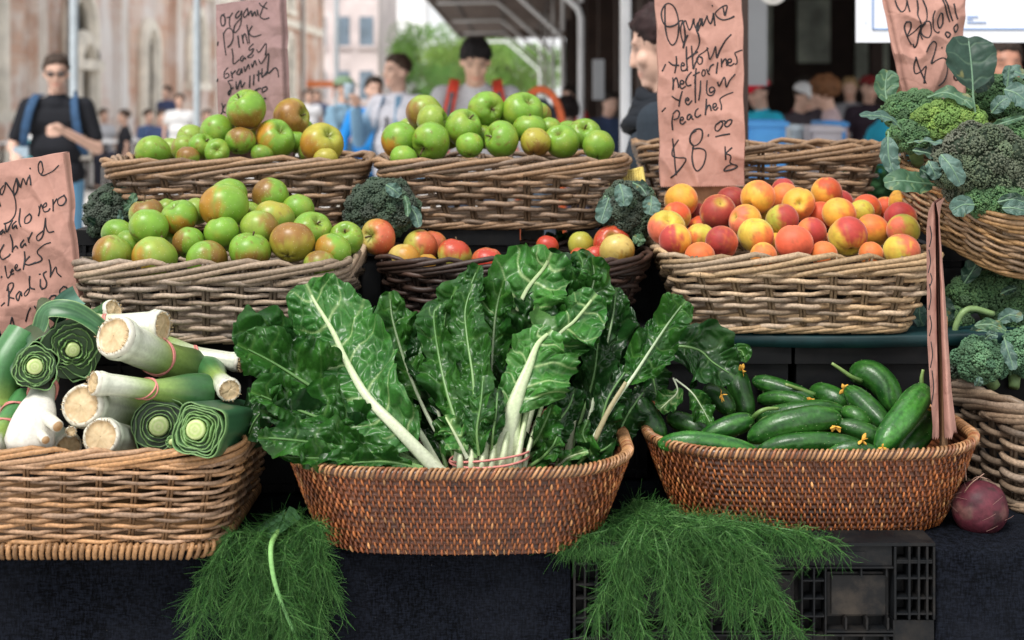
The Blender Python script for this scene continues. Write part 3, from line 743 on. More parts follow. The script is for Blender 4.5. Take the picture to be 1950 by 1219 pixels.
    stri = vnoise(S3(np.cos(an)[None] * 5 + 0 * st[:, None], np.sin(an)[None] * 5 + 0 * st[:, None], st[:, None] * 3 + 0 * an[None] + seed), seed)
    c = mix(wht, grn, np.clip(st[:, None] * .9 + .22 * stri, 0, 1))
    mb = MB(); mb.grid(ring, c.reshape(-1, 3), cv=True)
    mb.grid(np.stack([ring[0], np.tile(rp[0], (sides, 1))]), np.array(wht) * .9, cv=True)
    rbo = mb.build('stalk' if chard else 'midrib', M_RIB, o)
    return o
def band(root, c, rx, ry, z, wr=.0016, seed=0, tilt=(0, 0), col=(.62, .22, .19), M=None, loops=2, parentorg=None):
    rg = np.random.RandomState(seed); mb = MB()
    for j in range(loops):
        a = np.linspace(0, 2 * math.pi, 49)
        p = np.stack([rx * np.cos(a), ry * np.sin(a), .0035 * j + .004 * np.sin(a + j * 2.4) + tilt[0] * np.cos(a) + tilt[1] * np.sin(a)], -1)
        if M is not None: p = p @ np.asarray(M).T
        mb.tubes((p + np.asarray(c))[None], wr * rg.uniform(.8, 1.15), 6, np.array(col) * rg.uniform(.85, 1.1), cap=False)
    return mb.build('rubber_band', M_BAND, root)
M_BAND = m_plain('pink_rubber', (.60, .22, .19), .5, 200, .12)

# left bunch
A = thing('chard_bunch', P(800, 895, 2.06), 'chard bunch fanning out to the left, its big leaf showing a long white stalk', 'chard', 'bunches of chard')
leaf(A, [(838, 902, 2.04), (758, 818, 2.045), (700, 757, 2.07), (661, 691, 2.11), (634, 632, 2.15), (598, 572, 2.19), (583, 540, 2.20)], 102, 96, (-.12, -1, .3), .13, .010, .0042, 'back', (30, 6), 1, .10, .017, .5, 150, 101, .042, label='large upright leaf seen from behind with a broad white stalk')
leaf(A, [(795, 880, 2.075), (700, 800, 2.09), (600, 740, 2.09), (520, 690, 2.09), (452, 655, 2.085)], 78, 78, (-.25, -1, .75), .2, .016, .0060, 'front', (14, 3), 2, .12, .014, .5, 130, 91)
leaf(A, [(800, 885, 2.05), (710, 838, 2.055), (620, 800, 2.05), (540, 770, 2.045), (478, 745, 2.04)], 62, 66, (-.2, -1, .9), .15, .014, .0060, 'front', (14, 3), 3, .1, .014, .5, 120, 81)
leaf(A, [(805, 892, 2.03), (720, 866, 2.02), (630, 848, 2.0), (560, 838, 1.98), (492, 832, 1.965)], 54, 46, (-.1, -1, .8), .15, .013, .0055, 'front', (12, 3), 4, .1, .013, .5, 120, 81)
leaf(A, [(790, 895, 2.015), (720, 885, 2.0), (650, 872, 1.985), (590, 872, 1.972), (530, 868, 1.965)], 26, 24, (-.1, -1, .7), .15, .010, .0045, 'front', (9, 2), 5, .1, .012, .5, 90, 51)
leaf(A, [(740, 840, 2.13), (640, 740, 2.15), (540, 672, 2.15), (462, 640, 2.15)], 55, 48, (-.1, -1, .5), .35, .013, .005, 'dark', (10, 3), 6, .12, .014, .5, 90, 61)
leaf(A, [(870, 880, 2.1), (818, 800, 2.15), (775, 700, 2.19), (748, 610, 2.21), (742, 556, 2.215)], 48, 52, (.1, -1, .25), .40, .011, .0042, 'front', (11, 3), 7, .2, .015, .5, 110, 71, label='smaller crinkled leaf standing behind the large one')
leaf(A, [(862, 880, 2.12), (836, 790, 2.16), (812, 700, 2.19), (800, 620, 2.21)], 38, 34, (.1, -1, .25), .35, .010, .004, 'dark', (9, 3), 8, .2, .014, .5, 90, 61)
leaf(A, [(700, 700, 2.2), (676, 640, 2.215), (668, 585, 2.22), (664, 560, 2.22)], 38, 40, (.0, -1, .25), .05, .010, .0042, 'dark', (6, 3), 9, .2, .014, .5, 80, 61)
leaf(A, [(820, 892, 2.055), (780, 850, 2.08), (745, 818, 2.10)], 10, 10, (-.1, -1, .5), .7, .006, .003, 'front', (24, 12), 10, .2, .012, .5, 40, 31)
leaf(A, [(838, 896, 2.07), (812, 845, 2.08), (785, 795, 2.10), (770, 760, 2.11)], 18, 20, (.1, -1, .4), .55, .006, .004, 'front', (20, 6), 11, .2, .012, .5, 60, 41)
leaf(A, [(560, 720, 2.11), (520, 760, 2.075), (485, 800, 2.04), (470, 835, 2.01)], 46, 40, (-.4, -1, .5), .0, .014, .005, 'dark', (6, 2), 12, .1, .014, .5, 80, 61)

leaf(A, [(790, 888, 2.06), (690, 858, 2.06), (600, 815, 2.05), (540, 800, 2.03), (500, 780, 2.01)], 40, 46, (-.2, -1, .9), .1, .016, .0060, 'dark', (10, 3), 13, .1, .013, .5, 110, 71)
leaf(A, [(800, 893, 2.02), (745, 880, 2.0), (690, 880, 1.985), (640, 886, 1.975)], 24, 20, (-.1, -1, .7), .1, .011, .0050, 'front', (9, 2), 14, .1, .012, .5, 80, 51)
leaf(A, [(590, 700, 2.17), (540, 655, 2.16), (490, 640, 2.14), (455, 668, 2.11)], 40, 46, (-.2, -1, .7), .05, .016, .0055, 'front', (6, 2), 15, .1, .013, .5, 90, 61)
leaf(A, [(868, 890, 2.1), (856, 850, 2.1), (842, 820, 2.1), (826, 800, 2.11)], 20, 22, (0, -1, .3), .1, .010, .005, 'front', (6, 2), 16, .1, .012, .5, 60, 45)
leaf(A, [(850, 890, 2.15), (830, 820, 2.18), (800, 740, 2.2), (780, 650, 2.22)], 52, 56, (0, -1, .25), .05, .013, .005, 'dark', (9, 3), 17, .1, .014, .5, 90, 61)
# middle bunch
Bn = thing('chard_bunch', P(928, 893, 2.06), 'upright chard bunch in the middle, tied with a pink rubber band', 'chard', 'bunches of chard')
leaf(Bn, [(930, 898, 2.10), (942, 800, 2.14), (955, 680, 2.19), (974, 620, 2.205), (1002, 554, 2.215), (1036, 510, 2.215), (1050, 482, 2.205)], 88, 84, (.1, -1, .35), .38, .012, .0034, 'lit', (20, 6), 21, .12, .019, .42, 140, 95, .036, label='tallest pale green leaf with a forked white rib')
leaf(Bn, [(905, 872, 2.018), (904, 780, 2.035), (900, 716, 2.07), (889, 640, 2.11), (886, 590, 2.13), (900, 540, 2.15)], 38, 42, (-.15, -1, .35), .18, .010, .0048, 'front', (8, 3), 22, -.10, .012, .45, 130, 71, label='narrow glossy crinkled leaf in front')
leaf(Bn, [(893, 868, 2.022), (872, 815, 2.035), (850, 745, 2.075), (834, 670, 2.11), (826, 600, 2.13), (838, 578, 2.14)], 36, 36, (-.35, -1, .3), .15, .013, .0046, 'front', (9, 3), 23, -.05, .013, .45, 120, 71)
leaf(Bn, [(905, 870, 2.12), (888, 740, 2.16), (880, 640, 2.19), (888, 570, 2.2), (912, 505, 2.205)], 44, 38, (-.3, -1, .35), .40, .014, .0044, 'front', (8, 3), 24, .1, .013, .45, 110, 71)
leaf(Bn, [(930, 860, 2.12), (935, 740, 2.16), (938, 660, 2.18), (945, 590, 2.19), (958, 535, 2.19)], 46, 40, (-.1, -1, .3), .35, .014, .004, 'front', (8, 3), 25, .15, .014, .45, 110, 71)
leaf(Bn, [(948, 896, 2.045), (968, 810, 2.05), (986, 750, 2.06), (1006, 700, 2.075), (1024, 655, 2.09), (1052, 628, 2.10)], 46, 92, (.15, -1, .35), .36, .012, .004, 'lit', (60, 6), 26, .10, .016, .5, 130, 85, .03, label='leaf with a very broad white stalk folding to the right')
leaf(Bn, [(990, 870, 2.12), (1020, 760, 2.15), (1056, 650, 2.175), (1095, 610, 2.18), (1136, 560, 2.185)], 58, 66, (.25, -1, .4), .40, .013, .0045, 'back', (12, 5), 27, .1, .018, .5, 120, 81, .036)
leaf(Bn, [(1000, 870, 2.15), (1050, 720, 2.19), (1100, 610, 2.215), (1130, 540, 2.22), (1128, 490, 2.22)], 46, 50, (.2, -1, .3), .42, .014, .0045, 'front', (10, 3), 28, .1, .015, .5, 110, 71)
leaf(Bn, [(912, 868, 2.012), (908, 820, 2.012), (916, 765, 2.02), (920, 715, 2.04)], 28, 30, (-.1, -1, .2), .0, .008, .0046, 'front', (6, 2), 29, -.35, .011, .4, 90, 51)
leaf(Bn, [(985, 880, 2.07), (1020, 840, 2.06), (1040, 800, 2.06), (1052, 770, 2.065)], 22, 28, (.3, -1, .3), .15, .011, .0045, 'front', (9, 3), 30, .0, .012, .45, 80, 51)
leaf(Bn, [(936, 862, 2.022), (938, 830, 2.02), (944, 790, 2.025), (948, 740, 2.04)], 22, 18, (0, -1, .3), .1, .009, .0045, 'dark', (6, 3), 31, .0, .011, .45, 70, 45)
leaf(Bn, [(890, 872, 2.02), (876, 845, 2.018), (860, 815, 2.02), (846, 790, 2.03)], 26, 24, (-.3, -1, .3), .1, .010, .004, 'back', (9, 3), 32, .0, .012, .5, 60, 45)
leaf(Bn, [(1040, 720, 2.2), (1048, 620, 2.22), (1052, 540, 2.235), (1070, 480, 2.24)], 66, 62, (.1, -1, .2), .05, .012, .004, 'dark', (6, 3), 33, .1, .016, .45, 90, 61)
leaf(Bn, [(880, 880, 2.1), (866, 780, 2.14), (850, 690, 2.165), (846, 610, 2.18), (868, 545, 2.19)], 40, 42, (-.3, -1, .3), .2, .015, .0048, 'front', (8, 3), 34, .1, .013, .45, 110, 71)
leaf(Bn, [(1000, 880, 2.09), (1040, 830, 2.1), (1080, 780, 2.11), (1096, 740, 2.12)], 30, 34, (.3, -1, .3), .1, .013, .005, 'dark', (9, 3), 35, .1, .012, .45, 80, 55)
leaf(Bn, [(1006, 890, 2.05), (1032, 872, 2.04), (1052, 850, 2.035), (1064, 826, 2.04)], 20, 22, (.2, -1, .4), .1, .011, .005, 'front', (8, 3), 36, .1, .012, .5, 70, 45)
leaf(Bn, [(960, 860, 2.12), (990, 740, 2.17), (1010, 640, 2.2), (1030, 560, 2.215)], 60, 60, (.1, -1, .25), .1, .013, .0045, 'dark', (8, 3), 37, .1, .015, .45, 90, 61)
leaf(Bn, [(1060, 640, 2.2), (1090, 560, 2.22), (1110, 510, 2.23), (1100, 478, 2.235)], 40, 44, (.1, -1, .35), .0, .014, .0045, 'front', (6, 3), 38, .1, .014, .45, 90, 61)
rgs = np.random.RandomState(5)
for i, px in enumerate((872, 888, 905, 921, 938, 962, 984)):
    fx = 930 + (px - 930) * .86
    p = cat_rom(PP((px, 912, 2.035 + .012 * abs(i - 3) / 3), (px + 1, 870, 2.030 + .006 * abs(i - 3)), (fx + 5, 820, 2.052), (fx + 14, 770, 2.09)), 26)
    rr = np.linspace(.0112, .0085, 26); mb = MB()
    mb.tubes(p[None], rr[None], 12, mix((.58, .62, .45), (.36, .47, .2), np.linspace(0, 1, 26))[None], flat=.7)
    mb.build('stalk', M_RIB, Bn)
band(Bn, P(932, 872, 2.052), .057, .040, 0, .0019, 3, (.004, 0), loops=2)

for i, (a, b, c, r) in enumerate([((952, 905, 2.028), (962, 850, 2.032), (980, 765, 2.075), .0080), ((980, 903, 2.032), (990, 850, 2.040), (1012, 740, 2.10), .0075), ((996, 900, 2.045), (1008, 850, 2.055), (1036, 760, 2.12), .0055), ((878, 905, 2.028), (876, 868, 2.026), (878, 800, 2.075), .0078), ((897, 907, 2.026), (898, 868, 2.024), (902, 800, 2.075), .0075), ((916, 908, 2.024), (919, 868, 2.022), (924, 800, 2.075), .0072), ((934, 908, 2.024), (938, 868, 2.022), (946, 800, 2.075), .0070)]):
    p = cat_rom(PP(a, b, c), 24); mb = MB(); mb.tubes(p[None], np.linspace(r * 1.15, r * .8, 24)[None], 14, mix((.58, .62, .44), (.38, .50, .22), np.linspace(0, 1, 24))[None] * (1 + .05 * (i % 3)), flat=.6); mb.build('stalk', M_RIB, Bn)
# right bunch, partly behind
Cn = thing('chard_bunch', P(1090, 885, 2.2), 'dark chard bunch on the right, its leaves drooping over the cucumbers', 'chard', 'bunches of chard')
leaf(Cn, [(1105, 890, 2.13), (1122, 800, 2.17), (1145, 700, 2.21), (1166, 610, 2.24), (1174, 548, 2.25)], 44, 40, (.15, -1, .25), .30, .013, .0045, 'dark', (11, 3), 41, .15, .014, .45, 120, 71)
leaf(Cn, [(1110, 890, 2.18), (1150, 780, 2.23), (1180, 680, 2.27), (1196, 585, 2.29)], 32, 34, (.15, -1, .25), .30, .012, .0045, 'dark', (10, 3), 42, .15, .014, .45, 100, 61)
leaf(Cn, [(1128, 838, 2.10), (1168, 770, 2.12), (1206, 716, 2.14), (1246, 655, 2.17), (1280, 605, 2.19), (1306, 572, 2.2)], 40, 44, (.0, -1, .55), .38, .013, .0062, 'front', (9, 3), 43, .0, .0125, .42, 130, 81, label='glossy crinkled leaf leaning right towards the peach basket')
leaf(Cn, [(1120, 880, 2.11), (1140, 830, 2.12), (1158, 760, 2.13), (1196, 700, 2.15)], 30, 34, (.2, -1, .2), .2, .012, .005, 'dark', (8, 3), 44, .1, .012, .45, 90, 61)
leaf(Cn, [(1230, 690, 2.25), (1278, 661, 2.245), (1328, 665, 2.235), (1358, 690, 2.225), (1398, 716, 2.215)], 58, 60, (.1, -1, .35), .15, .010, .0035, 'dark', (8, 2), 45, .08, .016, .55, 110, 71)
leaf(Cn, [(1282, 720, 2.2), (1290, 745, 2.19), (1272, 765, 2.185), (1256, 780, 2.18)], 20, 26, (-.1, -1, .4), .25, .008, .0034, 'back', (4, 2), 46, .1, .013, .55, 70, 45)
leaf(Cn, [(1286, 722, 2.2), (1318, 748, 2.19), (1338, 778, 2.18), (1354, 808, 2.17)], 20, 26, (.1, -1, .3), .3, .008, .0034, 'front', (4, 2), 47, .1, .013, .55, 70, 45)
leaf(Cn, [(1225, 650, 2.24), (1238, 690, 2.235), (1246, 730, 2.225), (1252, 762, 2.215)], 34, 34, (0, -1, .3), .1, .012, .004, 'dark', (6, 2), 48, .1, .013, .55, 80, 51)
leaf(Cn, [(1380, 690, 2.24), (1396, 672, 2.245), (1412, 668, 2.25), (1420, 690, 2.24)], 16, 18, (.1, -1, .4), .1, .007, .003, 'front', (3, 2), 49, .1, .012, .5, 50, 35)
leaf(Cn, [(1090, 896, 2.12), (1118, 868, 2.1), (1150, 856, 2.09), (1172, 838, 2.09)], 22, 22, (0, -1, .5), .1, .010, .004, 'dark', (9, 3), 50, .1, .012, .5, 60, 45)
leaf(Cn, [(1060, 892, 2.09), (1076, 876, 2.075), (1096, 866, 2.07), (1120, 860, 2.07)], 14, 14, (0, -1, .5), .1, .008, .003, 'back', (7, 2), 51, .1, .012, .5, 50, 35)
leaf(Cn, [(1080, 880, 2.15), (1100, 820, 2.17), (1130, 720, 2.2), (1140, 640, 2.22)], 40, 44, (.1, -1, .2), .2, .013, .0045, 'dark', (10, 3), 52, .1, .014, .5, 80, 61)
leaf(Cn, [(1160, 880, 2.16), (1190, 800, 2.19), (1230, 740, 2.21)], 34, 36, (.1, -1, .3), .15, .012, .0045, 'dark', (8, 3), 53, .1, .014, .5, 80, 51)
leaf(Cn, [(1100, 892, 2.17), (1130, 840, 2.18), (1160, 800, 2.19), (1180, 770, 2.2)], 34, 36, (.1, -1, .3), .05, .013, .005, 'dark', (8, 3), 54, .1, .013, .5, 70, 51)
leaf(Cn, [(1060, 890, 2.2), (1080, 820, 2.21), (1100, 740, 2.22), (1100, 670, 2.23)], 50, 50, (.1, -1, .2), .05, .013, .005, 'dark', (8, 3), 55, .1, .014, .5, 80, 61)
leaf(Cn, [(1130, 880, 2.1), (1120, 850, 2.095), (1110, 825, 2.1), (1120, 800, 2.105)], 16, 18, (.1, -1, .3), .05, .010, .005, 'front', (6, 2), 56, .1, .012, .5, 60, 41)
for i, (a, b, c, r) in enumerate([((1080, 896, 2.11), (1086, 830, 2.13), (1104, 745, 2.16), .0085), ((1066, 896, 2.12), (1070, 840, 2.14), (1082, 770, 2.17), .006), ((1132, 838, 2.102), (1160, 780, 2.112), (1192, 728, 2.125), .0042)]):
    p = cat_rom(PP(a, b, c), 22); mb = MB(); mb.tubes(p[None], np.linspace(r, r * .7, 22)[None], 12, np.array([.5, .54, .36]) if i < 2 else np.array([.30, .26, .14]), flat=.7); mb.build('stalk', M_RIB, Cn)

# ================= broccoli
M_BUD = m_vcol('broccoli_buds', .7, 700, .3, .3, .0008, .3)
M_BSTEM = m_plain('broccoli_stem', (.20, .31, .12), .5, 60, .25)
_t = (1 + 5 ** .5) / 2
ICO = unit(np.array([(-1,_t,0),(1,_t,0),(-1,-_t,0),(1,-_t,0),(0,-1,_t),(0,1,_t),(0,-1,-_t),(0,1,-_t),(_t,0,-1),(_t,0,1),(-_t,0,-1),(-_t,0,1)], float))
ICF = np.array([(0,11,5),(0,5,1),(0,1,7),(0,7,10),(0,10,11),(1,5,9),(5,11,4),(11,10,2),(10,7,6),(7,1,8),(3,9,4),(3,4,2),(3,2,6),(3,6,8),(3,8,9),(4,9,5),(2,4,11),(6,2,10),(8,6,7),(9,8,1)])
TINT = {'purple': ((.050, .082, .046), (.115, .150, .082), (.092, .092, .072)), 'green': ((.045, .115, .045), (.10, .19, .07), (.055, .10, .05)),
        'light': ((.12, .22, .045), (.22, .32, .07), (.10, .19, .05)), 'dark': ((.030, .062, .036), (.066, .105, .060), (.050, .056, .046)), 'bright': ((.085, .19, .095), (.15, .27, .14), (.06, .14, .08))}
def broccoli(px, py, d, Wp, Hp, tint, seed, label, axis=(0, -.45, 1), stem=None, bud=.0021, leaves=()):
    rg = np.random.RandomState(seed); c = P(px, py, d); k = d / F; a = Wp * k / 2; b = Hp * k / 2
    root = thing('broccoli', c - [0, 0, b], label, 'broccoli', 'heads of broccoli')
    ax = unit(np.array(axis, float)); mb = MB(); V = []; C = []
    nf = 46
    g = np.arange(nf) + .5; phi = np.arccos(1 - 1.55 * g / nf); thg = math.pi * (1 + 5 ** .5) * g
    fl = np.stack([np.cos(thg) * np.sin(phi), np.sin(thg) * np.sin(phi), np.cos(phi)], -1)
    x = unit(np.cross(ax, (.2, .1, 1) if abs(ax[2]) < .9 else (1, 0, 0))); y = np.cross(ax, x); B3 = np.stack([x, y, ax], 1)
    fl = fl @ B3.T
    ext = np.array([a, (a + b) / 2 * .9, b]) * .80
    fc = fl * ext * rg.uniform(.88, 1.08, (nf, 1)); fr = (a + b) / 2 * rg.uniform(.24, .34, nf)
    t0, t1, t2 = [np.array(q) for q in TINT[tint]]
    stems = []
    for i in range(nf):
        n = int(170 * (fr[i] / .016) ** 2 * (.0021 / bud) ** 1.6 * 1.0); n = int(np.clip(n, 30, 190))
        dirs = unit(rg.normal(0, 1, (n * 2, 3)) + fl[i] * .9); dirs = dirs[(dirs @ fl[i]) > -.1][:n]
        lump = 1 + .13 * vnoise(dirs * 3.2 + i * 7, seed + i)
        p = c + fc[i] + dirs * (fr[i] * lump)[:, None]
        keep = np.ones(len(p), bool)
        dd = np.linalg.norm((p[:, None] - (c + fc)[None]), axis=2) - fr[None] * .86
        dd[:, i] = 1; keep = dd.min(1) > 0
        p = p[keep]
        V.append(p); tn = rg.rand(); cc = mix(t0, t1, np.clip(rg.uniform(0, 1, len(p)), 0, 1)); cc = mix(cc, t2, np.full(len(p), tn * .8)); C.append(cc * rg.uniform(.8, 1.2))
        stems.append(np.stack([c - ax * b * .75 * 1.0, c + fc[i] * .5 - ax * b * .25, c + fc[i]]))
    V = np.concatenate(V); C = np.concatenate(C); n = len(V)
    sz = rg.uniform(.75, 1.25, n) * bud
    vv = V[:, None] + ICO[None] * sz[:, None, None]
    f = (ICF[None] + (np.arange(n) * 12)[:, None, None]).reshape(-1, 3)
    mb.add(vv.reshape(-1, 3), f, np.repeat(C, 12, 0))
    for i in range(nf):   # green cores so that no gap shows light through
        lathe(mb, [(0, -fr[i] * .86)] + [(fr[i] * .86 * math.sin(q), -fr[i] * .86 * math.cos(q)) for q in np.linspace(.4, 2.75, 6)] + [(0, fr[i] * .86)], 10, t0 * .55, c + fc[i])
    mb.build('floret_head', M_BUD, root)
    mb = MB()
    pth = np.stack([cat_rom(s_, 7) for s_ in stems]); mb.tubes(pth, np.linspace(1, .55, 7)[None] * (fr * .42)[:, None], 7, (.2, .31, .12))
    st = stem or -ax
    e = c - ax * b * .7; q = cat_rom([e + ax * b * .3, e, e + unit(np.array(st, float)) * b * 1.2], 8)
    mb.tubes(q[None], np.linspace(a * .36, a * .24, 8)[None], 12, (.2, .31, .12))
    mb.build('stem', M_BSTEM, root)
    for j, (mid, wl, wr, N, pal, rib) in enumerate(leaves):
        leaf(root, mid, wl, wr, N, (.0 if len(mid) < 4 else .12) if len(mid) < 5 else .42, .006, .0010, pal, (rib, 2), seed * 31 + j, .12, .02, .42, 60, 41, .03, chard=False, frill=.4)
    return root
N0 = (0, -1, .3)
broccoli(212, 406, 2.62, 92, 104, 'dark', 1, 'dark broccoli head at the left end, beside the top left basket', (-.2, -.6, .8), leaves=[
    ([(200, 432, 2.6), (182, 425, 2.58), (166, 415, 2.56)], 8, 8, N0, 'bdark', 3), ([(228, 440, 2.57), (229, 420, 2.565), (228, 400, 2.56)], 6, 6, N0, 'blue', 3), ([(236, 400, 2.58), (250, 388, 2.57), (256, 368, 2.57)], 10, 10, N0, 'bgreen', 3)])
broccoli(728, 400, 2.53, 138, 112, 'dark', 2, 'dark purplish broccoli head between the two top apple baskets', (0, -.6, .8), leaves=[
    ([(735, 352, 2.48), (748, 360, 2.47), (762, 372, 2.47)], 13, 13, N0, 'blue', 3), ([(778, 390, 2.5), (792, 410, 2.49), (798, 432, 2.48)], 10, 13, N0, 'blue', 4), ([(770, 372, 2.5), (776, 392, 2.48), (776, 412, 2.47)], 7, 7, N0, 'bgreen', 3)])
broccoli(1196, 402, 2.55, 112, 112, 'dark', 3, 'broccoli head wrapped in pale leaves left of the peaches', (0, -.6, .8), leaves=[
    ([(1180, 350, 2.5), (1186, 370, 2.485), (1188, 392, 2.48)], 18, 17, N0, 'blue', 3), ([(1240, 372, 2.5), (1240, 392, 2.485), (1236, 408, 2.48)], 18, 17, N0, 'blue', 3),
    ([(1160, 376, 2.52), (1152, 400, 2.51), (1144, 424, 2.5)], 15, 17, N0, 'blue', 3), ([(1205, 348, 2.52), (1220, 356, 2.5), (1232, 372, 2.49)], 13, 11, N0, 'bdark', 3), ([(1152, 372, 2.53), (1156, 388, 2.52), (1150, 404, 2.51)], 9, 9, N0, 'bgreen', 3), ([(1205, 450, 2.5), (1216, 456, 2.49), (1222, 466, 2.49)], 12, 12, N0, 'bgreen', 2)])
# heap in the tilted basket
broccoli(1872, 318, 2.38, 176, 158, 'purple', 4, 'biggest broccoli head, round and purplish grey, at the front of the tilted basket', (0, -.75, .65), bud=.0020, leaves=[
    ([(1792, 294, 2.33), (1812, 318, 2.31), (1830, 352, 2.31)], 19, 18, (0, -1, .1), 'blue', 4)])
broccoli(1745, 216, 2.55, 128, 80, 'green', 5, 'loose green broccoli head at the upper left of the heap', (0, -.4, .9), leaves=[
    ([(1690, 196, 2.56), (1686, 168, 2.57), (1690, 134, 2.58)], 22, 26, (0, -1, .0), 'bgreen', 5), ([(1716, 245, 2.46), (1696, 226, 2.45), (1668, 220, 2.44), (1638, 220, 2.43)], 13, 12, (-.1, -.8, .8), 'blue', 5),
    ([(1766, 185, 2.5), (1800, 176, 2.48), (1835, 190, 2.47), (1852, 205, 2.46)], 16, 16, (0, -.8, .7), 'bgreen', 5), ([(1692, 250, 2.42), (1691, 280, 2.41), (1694, 306, 2.405), (1704, 330, 2.4)], 20, 17, (0, -1, .2), 'blue', 4)])
broccoli(1806, 236, 2.5, 138, 84, 'light', 6, 'pale yellow-green broccoli head in the middle of the heap', (0, -.5, .9), leaves=[
    ([(1728, 272, 2.42), (1758, 268, 2.4), (1790, 272, 2.39), (1818, 272, 2.39)], 9, 8, (0, -.5, .9), 'blue', 4), ([(1738, 286, 2.41), (1770, 292, 2.4), (1802, 306, 2.39)], 13, 13, (0, -.7, .7), 'bdark', 4)])
broccoli(1904, 190, 2.58, 120, 90, 'green', 7, 'green broccoli head at the top right of the heap behind the tall dark leaf', (0, -.4, .9), leaves=[
    ([(1862, 250, 2.46), (1854, 190, 2.47), (1852, 150, 2.475), (1848, 105, 2.485), (1844, 72, 2.5)], 50, 50, (0, -1, .05), 'bdark', 6), ([(1853, 175, 2.5), (1870, 150, 2.51), (1880, 118, 2.52)], 24, 22, (.1, -1, .1), 'bdark', 4),
    ([(1888, 215, 2.46), (1904, 196, 2.45), (1920, 186, 2.45)], 14, 17, (0, -.8, .6), 'blue', 4), ([(1908, 140, 2.52), (1930, 136, 2.52), (1958, 146, 2.52)], 16, 12, (0, -.8, .6), 'blue', 4),
    ([(1912, 170, 2.48), (1936, 178, 2.47), (1962, 200, 2.46)], 24, 24, (0, -.9, .4), 'blue', 4), ([(1918, 166, 2.5), (1920, 146, 2.5), (1922, 126, 2.5)], 11, 11, N0, 'blue', 4), ([(1870, 250, 2.42), (1905, 236, 2.41), (1950, 222, 2.41)], 7, 7, N0, 'bgreen', 6)])
broccoli(1936, 262, 2.5, 90, 80, 'green', 8, 'green broccoli head at the right edge above the biggest one', (0, -.4, .9))
broccoli(1738, 262, 2.5, 96, 66, 'green', 9, 'small green broccoli head at the lower left of the heap', (-.3, -.5, .8), leaves=[
    ([(1786, 352, 2.4), (1750, 348, 2.38), (1716, 344, 2.37), (1684, 348, 2.37)], 26, 24, (0, -.85, .5), 'bgreen', 7), ([(1790, 330, 2.38), (1770, 330, 2.37), (1752, 322, 2.37)], 15, 14, N0, 'bdark', 4), ([(1768, 306, 2.37), (1776, 322, 2.36), (1784, 340, 2.36)], 15, 14, N0, 'blue', 3)])
broccoli(1896, 384, 2.34, 120, 62, 'green', 10, 'low green broccoli head resting on the rim of the tilted basket', (0, -.75, .6), leaves=[
    ([(1856, 390, 2.29), (1834, 390, 2.285), (1812, 402, 2.28)], 22, 19, (0, -1, .3), 'blue', 4), ([(1900, 385, 2.29), (1930, 380, 2.285), (1958, 388, 2.28)], 13, 12, N0, 'bdark', 4), ([(1908, 396, 2.28), (1930, 396, 2.275), (1955, 402, 2.27)], 16, 14, N0, 'blue', 4)])
broccoli(1818, 330, 2.42, 80, 80, 'purple', 11, 'purplish broccoli head tucked left of the biggest one', (-.3, -.7, .6))
# lower basket
broccoli(1884, 558, 2.46, 150, 70, 'green', 12, 'broad green broccoli head under the tilted basket', (0, -.4, .9), stem=(.3, .1, -1), leaves=[
    ([(1836, 540, 2.42), (1852, 515, 2.41), (1866, 488, 2.4)], 20, 15, (0, -1, .1), 'bdark', 3), ([(1760, 625, 2.42), (1752, 605, 2.4), (1750, 582, 2.39)], 14, 16, N0, 'blue', 4),
    ([(1905, 560, 2.38), (1922, 552, 2.375), (1936, 548, 2.37)], 8, 8, N0, 'bdark', 3)])
broccoli(1868, 686, 2.30, 98, 82, 'bright', 13, 'bright green broccoli head on the left of the thick-rimmed basket', (-.25, -.7, .6), stem=(.6, .2, -.8), leaves=[
    ([(1912, 640, 2.27), (1918, 664, 2.255), (1926, 688, 2.25), (1930, 704, 2.245)], 13, 14, (0, -1, .2), 'blue', 4), ([(1856, 620, 2.28), (1886, 618, 2.27), (1916, 630, 2.265)], 12, 13, (0, -.9, .5), 'bgreen', 4), ([(1876, 646, 2.26), (1886, 638, 2.255), (1900, 640, 2.25)], 8, 9, N0, 'blue', 3), ([(1860, 736, 2.22), (1864, 728, 2.21), (1866, 718, 2.21)], 8, 8, N0, 'blue', 3)])
broccoli(1946, 672, 2.34, 84, 90, 'bright', 14, 'bright green broccoli head cut by the right edge, its thick stem showing', (.1, -.7, .6), stem=(-.25, -.5, -.9))
broccoli(1812, 616, 2.44, 74, 66, 'green', 15, 'small green broccoli head tucked behind the edge-on paper sign', (-.2, -.5, .8), leaves=[
    ([(1800, 700, 2.36), (1815, 670, 2.35), (1838, 648, 2.35)], 20, 22, (0, -1, .3), 'bdark', 4), ([(1845, 640, 2.36), (1870, 630, 2.35), (1898, 640, 2.345)], 15, 17, (0, -.9, .4), 'bdark', 4), ([(1790, 560, 2.4), (1800, 585, 2.39), (1806, 612, 2.39)], 16, 16, (0, -1, .2), 'bdark', 4)])
broccoli(1940, 604, 2.42, 86, 74, 'green', 16, 'green broccoli head at the right edge between the two baskets', (.1, -.5, .9), stem=(-.4, -.2, -1), leaves=[
    ([(1900, 612, 2.36), (1922, 600, 2.35), (1948, 604, 2.345)], 13, 15, (0, -.9, .5), 'blue', 4), ([(1895, 660, 2.33), (1900, 690, 2.31), (1912, 720, 2.3)], 14, 14, (0, -1, .2), 'bdark', 4)])
broccoli(1824, 694, 2.36, 60, 66, 'dark', 17, 'dark broccoli head low beside the stake of the edge-on sign', (-.3, -.6, .7))
mbx = MB(); rootx = thing('broccoli_stalk', P(1820, 640, 2.4), 'bare curved broccoli stalk arching beside the side-on paper sign', 'stalk')
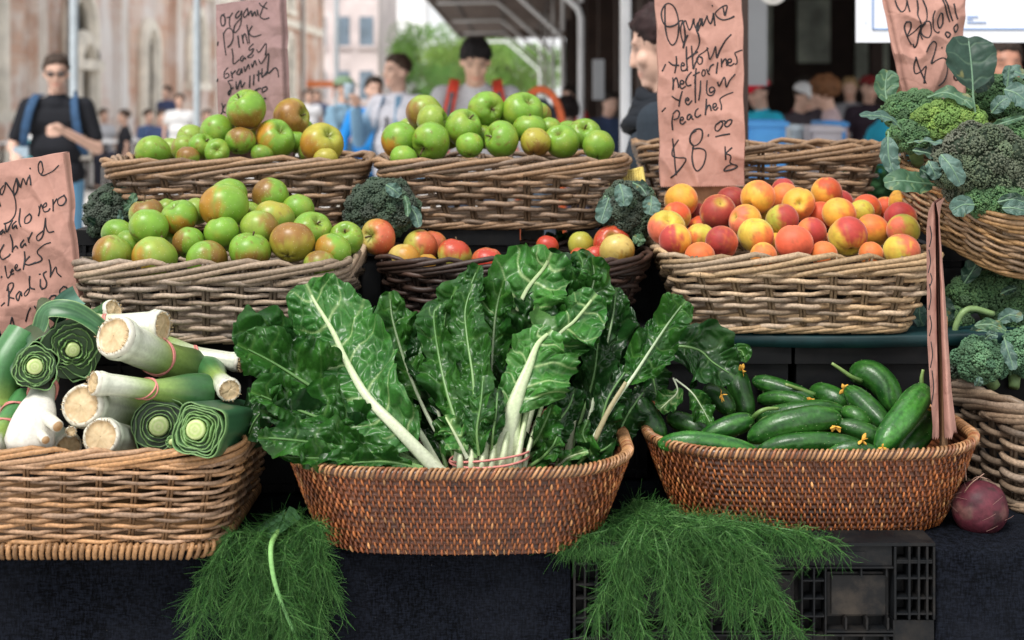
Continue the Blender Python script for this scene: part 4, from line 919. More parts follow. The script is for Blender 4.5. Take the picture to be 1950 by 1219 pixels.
mbx.tubes(cat_rom(PP((1815, 670, 2.38), (1822, 615, 2.37), (1846, 588, 2.37), (1892, 598, 2.38)), 24)[None], .005, 10, (.1, .18, .1)); mbx.build('stalk', M_BSTEM, rootx)
# ================= leeks, cucumbers, fennel, beetroot
M_LEEK = m_vcol('leek_skin', .38, 200, .14, .15, .0008, .45, .05)
M_CUC = m_vcol('cucumber_skin', .31, 170, .4, .55, .0011, .42)
M_FEN = m_vcol('fennel_frond', .55, 200, .2, 0, .001, .35, .12)
M_BEET = m_vcol('beet_skin', .55, 120, .35, .5, .0015, .35)
M_PETAL = m_plain('dry_petal', (.62, .33, .045), .7, 200, .35)
def frames(path, up=None):
    T = unit(np.gradient(path, axis=0))
    if up is None: up = np.eye(3)[np.argmin(np.abs(T.mean(0)))]
    pass; S = unit(np.cross(T, np.broadcast_to(up, T.shape))); return T, S, np.cross(S, T)
def loft(mb, path, rad, seg, colfn, sq=1.0, up=None, shape=None):
    T, S, N = frames(path, up); a = np.arange(seg) * 2 * math.pi / seg
    sh = np.ones((len(path), seg)) if shape is None else shape(np.linspace(0, 1, len(path))[:, None], a[None])
    g = path[:, None] + (S[:, None] * np.cos(a)[None, :, None] + N[:, None] * np.sin(a)[None, :, None] * sq) * (rad[:, None] * sh)[..., None]
    col = colfn(np.linspace(0, 1, len(path))[:, None] + 0 * a[None], 0 * path[:, :1] + a[None]); mb.grid(g, col.reshape(-1, 3), cv=True); return g
LK = dict(group='leeks piled in the tan basket')
def leek_root(c, D, end, label, Dend=None, seed=0, whitelen=.35, dark=1.0, mid=None, bands=()):
    rg = np.random.RandomState(seed); k = c[2] / F; R0 = D * k / 2; R1 = (Dend or D * .9) * end[2] / F / 2
    pts = [c] + ([mid] if mid else []) + [end]; path = cat_rom(PP(*pts), 44)
    root = thing('leek', P(*c), label, 'leek', LK['group']); s = np.linspace(0, 1, 44)
    rad = R0 * (1.0 - .16 * sstep(0, .12, s) - .06 * sstep(.1, .5, s)); rad = rad * (1 - sstep(.45, 1, s)) + R1 * sstep(.45, 1, s)
    rad = rad * np.where(s < .03, .93 + s * 2.3, 1)
    def cf(s_, a):
        st = vnoise(S3(np.cos(a) * 9, np.sin(a) * 9, s_ * 1.5 + seed), seed)
        w = sstep(whitelen * .35, whitelen * 1.5, s_ + .06 * st)
        col = mix((.62, .64, .52), np.array((.26, .38, .09)), w); w2 = sstep(whitelen * 1.3, min(1, whitelen * 1.3 + .4), s_ + .06 * st)
        col = mix(col, np.array((.034, .112, .034)) * dark, w2); fine = vnoise(S3(np.cos(a) * 26, np.sin(a) * 26, s_ * 2 + seed), seed + 4); return col * (1 + .18 * st[..., None] + .16 * fine[..., None])
    mb = MB(); g = loft(mb, path, rad, 32, cf, shape=lambda s_, a: 1 + .012 * np.sin(9 * a + 3 * s_) + .05 * s_ * np.sin(2 * a + seed)); mb.build('shaft', M_LEEK, root)
    # cut root plate
    T, S, N = frames(path); ax = -T[0]; mb = MB(); rr = np.array([1.0, 1.0, .95, .86, .78, .70, .48, .25, 0.02]); hh = np.array([0, .09, .17, .20, .17, .14, .15, .16, .165]) * R0 * 1.6
    a = np.arange(40) * 2 * math.pi / 40
    lump = 1 + .025 * vnoise(S3(np.cos(a) * 3, np.sin(a) * 3, seed), seed)
    gg = g[0].mean(0) + (S[0] * np.cos(a)[:, None] + N[0] * np.sin(a)[:, None])[None] * (rr[:, None] * lump[None] * rad[0])[..., None] + ax * (hh[:, None, None] + .0012 * vnoise(S3(np.cos(a)[None] * rr[:, None] * 6, np.sin(a)[None] * rr[:, None] * 6, seed), seed)[..., None])
    t = vnoise(S3(np.cos(a)[None] * rr[:, None] * 7, np.sin(a)[None] * rr[:, None] * 7, seed), seed + 3)
    inner = (rr < .82)[:, None] + 0 * a[None]; edge = np.exp(-((rr - .76) / .07) ** 2)[:, None] + 0 * a[None]; sp_ = vnoise(S3(np.cos(a)[None] * rr[:, None] * 22, np.sin(a)[None] * rr[:, None] * 22, seed), seed + 8)
    col = mix((.62, .60, .50), (.56, .43, .25), inner); col = mix(col, (.40, .26, .12), np.clip(edge * .55 + (.5 * np.clip(t, 0, 1) + .45 * np.clip(sp_, 0, 1)) * inner, 0, 1))
    mb.grid(gg, col.reshape(-1, 3), cv=True)
    for q in range(60):
        aa = rg.rand() * 6.28; b = g[0].mean(0) + (S[0] * math.cos(aa) + N[0] * math.sin(aa)) * rad[0] * .84 + ax * hh[3]; e = b + ax * rg.uniform(.001, .006) + (S[0] * math.cos(aa) + N[0] * math.sin(aa)) * rg.uniform(-.003, .003)
        mb.tubes(np.stack([b, (b + e) / 2, e])[None], .0004, 4, (.45, .33, .18))
    mb.build('root_plate', M_LEEK, root)
    for (f, sd) in bands:
        i = int(f * 43); M = np.stack([S[i], N[i], T[i]], 1)
        band(root, path[i], rad[i] * 1.04, rad[i] * 1.04, 0, .0016, sd, (.006, .004), M=M)
    return root
def leek_top(c, D, end, label, seed=0, n=3.2, layers=7, rough=.06, core=.30, rot=0, dark=1.0, drift=(0, 0)):
    rg = np.random.RandomState(seed); k = c[2] / F; R0 = D * k / 2
    p0 = P(*c); p1 = P(*end); root = thing('leek', p0, label, 'leek', LK['group'])
    ax = unit(p1 - p0); L = np.linalg.norm(p1 - p0); S = unit(np.cross(ax, (0, 0, 1))); N = np.cross(S, ax)
    a = np.arange(56) * 2 * math.pi / 56
    mb = MB(); lay = np.linspace(core + .12, 1, layers)
    for j, f in enumerate(lay):
        nn = 2 + (n - 2) * (f - core) / (1 - core)
        sup = (np.abs(np.cos(a + rot)) ** nn + np.abs(np.sin(a + rot)) ** nn) ** (-1 / nn)
        sup = sup * (1 + rough * f * 1.6 * vnoise(S3(np.cos(a) * 2, np.sin(a) * 2, j * 1.7 + seed), seed) + rough * .4 * vnoise(S3(np.cos(a) * 6, np.sin(a) * 6, j * 3.7 + seed), seed))
        r = R0 * f * sup * .92; th = .0019
        zf = (.010 * (f - .5) + rg.uniform(-.0015, .0015) + rough * .05 * vnoise(S3(np.cos(a) * 2.5, np.sin(a) * 2.5, j * 5.1 + seed), seed + 1) + .0012 * vnoise(S3(np.cos(a) * 12, np.sin(a) * 12, j + seed), seed + 2))
        cen = p0 + np.array([drift[0], 0, -drift[1]]) * k * (f - core) ** 1.5
        rows = [(r * .97, zf * 0 + L), (r * 1.0, zf * 0 + L * .5), (r, zf * 0 + .02), (r, zf + .0006), (r - th * .3, zf), (r - th, zf + .0006), (r - th, zf * 0 + .022)]
        if j < layers - 1: rows = rows[2:]
        g = np.stack([cen + (S * np.cos(a)[:, None] + N * np.sin(a)[:, None]) * q[:, None] + ax * z[:, None] for q, z in rows])
        o = np.array((.020, .072, .030)) * dark * rg.uniform(.8, 1.4) if f > .6 else np.array((.09, .20, .05)) * dark; e = np.array((.17, .30, .10)) * (.4 + .6 * dark); i_ = np.array((.12, .25, .06)) * dark if f < .75 else np.array((.04, .12, .06)) * dark
        cs = [o, o, o, o * .5 + e * .5, e, e * .6 + i_ * .4, i_]
        cs = cs[-len(rows):]
        st = 1 + .2 * vnoise(S3(np.cos(a) * 14, np.sin(a) * 14, j + seed), seed + 6)
        mb.grid(g, (np.array(cs)[:, None] * st[None, :, None]).reshape(-1, 3), cv=True)
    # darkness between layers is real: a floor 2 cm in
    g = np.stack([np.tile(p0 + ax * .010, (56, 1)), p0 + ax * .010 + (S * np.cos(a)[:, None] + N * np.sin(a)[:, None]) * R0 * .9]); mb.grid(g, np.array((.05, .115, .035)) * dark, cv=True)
    mb.build('leaf_layers', M_LEEK, root)
    mb = MB(); rr = np.array([1, 1, .95, .8, .6, .4, .2, .02]); hh = np.array([.02, -.002, -.005, -.006, -.0065, -.0068, -.007, -.007])
    g = np.stack([p0 + (S * np.cos(a)[:, None] + N * np.sin(a)[:, None]) * R0 * core * q + ax * h for q, h in zip(rr, hh)])
    c = np.array([(.16, .3, .06), (.25, .4, .1), (.42, .52, .2), (.46, .54, .24), (.34, .46, .14), (.47, .52, .25), (.36, .46, .16), (.5, .52, .27)]) * (.4 + .6 * dark)
    mb.grid(g, np.repeat(c, 56, 0), cv=True); mb.build('core', M_LEEK, root)
    return root
leek_root((223, 643, 2.03), 88, (392, 722, 2.24), 'thick leek with its wide white root end forward, on top of the pile', 96, 1, .32, .7, bands=((.42, 2),))
leek_root((184, 730, 1.99), 50, (386, 752, 2.10), 'slim leek lying across the pile under the thickest one', 84, 2, .34, .9, bands=((.46, 5),))
leek_root((160, 773, 2.0), 88, (300, 800, 2.24), 'leek with a broad beige root disc in the middle of the pile', 80, 3, .4, .7)
leek_root((195, 832, 1.985), 78, (300, 850, 2.25), 'leek with a beige root disc lowest at the rim', 76, 4, .4, .6)
leek_root((301, 622, 2.12), 68, (150, 628, 2.16), 'leek lying crosswise behind, its white end to the right', 60, 5, .75, 1.0, bands=((.62, 7),))
leek_root((212, 592, 2.16), 46, (110, 640, 2.22), 'white leek end peeping over the back of the pile', 44, 6, .8, 1.0)
leek_root((452, 690, 2.2), 40, (306, 664, 2.22), 'pale green leek with one pink band, lying behind towards the chard', 52, 7, .7, 1.0, bands=((.52, 9),))
leek_root((135, 822, 1.98), 22, (128, 836, 2.1), 'tiny white leek root between the two beige discs', 26, 8, .6)
leek_root((436, 742, 2.05), 48, (398, 706, 2.2), 'leek with a rounded white end beside the chard leaves', 60, 9, .3, 1.3)
leek_root((128, 850, 2.02), 58, (70, 800, 2.15), 'pale leek shaft at the rim beside the white bulb', 56, 10, .7)
leek_root((-20, 852, 2.02), 62, (52, 762, 2.12), 'yellow-green leek at the left edge tied with pink bands', 58, 11, .12, 1.6, bands=((.42, 11), (.75, 12)))
leek_root((-8, 770, 2.12), 90, (50, 640, 2.16), 'big blue-green leek standing at the left edge', 74, 12, .02, 1.5, mid=(10, 700, 2.13))
leek_top((374, 818, 1.925), 106, (470, 806, 2.16), 'squarish leek cut across, showing pale rings, hanging over the rim', 21, 4.6, 6, .07, .36, .25, drift=(4, 4))
leek_top((66, 698, 1.985), 88, (58, 690, 2.16), 'leek cut across with a tall pale core, at the left of the pile', 22, 2.6, 5, .12, .34, .6, drift=(6, 6))
leek_top((138, 666, 2.06), 126, (110, 640, 2.25), 'leek with loosely folded dark leaves around a small round core', 23, 3.0, 6, .20, .22, .5, drift=(2, -16))
leek_top((303, 812, 2.03), 112, (330, 812, 2.25), 'shaded leek cut across behind the slim one', 24, 2.4, 5, .07, .34, 0, .45)  # its shadow is put into the colour by the lowered dark factor
leek_top((328, 842, 1.975), 28, (345, 842, 2.1), 'small green leek shoot cut across at the rim', 25, 2.2, 3, .05, .45)
# big folded leaves on the loose leek and the bulb with side shoots
o = thing('leek_leaf', P(140, 610, 2.1), 'dark folded leek leaf draped over the top of the pile', 'leek leaf', LK['group'])
mb = MB(); s = np.linspace(0, 1, 30); t = np.linspace(-1, 1, 15)
ctr = cat_rom(PP((76, 626, 2.05), (92, 592, 2.05), (140, 594, 2.045), (186, 622, 2.05), (206, 652, 2.07)), 30); T, S, N = frames(ctr, (0, -1, .9))
g = ctr[:, None] + S[:, None] * (t[None] * .0135)[..., None] + N[:, None] * (.004 * np.abs(t[None]) ** 1.3 + .003 * np.sin(8 * s[:, None] + 2 * t[None]))[..., None]
st = vnoise(S3(t[None] * 14, s[:, None] * 2, 3), 4); c = mix((.02, .075, .030), (.06, .16, .06), np.clip(.5 + .6 * st, 0, 1)); c = mix(c, (.24, .36, .15), (np.abs(t)[None] > .93) + 0 * s[:, None]); mb.grid(g, c.reshape(-1, 3)); mb.build('blade', M_LEEK, o)
mb = MB(); ctr = cat_rom(PP((100, 612, 2.08), (128, 580, 2.09), (150, 566, 2.1)), 20); T, S, N = frames(ctr, (0, -1, .3)); s = np.linspace(0, 1, 20)
g = ctr[:, None] + S[:, None] * (t[None] * .017)[..., None] + N[:, None] * (.010 * t[None] ** 2)[..., None]; c = mix((.10, .22, .16), (.06, .15, .1), np.clip(.5 + .6 * vnoise(S3(t[None] * 12, s[:, None] * 2, 8), 4), 0, 1)); mb.grid(g, c.reshape(-1, 3)); mb.build('blade', M_LEEK, o)
o = thing('leek', P(58, 840, 2.0), 'swollen white leek bulb with two side shoots, its neck tied in pink', 'leek', LK['group'])
mb = MB(); path = cat_rom(PP((52, 872, 1.985), (55, 850, 1.985), (60, 822, 1.985), (72, 780, 2.0), (84, 735, 2.05), (92, 700, 2.1)), 40); s = np.linspace(0, 1, 40)
rad = np.interp(s, [0, .05, .15, .30, .48, .62, 1], [.012, .027, .0335, .030, .020, .0175, .020])
loft(mb, path, rad, 32, lambda s_, a: mix((.64, .62, .55), (.30, .44, .14), sstep(.35, .95, s_)) * (1 + .14 * vnoise(S3(np.cos(a) * 9, np.sin(a) * 9, s_), 3))[..., None], up=(0, -1, .3), shape=lambda s_, a: 1 + .06 * np.sin(3 * a + 1) * np.exp(-((s_ - .2) / .2) ** 2)); mb.build('bulb', M_LEEK, o)
for (p, r0, r1, q) in (([(80, 790, 1.985), (95, 800, 1.97), (110, 812, 1.955)], .010, .0085, 1), ([(72, 822, 1.975), (80, 830, 1.962), (87, 838, 1.95)], .008, .0065, 2)):
    pp = cat_rom(PP(*p), 14); mb = MB(); rr = np.linspace(r0, r1, 14); mb.tubes(pp[None], rr[None], 14, mix((.6, .6, .5), (.62, .6, .52), np.linspace(0, 1, 14))[None]); mb.tubes(np.stack([pp[-1], pp[-1] + (pp[-1] - pp[-2]) * .3])[None], r1 * .85, 14, (.42, .26, .13)); mb.build('side_shoot', M_LEEK, o)
pp = path[24]; T, S, N = frames(path, (0, -1, .3)); band(o, pp, .0195, .0195, 0, .0017, 4, (.005, .003), M=np.stack([S[24], N[24], T[24]], 1), loops=3)

CG = 'cucumbers in the rattan basket'
def cucumber(pts, D, label, seed, stem=None, flower=None, tone=1.0):
    rg = np.random.RandomState(seed); n = 46; path = cat_rom(PP(*pts), n); dm = np.mean([p[2] for p in pts]); R0 = D * .95 * dm / F / 2
    s = np.linspace(0, 1, n); rad = R0 * (1 - np.abs(2 * s - 1) ** 3.6) ** .5 * (1 + .05 * np.sin(s * 5 + seed)); rad[0] = rad[-1] = R0 * .05
    s2 = .5 - .5 * np.cos(math.pi * s); path = np.stack([np.interp(s2, s, path[:, q]) for q in range(3)], 1); rad = R0 * np.sqrt(np.clip(1 - np.abs(2 * s2 - 1) ** 3.2, 0, 1)) * (1 + .05 * np.sin(s2 * 5 + seed)) + 1e-4
    root = thing('cucumber', path.mean(0) - [0, 0, R0], label, 'cucumber', CG)
    def cf(s_, a):
        st = vnoise(S3(np.cos(a) * 5, np.sin(a) * 5, s_ * 1.2 + seed), seed); bl = fbm(S3(np.cos(a) * 2.2, np.sin(a) * 2.2, s_ * 8 + seed), seed + 3)
        col = mix(np.array((.008, .050, .007)) * tone, np.array((.036, .135, .018)) * tone, np.clip(.35 + .6 * st + .4 * bl, 0, 1)); col = mix(col, (.09, .16, .08), sstep(.55, .95, fbm(S3(np.cos(a) * 3, np.sin(a) * 3, s_ * 14 + seed), seed + 6)) * .45)
        return mix(col, (.09, .19, .04), sstep(.90, 1, np.abs(2 * s_ - 1)) * .5)
    mb = MB(); loft(mb, path, rad, 28, cf, shape=lambda s_, a: 1 + .018 * np.cos(9 * a + seed) + .02 * np.cos(2 * a))
    for q in range(44):
        i = rg.randint(4, n - 4); aa = rg.rand() * 6.28; T, S, N = frames(path); b = path[i] + (S[i] * math.cos(aa) + N[i] * math.sin(aa)) * rad[i]
        mb.add(b + ICO * .0007, ICF, (.2, .3, .12))
    mb.build('body', M_CUC, root)
    if stem:
        p = cat_rom(PP(*stem), 14); mb = MB(); mb.tubes(p[None], np.linspace(.0042, .0024, 14)[None], 8, mix((.06, .15, .03), (.22, .32, .1), np.linspace(0, 1, 14))[None]); mb.build('stem', M_LEEK, root)
    if flower:
        c = P(*flower); mb = MB()
        for q in range(6):
            d = unit(rg.normal(0, 1, 3) + np.array([0, -.5, -.2])); e = unit(rg.normal(0, 1, 3)); pth = cat_rom([c, c + d * .005 + e * .001, c + d * .009 + e * .004], 8)
            mb.tubes(pth[None], (np.array([.4, .8, 1.1, 1.3, 1.2, 1, .7, .3]) * .0026)[None], 7, (.6, .34, .05), flat=.25)
        mb.build('dried_flower', M_PETAL, root)
    return root
cucumber([(1252, 846, 2.11), (1320, 842, 2.10), (1390, 852, 2.10), (1448, 868, 2.11)], 44, 'light green cucumber along the front rim, left', 1, tone=1.5)
cucumber([(1440, 862, 2.12), (1500, 846, 2.11), (1570, 842, 2.11), (1650, 852, 2.12)], 42, 'dark cucumber along the front rim in the middle, yellow flower at its right end', 2, flower=(1642, 838, 2.09))
cucumber([(1424, 838, 2.14), (1480, 812, 2.13), (1540, 799, 2.13), (1602, 796, 2.14)], 54, 'largest cucumber in the middle, flower hanging from its right end', 3, flower=(1592, 812, 2.11), stem=[(1430, 830, 2.14), (1452, 800, 2.16), (1480, 792, 2.17)])
cucumber([(1330, 842, 2.16), (1376, 818, 2.155), (1436, 797, 2.165)], 42, 'cucumber slanting up to a curled stem, left of the largest one', 4, stem=[(1432, 798, 2.165), (1444, 786, 2.15), (1460, 779, 2.15), (1482, 778, 2.16)])
cucumber([(1212, 750, 2.22), (1230, 790, 2.21), (1262, 842, 2.19)], 48, 'dark cucumber standing against the left end of the basket', 5, stem=[(1214, 752, 2.22), (1210, 742, 2.22), (1212, 738, 2.22)], tone=.8)
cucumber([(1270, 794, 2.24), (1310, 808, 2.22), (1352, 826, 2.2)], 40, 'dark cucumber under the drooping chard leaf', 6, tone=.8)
cucumber([(1402, 706, 2.33), (1408, 742, 2.30), (1426, 796, 2.27)], 48, 'upright cucumber with a dried flower on top, below the chard leaf', 7, flower=(1414, 704, 2.3), tone=.9)
cucumber([(1432, 724, 2.34), (1490, 740, 2.32), (1552, 762, 2.30)], 38, 'cucumber at the back slanting down to a yellow flower', 8, flower=(1546, 760, 2.27))
cucumber([(1442, 762, 2.31), (1490, 758, 2.29), (1540, 768, 2.27)], 32, 'cucumber lying below the one with the yellow flower at the back', 9)
cucumber([(1446, 792, 2.24), (1520, 782, 2.22), (1570, 780, 2.22), (1614, 788, 2.23)], 38, 'long level cucumber behind the largest one', 10)
cucumber([(1545, 742, 2.34), (1580, 754, 2.31), (1622, 776, 2.29)], 44, 'cucumber with a long stem pointing left at the back', 11, stem=[(1552, 752, 2.30), (1525, 742, 2.30), (1496, 732, 2.29)], flower=(1606, 742, 2.27))
cucumber([(1610, 738, 2.27), (1650, 775, 2.24), (1694, 818, 2.20)], 46, 'cucumber slanting down right in the middle of the pile', 12)
cucumber([(1618, 716, 2.34), (1655, 712, 2.32), (1688, 740, 2.30), (1704, 786, 2.28)], 56, 'thick bent cucumber at the back with a long stem', 13, stem=[(1640, 726, 2.29), (1622, 718, 2.28), (1602, 704, 2.28), (1584, 692, 2.28)])
cucumber([(1762, 738, 2.20), (1735, 775, 2.155), (1700, 820, 2.12), (1672, 862, 2.10)], 58, 'bright green cucumber propped up on its end beside the paper sign', 14, stem=[(1756, 742, 2.2), (1755, 722, 2.2), (1758, 704, 2.2)], flower=(1680, 852, 2.07), tone=1.55)
cucumber([(1784, 786, 2.22), (1750, 830, 2.18), (1712, 872, 2.15)], 50, 'darker cucumber leaning behind the bright green one', 15, flower=(1768, 776, 2.2), tone=.95)
cucumber([(1606, 782, 2.2), (1630, 792, 2.18), (1656, 812, 2.18)], 36, 'cucumber tip poking out between two slanting ones', 16)
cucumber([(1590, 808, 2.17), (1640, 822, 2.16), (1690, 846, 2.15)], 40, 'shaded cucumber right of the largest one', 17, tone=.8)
cucumber([(1570, 866, 2.1), (1625, 854, 2.095), (1680, 866, 2.1)], 30, 'low cucumber showing only its back above the rim', 18)
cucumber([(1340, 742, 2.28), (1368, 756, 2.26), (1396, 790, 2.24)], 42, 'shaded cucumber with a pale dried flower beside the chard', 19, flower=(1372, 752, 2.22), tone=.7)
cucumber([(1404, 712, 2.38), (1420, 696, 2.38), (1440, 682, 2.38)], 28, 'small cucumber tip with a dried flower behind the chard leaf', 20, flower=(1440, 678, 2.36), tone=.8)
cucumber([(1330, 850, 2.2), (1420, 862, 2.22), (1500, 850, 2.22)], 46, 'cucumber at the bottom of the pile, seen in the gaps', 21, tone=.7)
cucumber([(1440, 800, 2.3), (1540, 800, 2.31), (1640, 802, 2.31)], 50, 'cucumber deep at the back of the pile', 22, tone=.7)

def fennel(root_label, base, stems, seed, name='fennel_bunch', nodes=30, thick=()):
    rg = np.random.RandomState(seed); root = thing(name, P(*base), root_label, 'fennel fronds', 'fennel fronds hanging over the table edge')
    grav = np.array([0, 0, -1.]); FP = []; BP = []
    mbS = []
    for si, st in enumerate(stems):
        path = cat_rom(PP(*st), nodes + 6); T = unit(np.gradient(path, axis=0)); th = si in thick
        r = np.linspace(.0042 if th else .0013, .0024 if th else .0008, len(path)); mb = MB()
        mb.tubes(path[None], r[None], 7, mix((.14, .27, .08), (.10, .22, .08), np.linspace(0, 1, len(path)))[None] * (1.9 if th else 1)); mb.build('stalk', M_FEN, root)
        for i in range(3 if not th else 22, len(path)):
            for b in range(3):
                d = unit(T[i] * .8 + rg.normal(0, 1, 3) * [.70, .25, .6] + grav * .25); L = rg.uniform(.012, .040) * (1 - .35 * i / len(path))
                BP.append((path[i], d, L))
        for b in range(6): BP.append((path[-1], unit(T[-1] + rg.normal(0, .35, 3)), rg.uniform(.02, .045)))
    p = np.array([b[0] for b in BP]); d = np.array([b[1] for b in BP]); L = np.array([b[2] for b in BP]); n = len(p)
    tau = np.linspace(0, 1, 5)
    br = p[:, None] + d[:, None] * (L[:, None] * tau)[..., None] + grav * (L[:, None] * .45 * tau ** 2)[..., None]
    nf = 12; tj = rg.uniform(.12, 1, (n, nf))
    sp = p[:, None] + d[:, None] * (L[:, None] * tj)[..., None] + grav * (L[:, None] * .45 * tj ** 2)[..., None]
    fd = unit(d[:, None] + grav * .9 * tj[..., None] + rg.normal(0, .85, (n, nf, 3)) * [1, .6, 1]); fl = rg.uniform(.005, .018, (n, nf))
    t4 = np.linspace(0, 1, 5); cv = rg.normal(0, .75, (n, nf, 3)) + grav * .45
    fi = sp[:, :, None] + fd[:, :, None] * (fl[..., None] * t4)[..., None] + cv[:, :, None] * (fl[..., None] * t4 ** 2)[..., None]
    fi = fi.reshape(-1, 5, 3)
    def clampd(q):
        y = q[..., 1]; zz = q[..., 2]
        q[..., 1] = np.where(zz < ZT + .004, np.minimum(y, 2.004 - .004 * np.abs(np.sin(q[..., 0] * 900))), y); q[..., 2] = np.where(q[..., 1] > 2.02, np.maximum(zz, ZT + .006), q[..., 2]); return q
    fi = clampd(fi); br = clampd(br)
    mb = MB(); pal = np.array([(.026, .105, .018), (.050, .160, .028), (.100, .235, .060), (.011, .055, .010)])
    cc = pal[rg.choice(4, len(fi), p=[.35, .33, .17, .15])] * rg.uniform(.75, 1.25, (len(fi), 1))
    mb.tubes(fi, np.tile([.00032, .00030, .00028, .00024, .00015], (len(fi), 1)), 3, cc, cap=False)
    mb.tubes(br, np.tile([.00062, .00055, .0005, .0004, .0003], (n, 1)), 4, pal[rg.choice(3, n)] * 1.1, cap=False)
    mb.build('fronds', M_FEN, root)
    return root
dF = 1.985
st = []
for e, m in [((352, 1240), (440, 1050)), ((425, 1275), (470, 1080)), ((465, 1285), (495, 1090)), ((505, 1285), (515, 1100)), ((612, 1215), (590, 1080)), ((624, 1110), (596, 1040)),
             ((372, 1130), (440, 1030)), ((540, 1280), (548, 1100)), ((600, 1150), (590, 1050)), ((440, 1150), (490, 1040)), ((482, 1200), (505, 1060)), ((618, 1060), (600, 1010))]:
    st.append([(555, 968, 2.09), ((m[0] + 550) / 2, 1012, 2.03), (m[0], m[1] - 12, dF), ((m[0] + e[0]) / 2, (m[1] + e[1]) / 2, dF - .006), (e[0], e[1], dF - .004)])
st.append([(530, 1012, 2.02), (516, 1040, 1.965), (519, 1090, 1.948), (533, 1140, 1.948), (560, 1205, 1.952)])
st.append([(560, 1015, 2.03), (542, 1045, 1.985), (549, 1095, 1.974), (556, 1150, 1.972)])
fennel('fennel fronds hanging between the leek basket and the chard basket, with a thick pale stalk', (555, 968, 2.09), st, 3, thick=(12,))
rootL = [o for o in bpy.data.objects if o.name == 'fennel_bunch'][0]
mb = MB()
for tri in (((478, 1012, 2.03), (545, 968, 2.07), (522, 1026, 1.995)), ((522, 1026, 1.995), (552, 962, 2.08), (575, 985, 2.05))):
    a, b, c = PP(*tri); u_, v_ = np.meshgrid(np.linspace(0, 1, 16), np.linspace(0, 1, 16), indexing='ij')
    g = a * (1 - u_)[..., None] + (b * (1 - v_)[..., None] + c * v_[..., None]) * u_[..., None]; g[..., 1] += .004 * np.sin(u_ * 5 + v_ * 7)
    mb.grid(g, mix((.045, .13, .05), (.08, .19, .08), .5 + .5 * vnoise(g * 90, 5)).reshape(-1, 3))
mb.build('leaf_sheath', M_BLEAF, rootL)
st = []
for h, m, e in [((1215, 985), (1170, 1080), (1140, 1150)), ((1215, 985), (1190, 1080), (1185, 1185)), ((1215, 985), (1205, 1090), (1222, 1205)), ((1240, 995), (1258, 1080), (1285, 1195)),
                ((1255, 1000), (1285, 1085), (1318, 1190)), ((1270, 1000), (1310, 1080), (1338, 1212)), ((1310, 1002), (1360, 1055), (1390, 1140)), ((1330, 1002), (1390, 1060), (1428, 1165)),
                ((1350, 1002), (1420, 1050), (1465, 1130)), ((1370, 1002), (1445, 1060), (1500, 1178)), ((1230, 990), (1215, 1060), (1190, 1120)), ((1345, 1000), (1400, 1030), (1440, 1100))]:
    st.append([(1205, 950, 2.13), (h[0], h[1] + 4, 2.04), (.4 * h[0] + .6 * m[0], .35 * h[1] + .65 * m[1] - 10, 1.995), (m[0], m[1], 1.988), (e[0], e[1], 1.985)])
for a, b, c in [((1260, 985), (1400, 1000), (1560, 1026)), ((1300, 985), (1400, 992), (1520, 1012)), ((1180, 1000), (1130, 1016), (1085, 1028)), ((1280, 990), (1380, 990), (1470, 1012)), ((1240, 980), (1300, 985), (1400, 1003)), ((1190, 990), (1170, 1005), (1120, 1018))]:
    st.append([(1205, 955, 2.12), (a[0], a[1], 2.06), (b[0], b[1], 2.03), (c[0], c[1], 2.01)])
st.append([(1280, 1000, 2.02), (1310, 1006, 1.99), (1345, 1003, 1.99), (1374, 1000, 2.0)])
fennel('fennel fronds spilling from under the cucumber basket over the black crate', (1205, 955, 2.12), st, 7)

# beetroot
o = thing('beetroot', P(1866, 1022, 2.105), 'dusty purple-red beetroot lying beside the thick-rimmed basket', 'beetroot')
c = P(1866, 968, 2.11); rb = 54 * 2.11 / F; mb = MB(); th = np.linspace(0, math.pi, 36); prof = np.stack([np.sin(th) * rb * (1 + .06 * np.cos(2 * th)), -np.cos(th) * rb * .96], 1)
a = np.arange(48) * 2 * math.pi / 48; g = np.stack([prof[:, 0:1] * np.cos(a), prof[:, 0:1] * np.sin(a), np.repeat(prof[:, 1:], 48, 1)], -1)
nz = fbm(g * 28, 3); g = g * (1 + .045 * nz[..., None]); nn = fbm(g * 60, 9); n3 = fbm(g * np.array([140, 140, 60]), 5)
col = mix((.050, .008, .015), (.100, .018, .028), np.clip(.5 + .6 * nn, 0, 1)); col = mix(col, (.025, .012, .011), sstep(.35, .8, n3) * .7); col = mix(col, (.14, .075, .06), sstep(.3, .9, fbm(g * 40 + 7, 8)) * .5)
mb.grid(g + c, col.reshape(-1, 3), cv=True); mb.build('root_body', M_BEET, o)
rg = np.random.RandomState(4); mb = MB()
for k in range(16):
    d = unit(rg.normal(0, 1, 3) + [0, -.6, .1]); b = c + d * rb * .99; t = unit(np.cross(d, rg.normal(0, 1, 3))); p = cat_rom([b, b + t * .012 + d * .0015, b + t * .022 + d * rg.uniform(-.001, .002)], 6)
    mb.tubes(p[None], .00028, 4, (.20, .11, .09))
mb.build('root_hairs', M_BEET, o)['kind'] = 'stuff'
for q in ([(1836, 938, 2.07), (1850, 920, 2.06), (1874, 902, 2.06)], [(1840, 915, 2.1), (1838, 890, 2.1), (1834, 868, 2.1)], [(1850, 915, 2.08), (1862, 908, 2.07), (1880, 912, 2.07)]):
    mb = MB(); mb.tubes(cat_rom(PP(*q), 8)[None], .0007, 5, (.25, .15, .11)); mb.build('rootlet', M_BEET, o)
pass
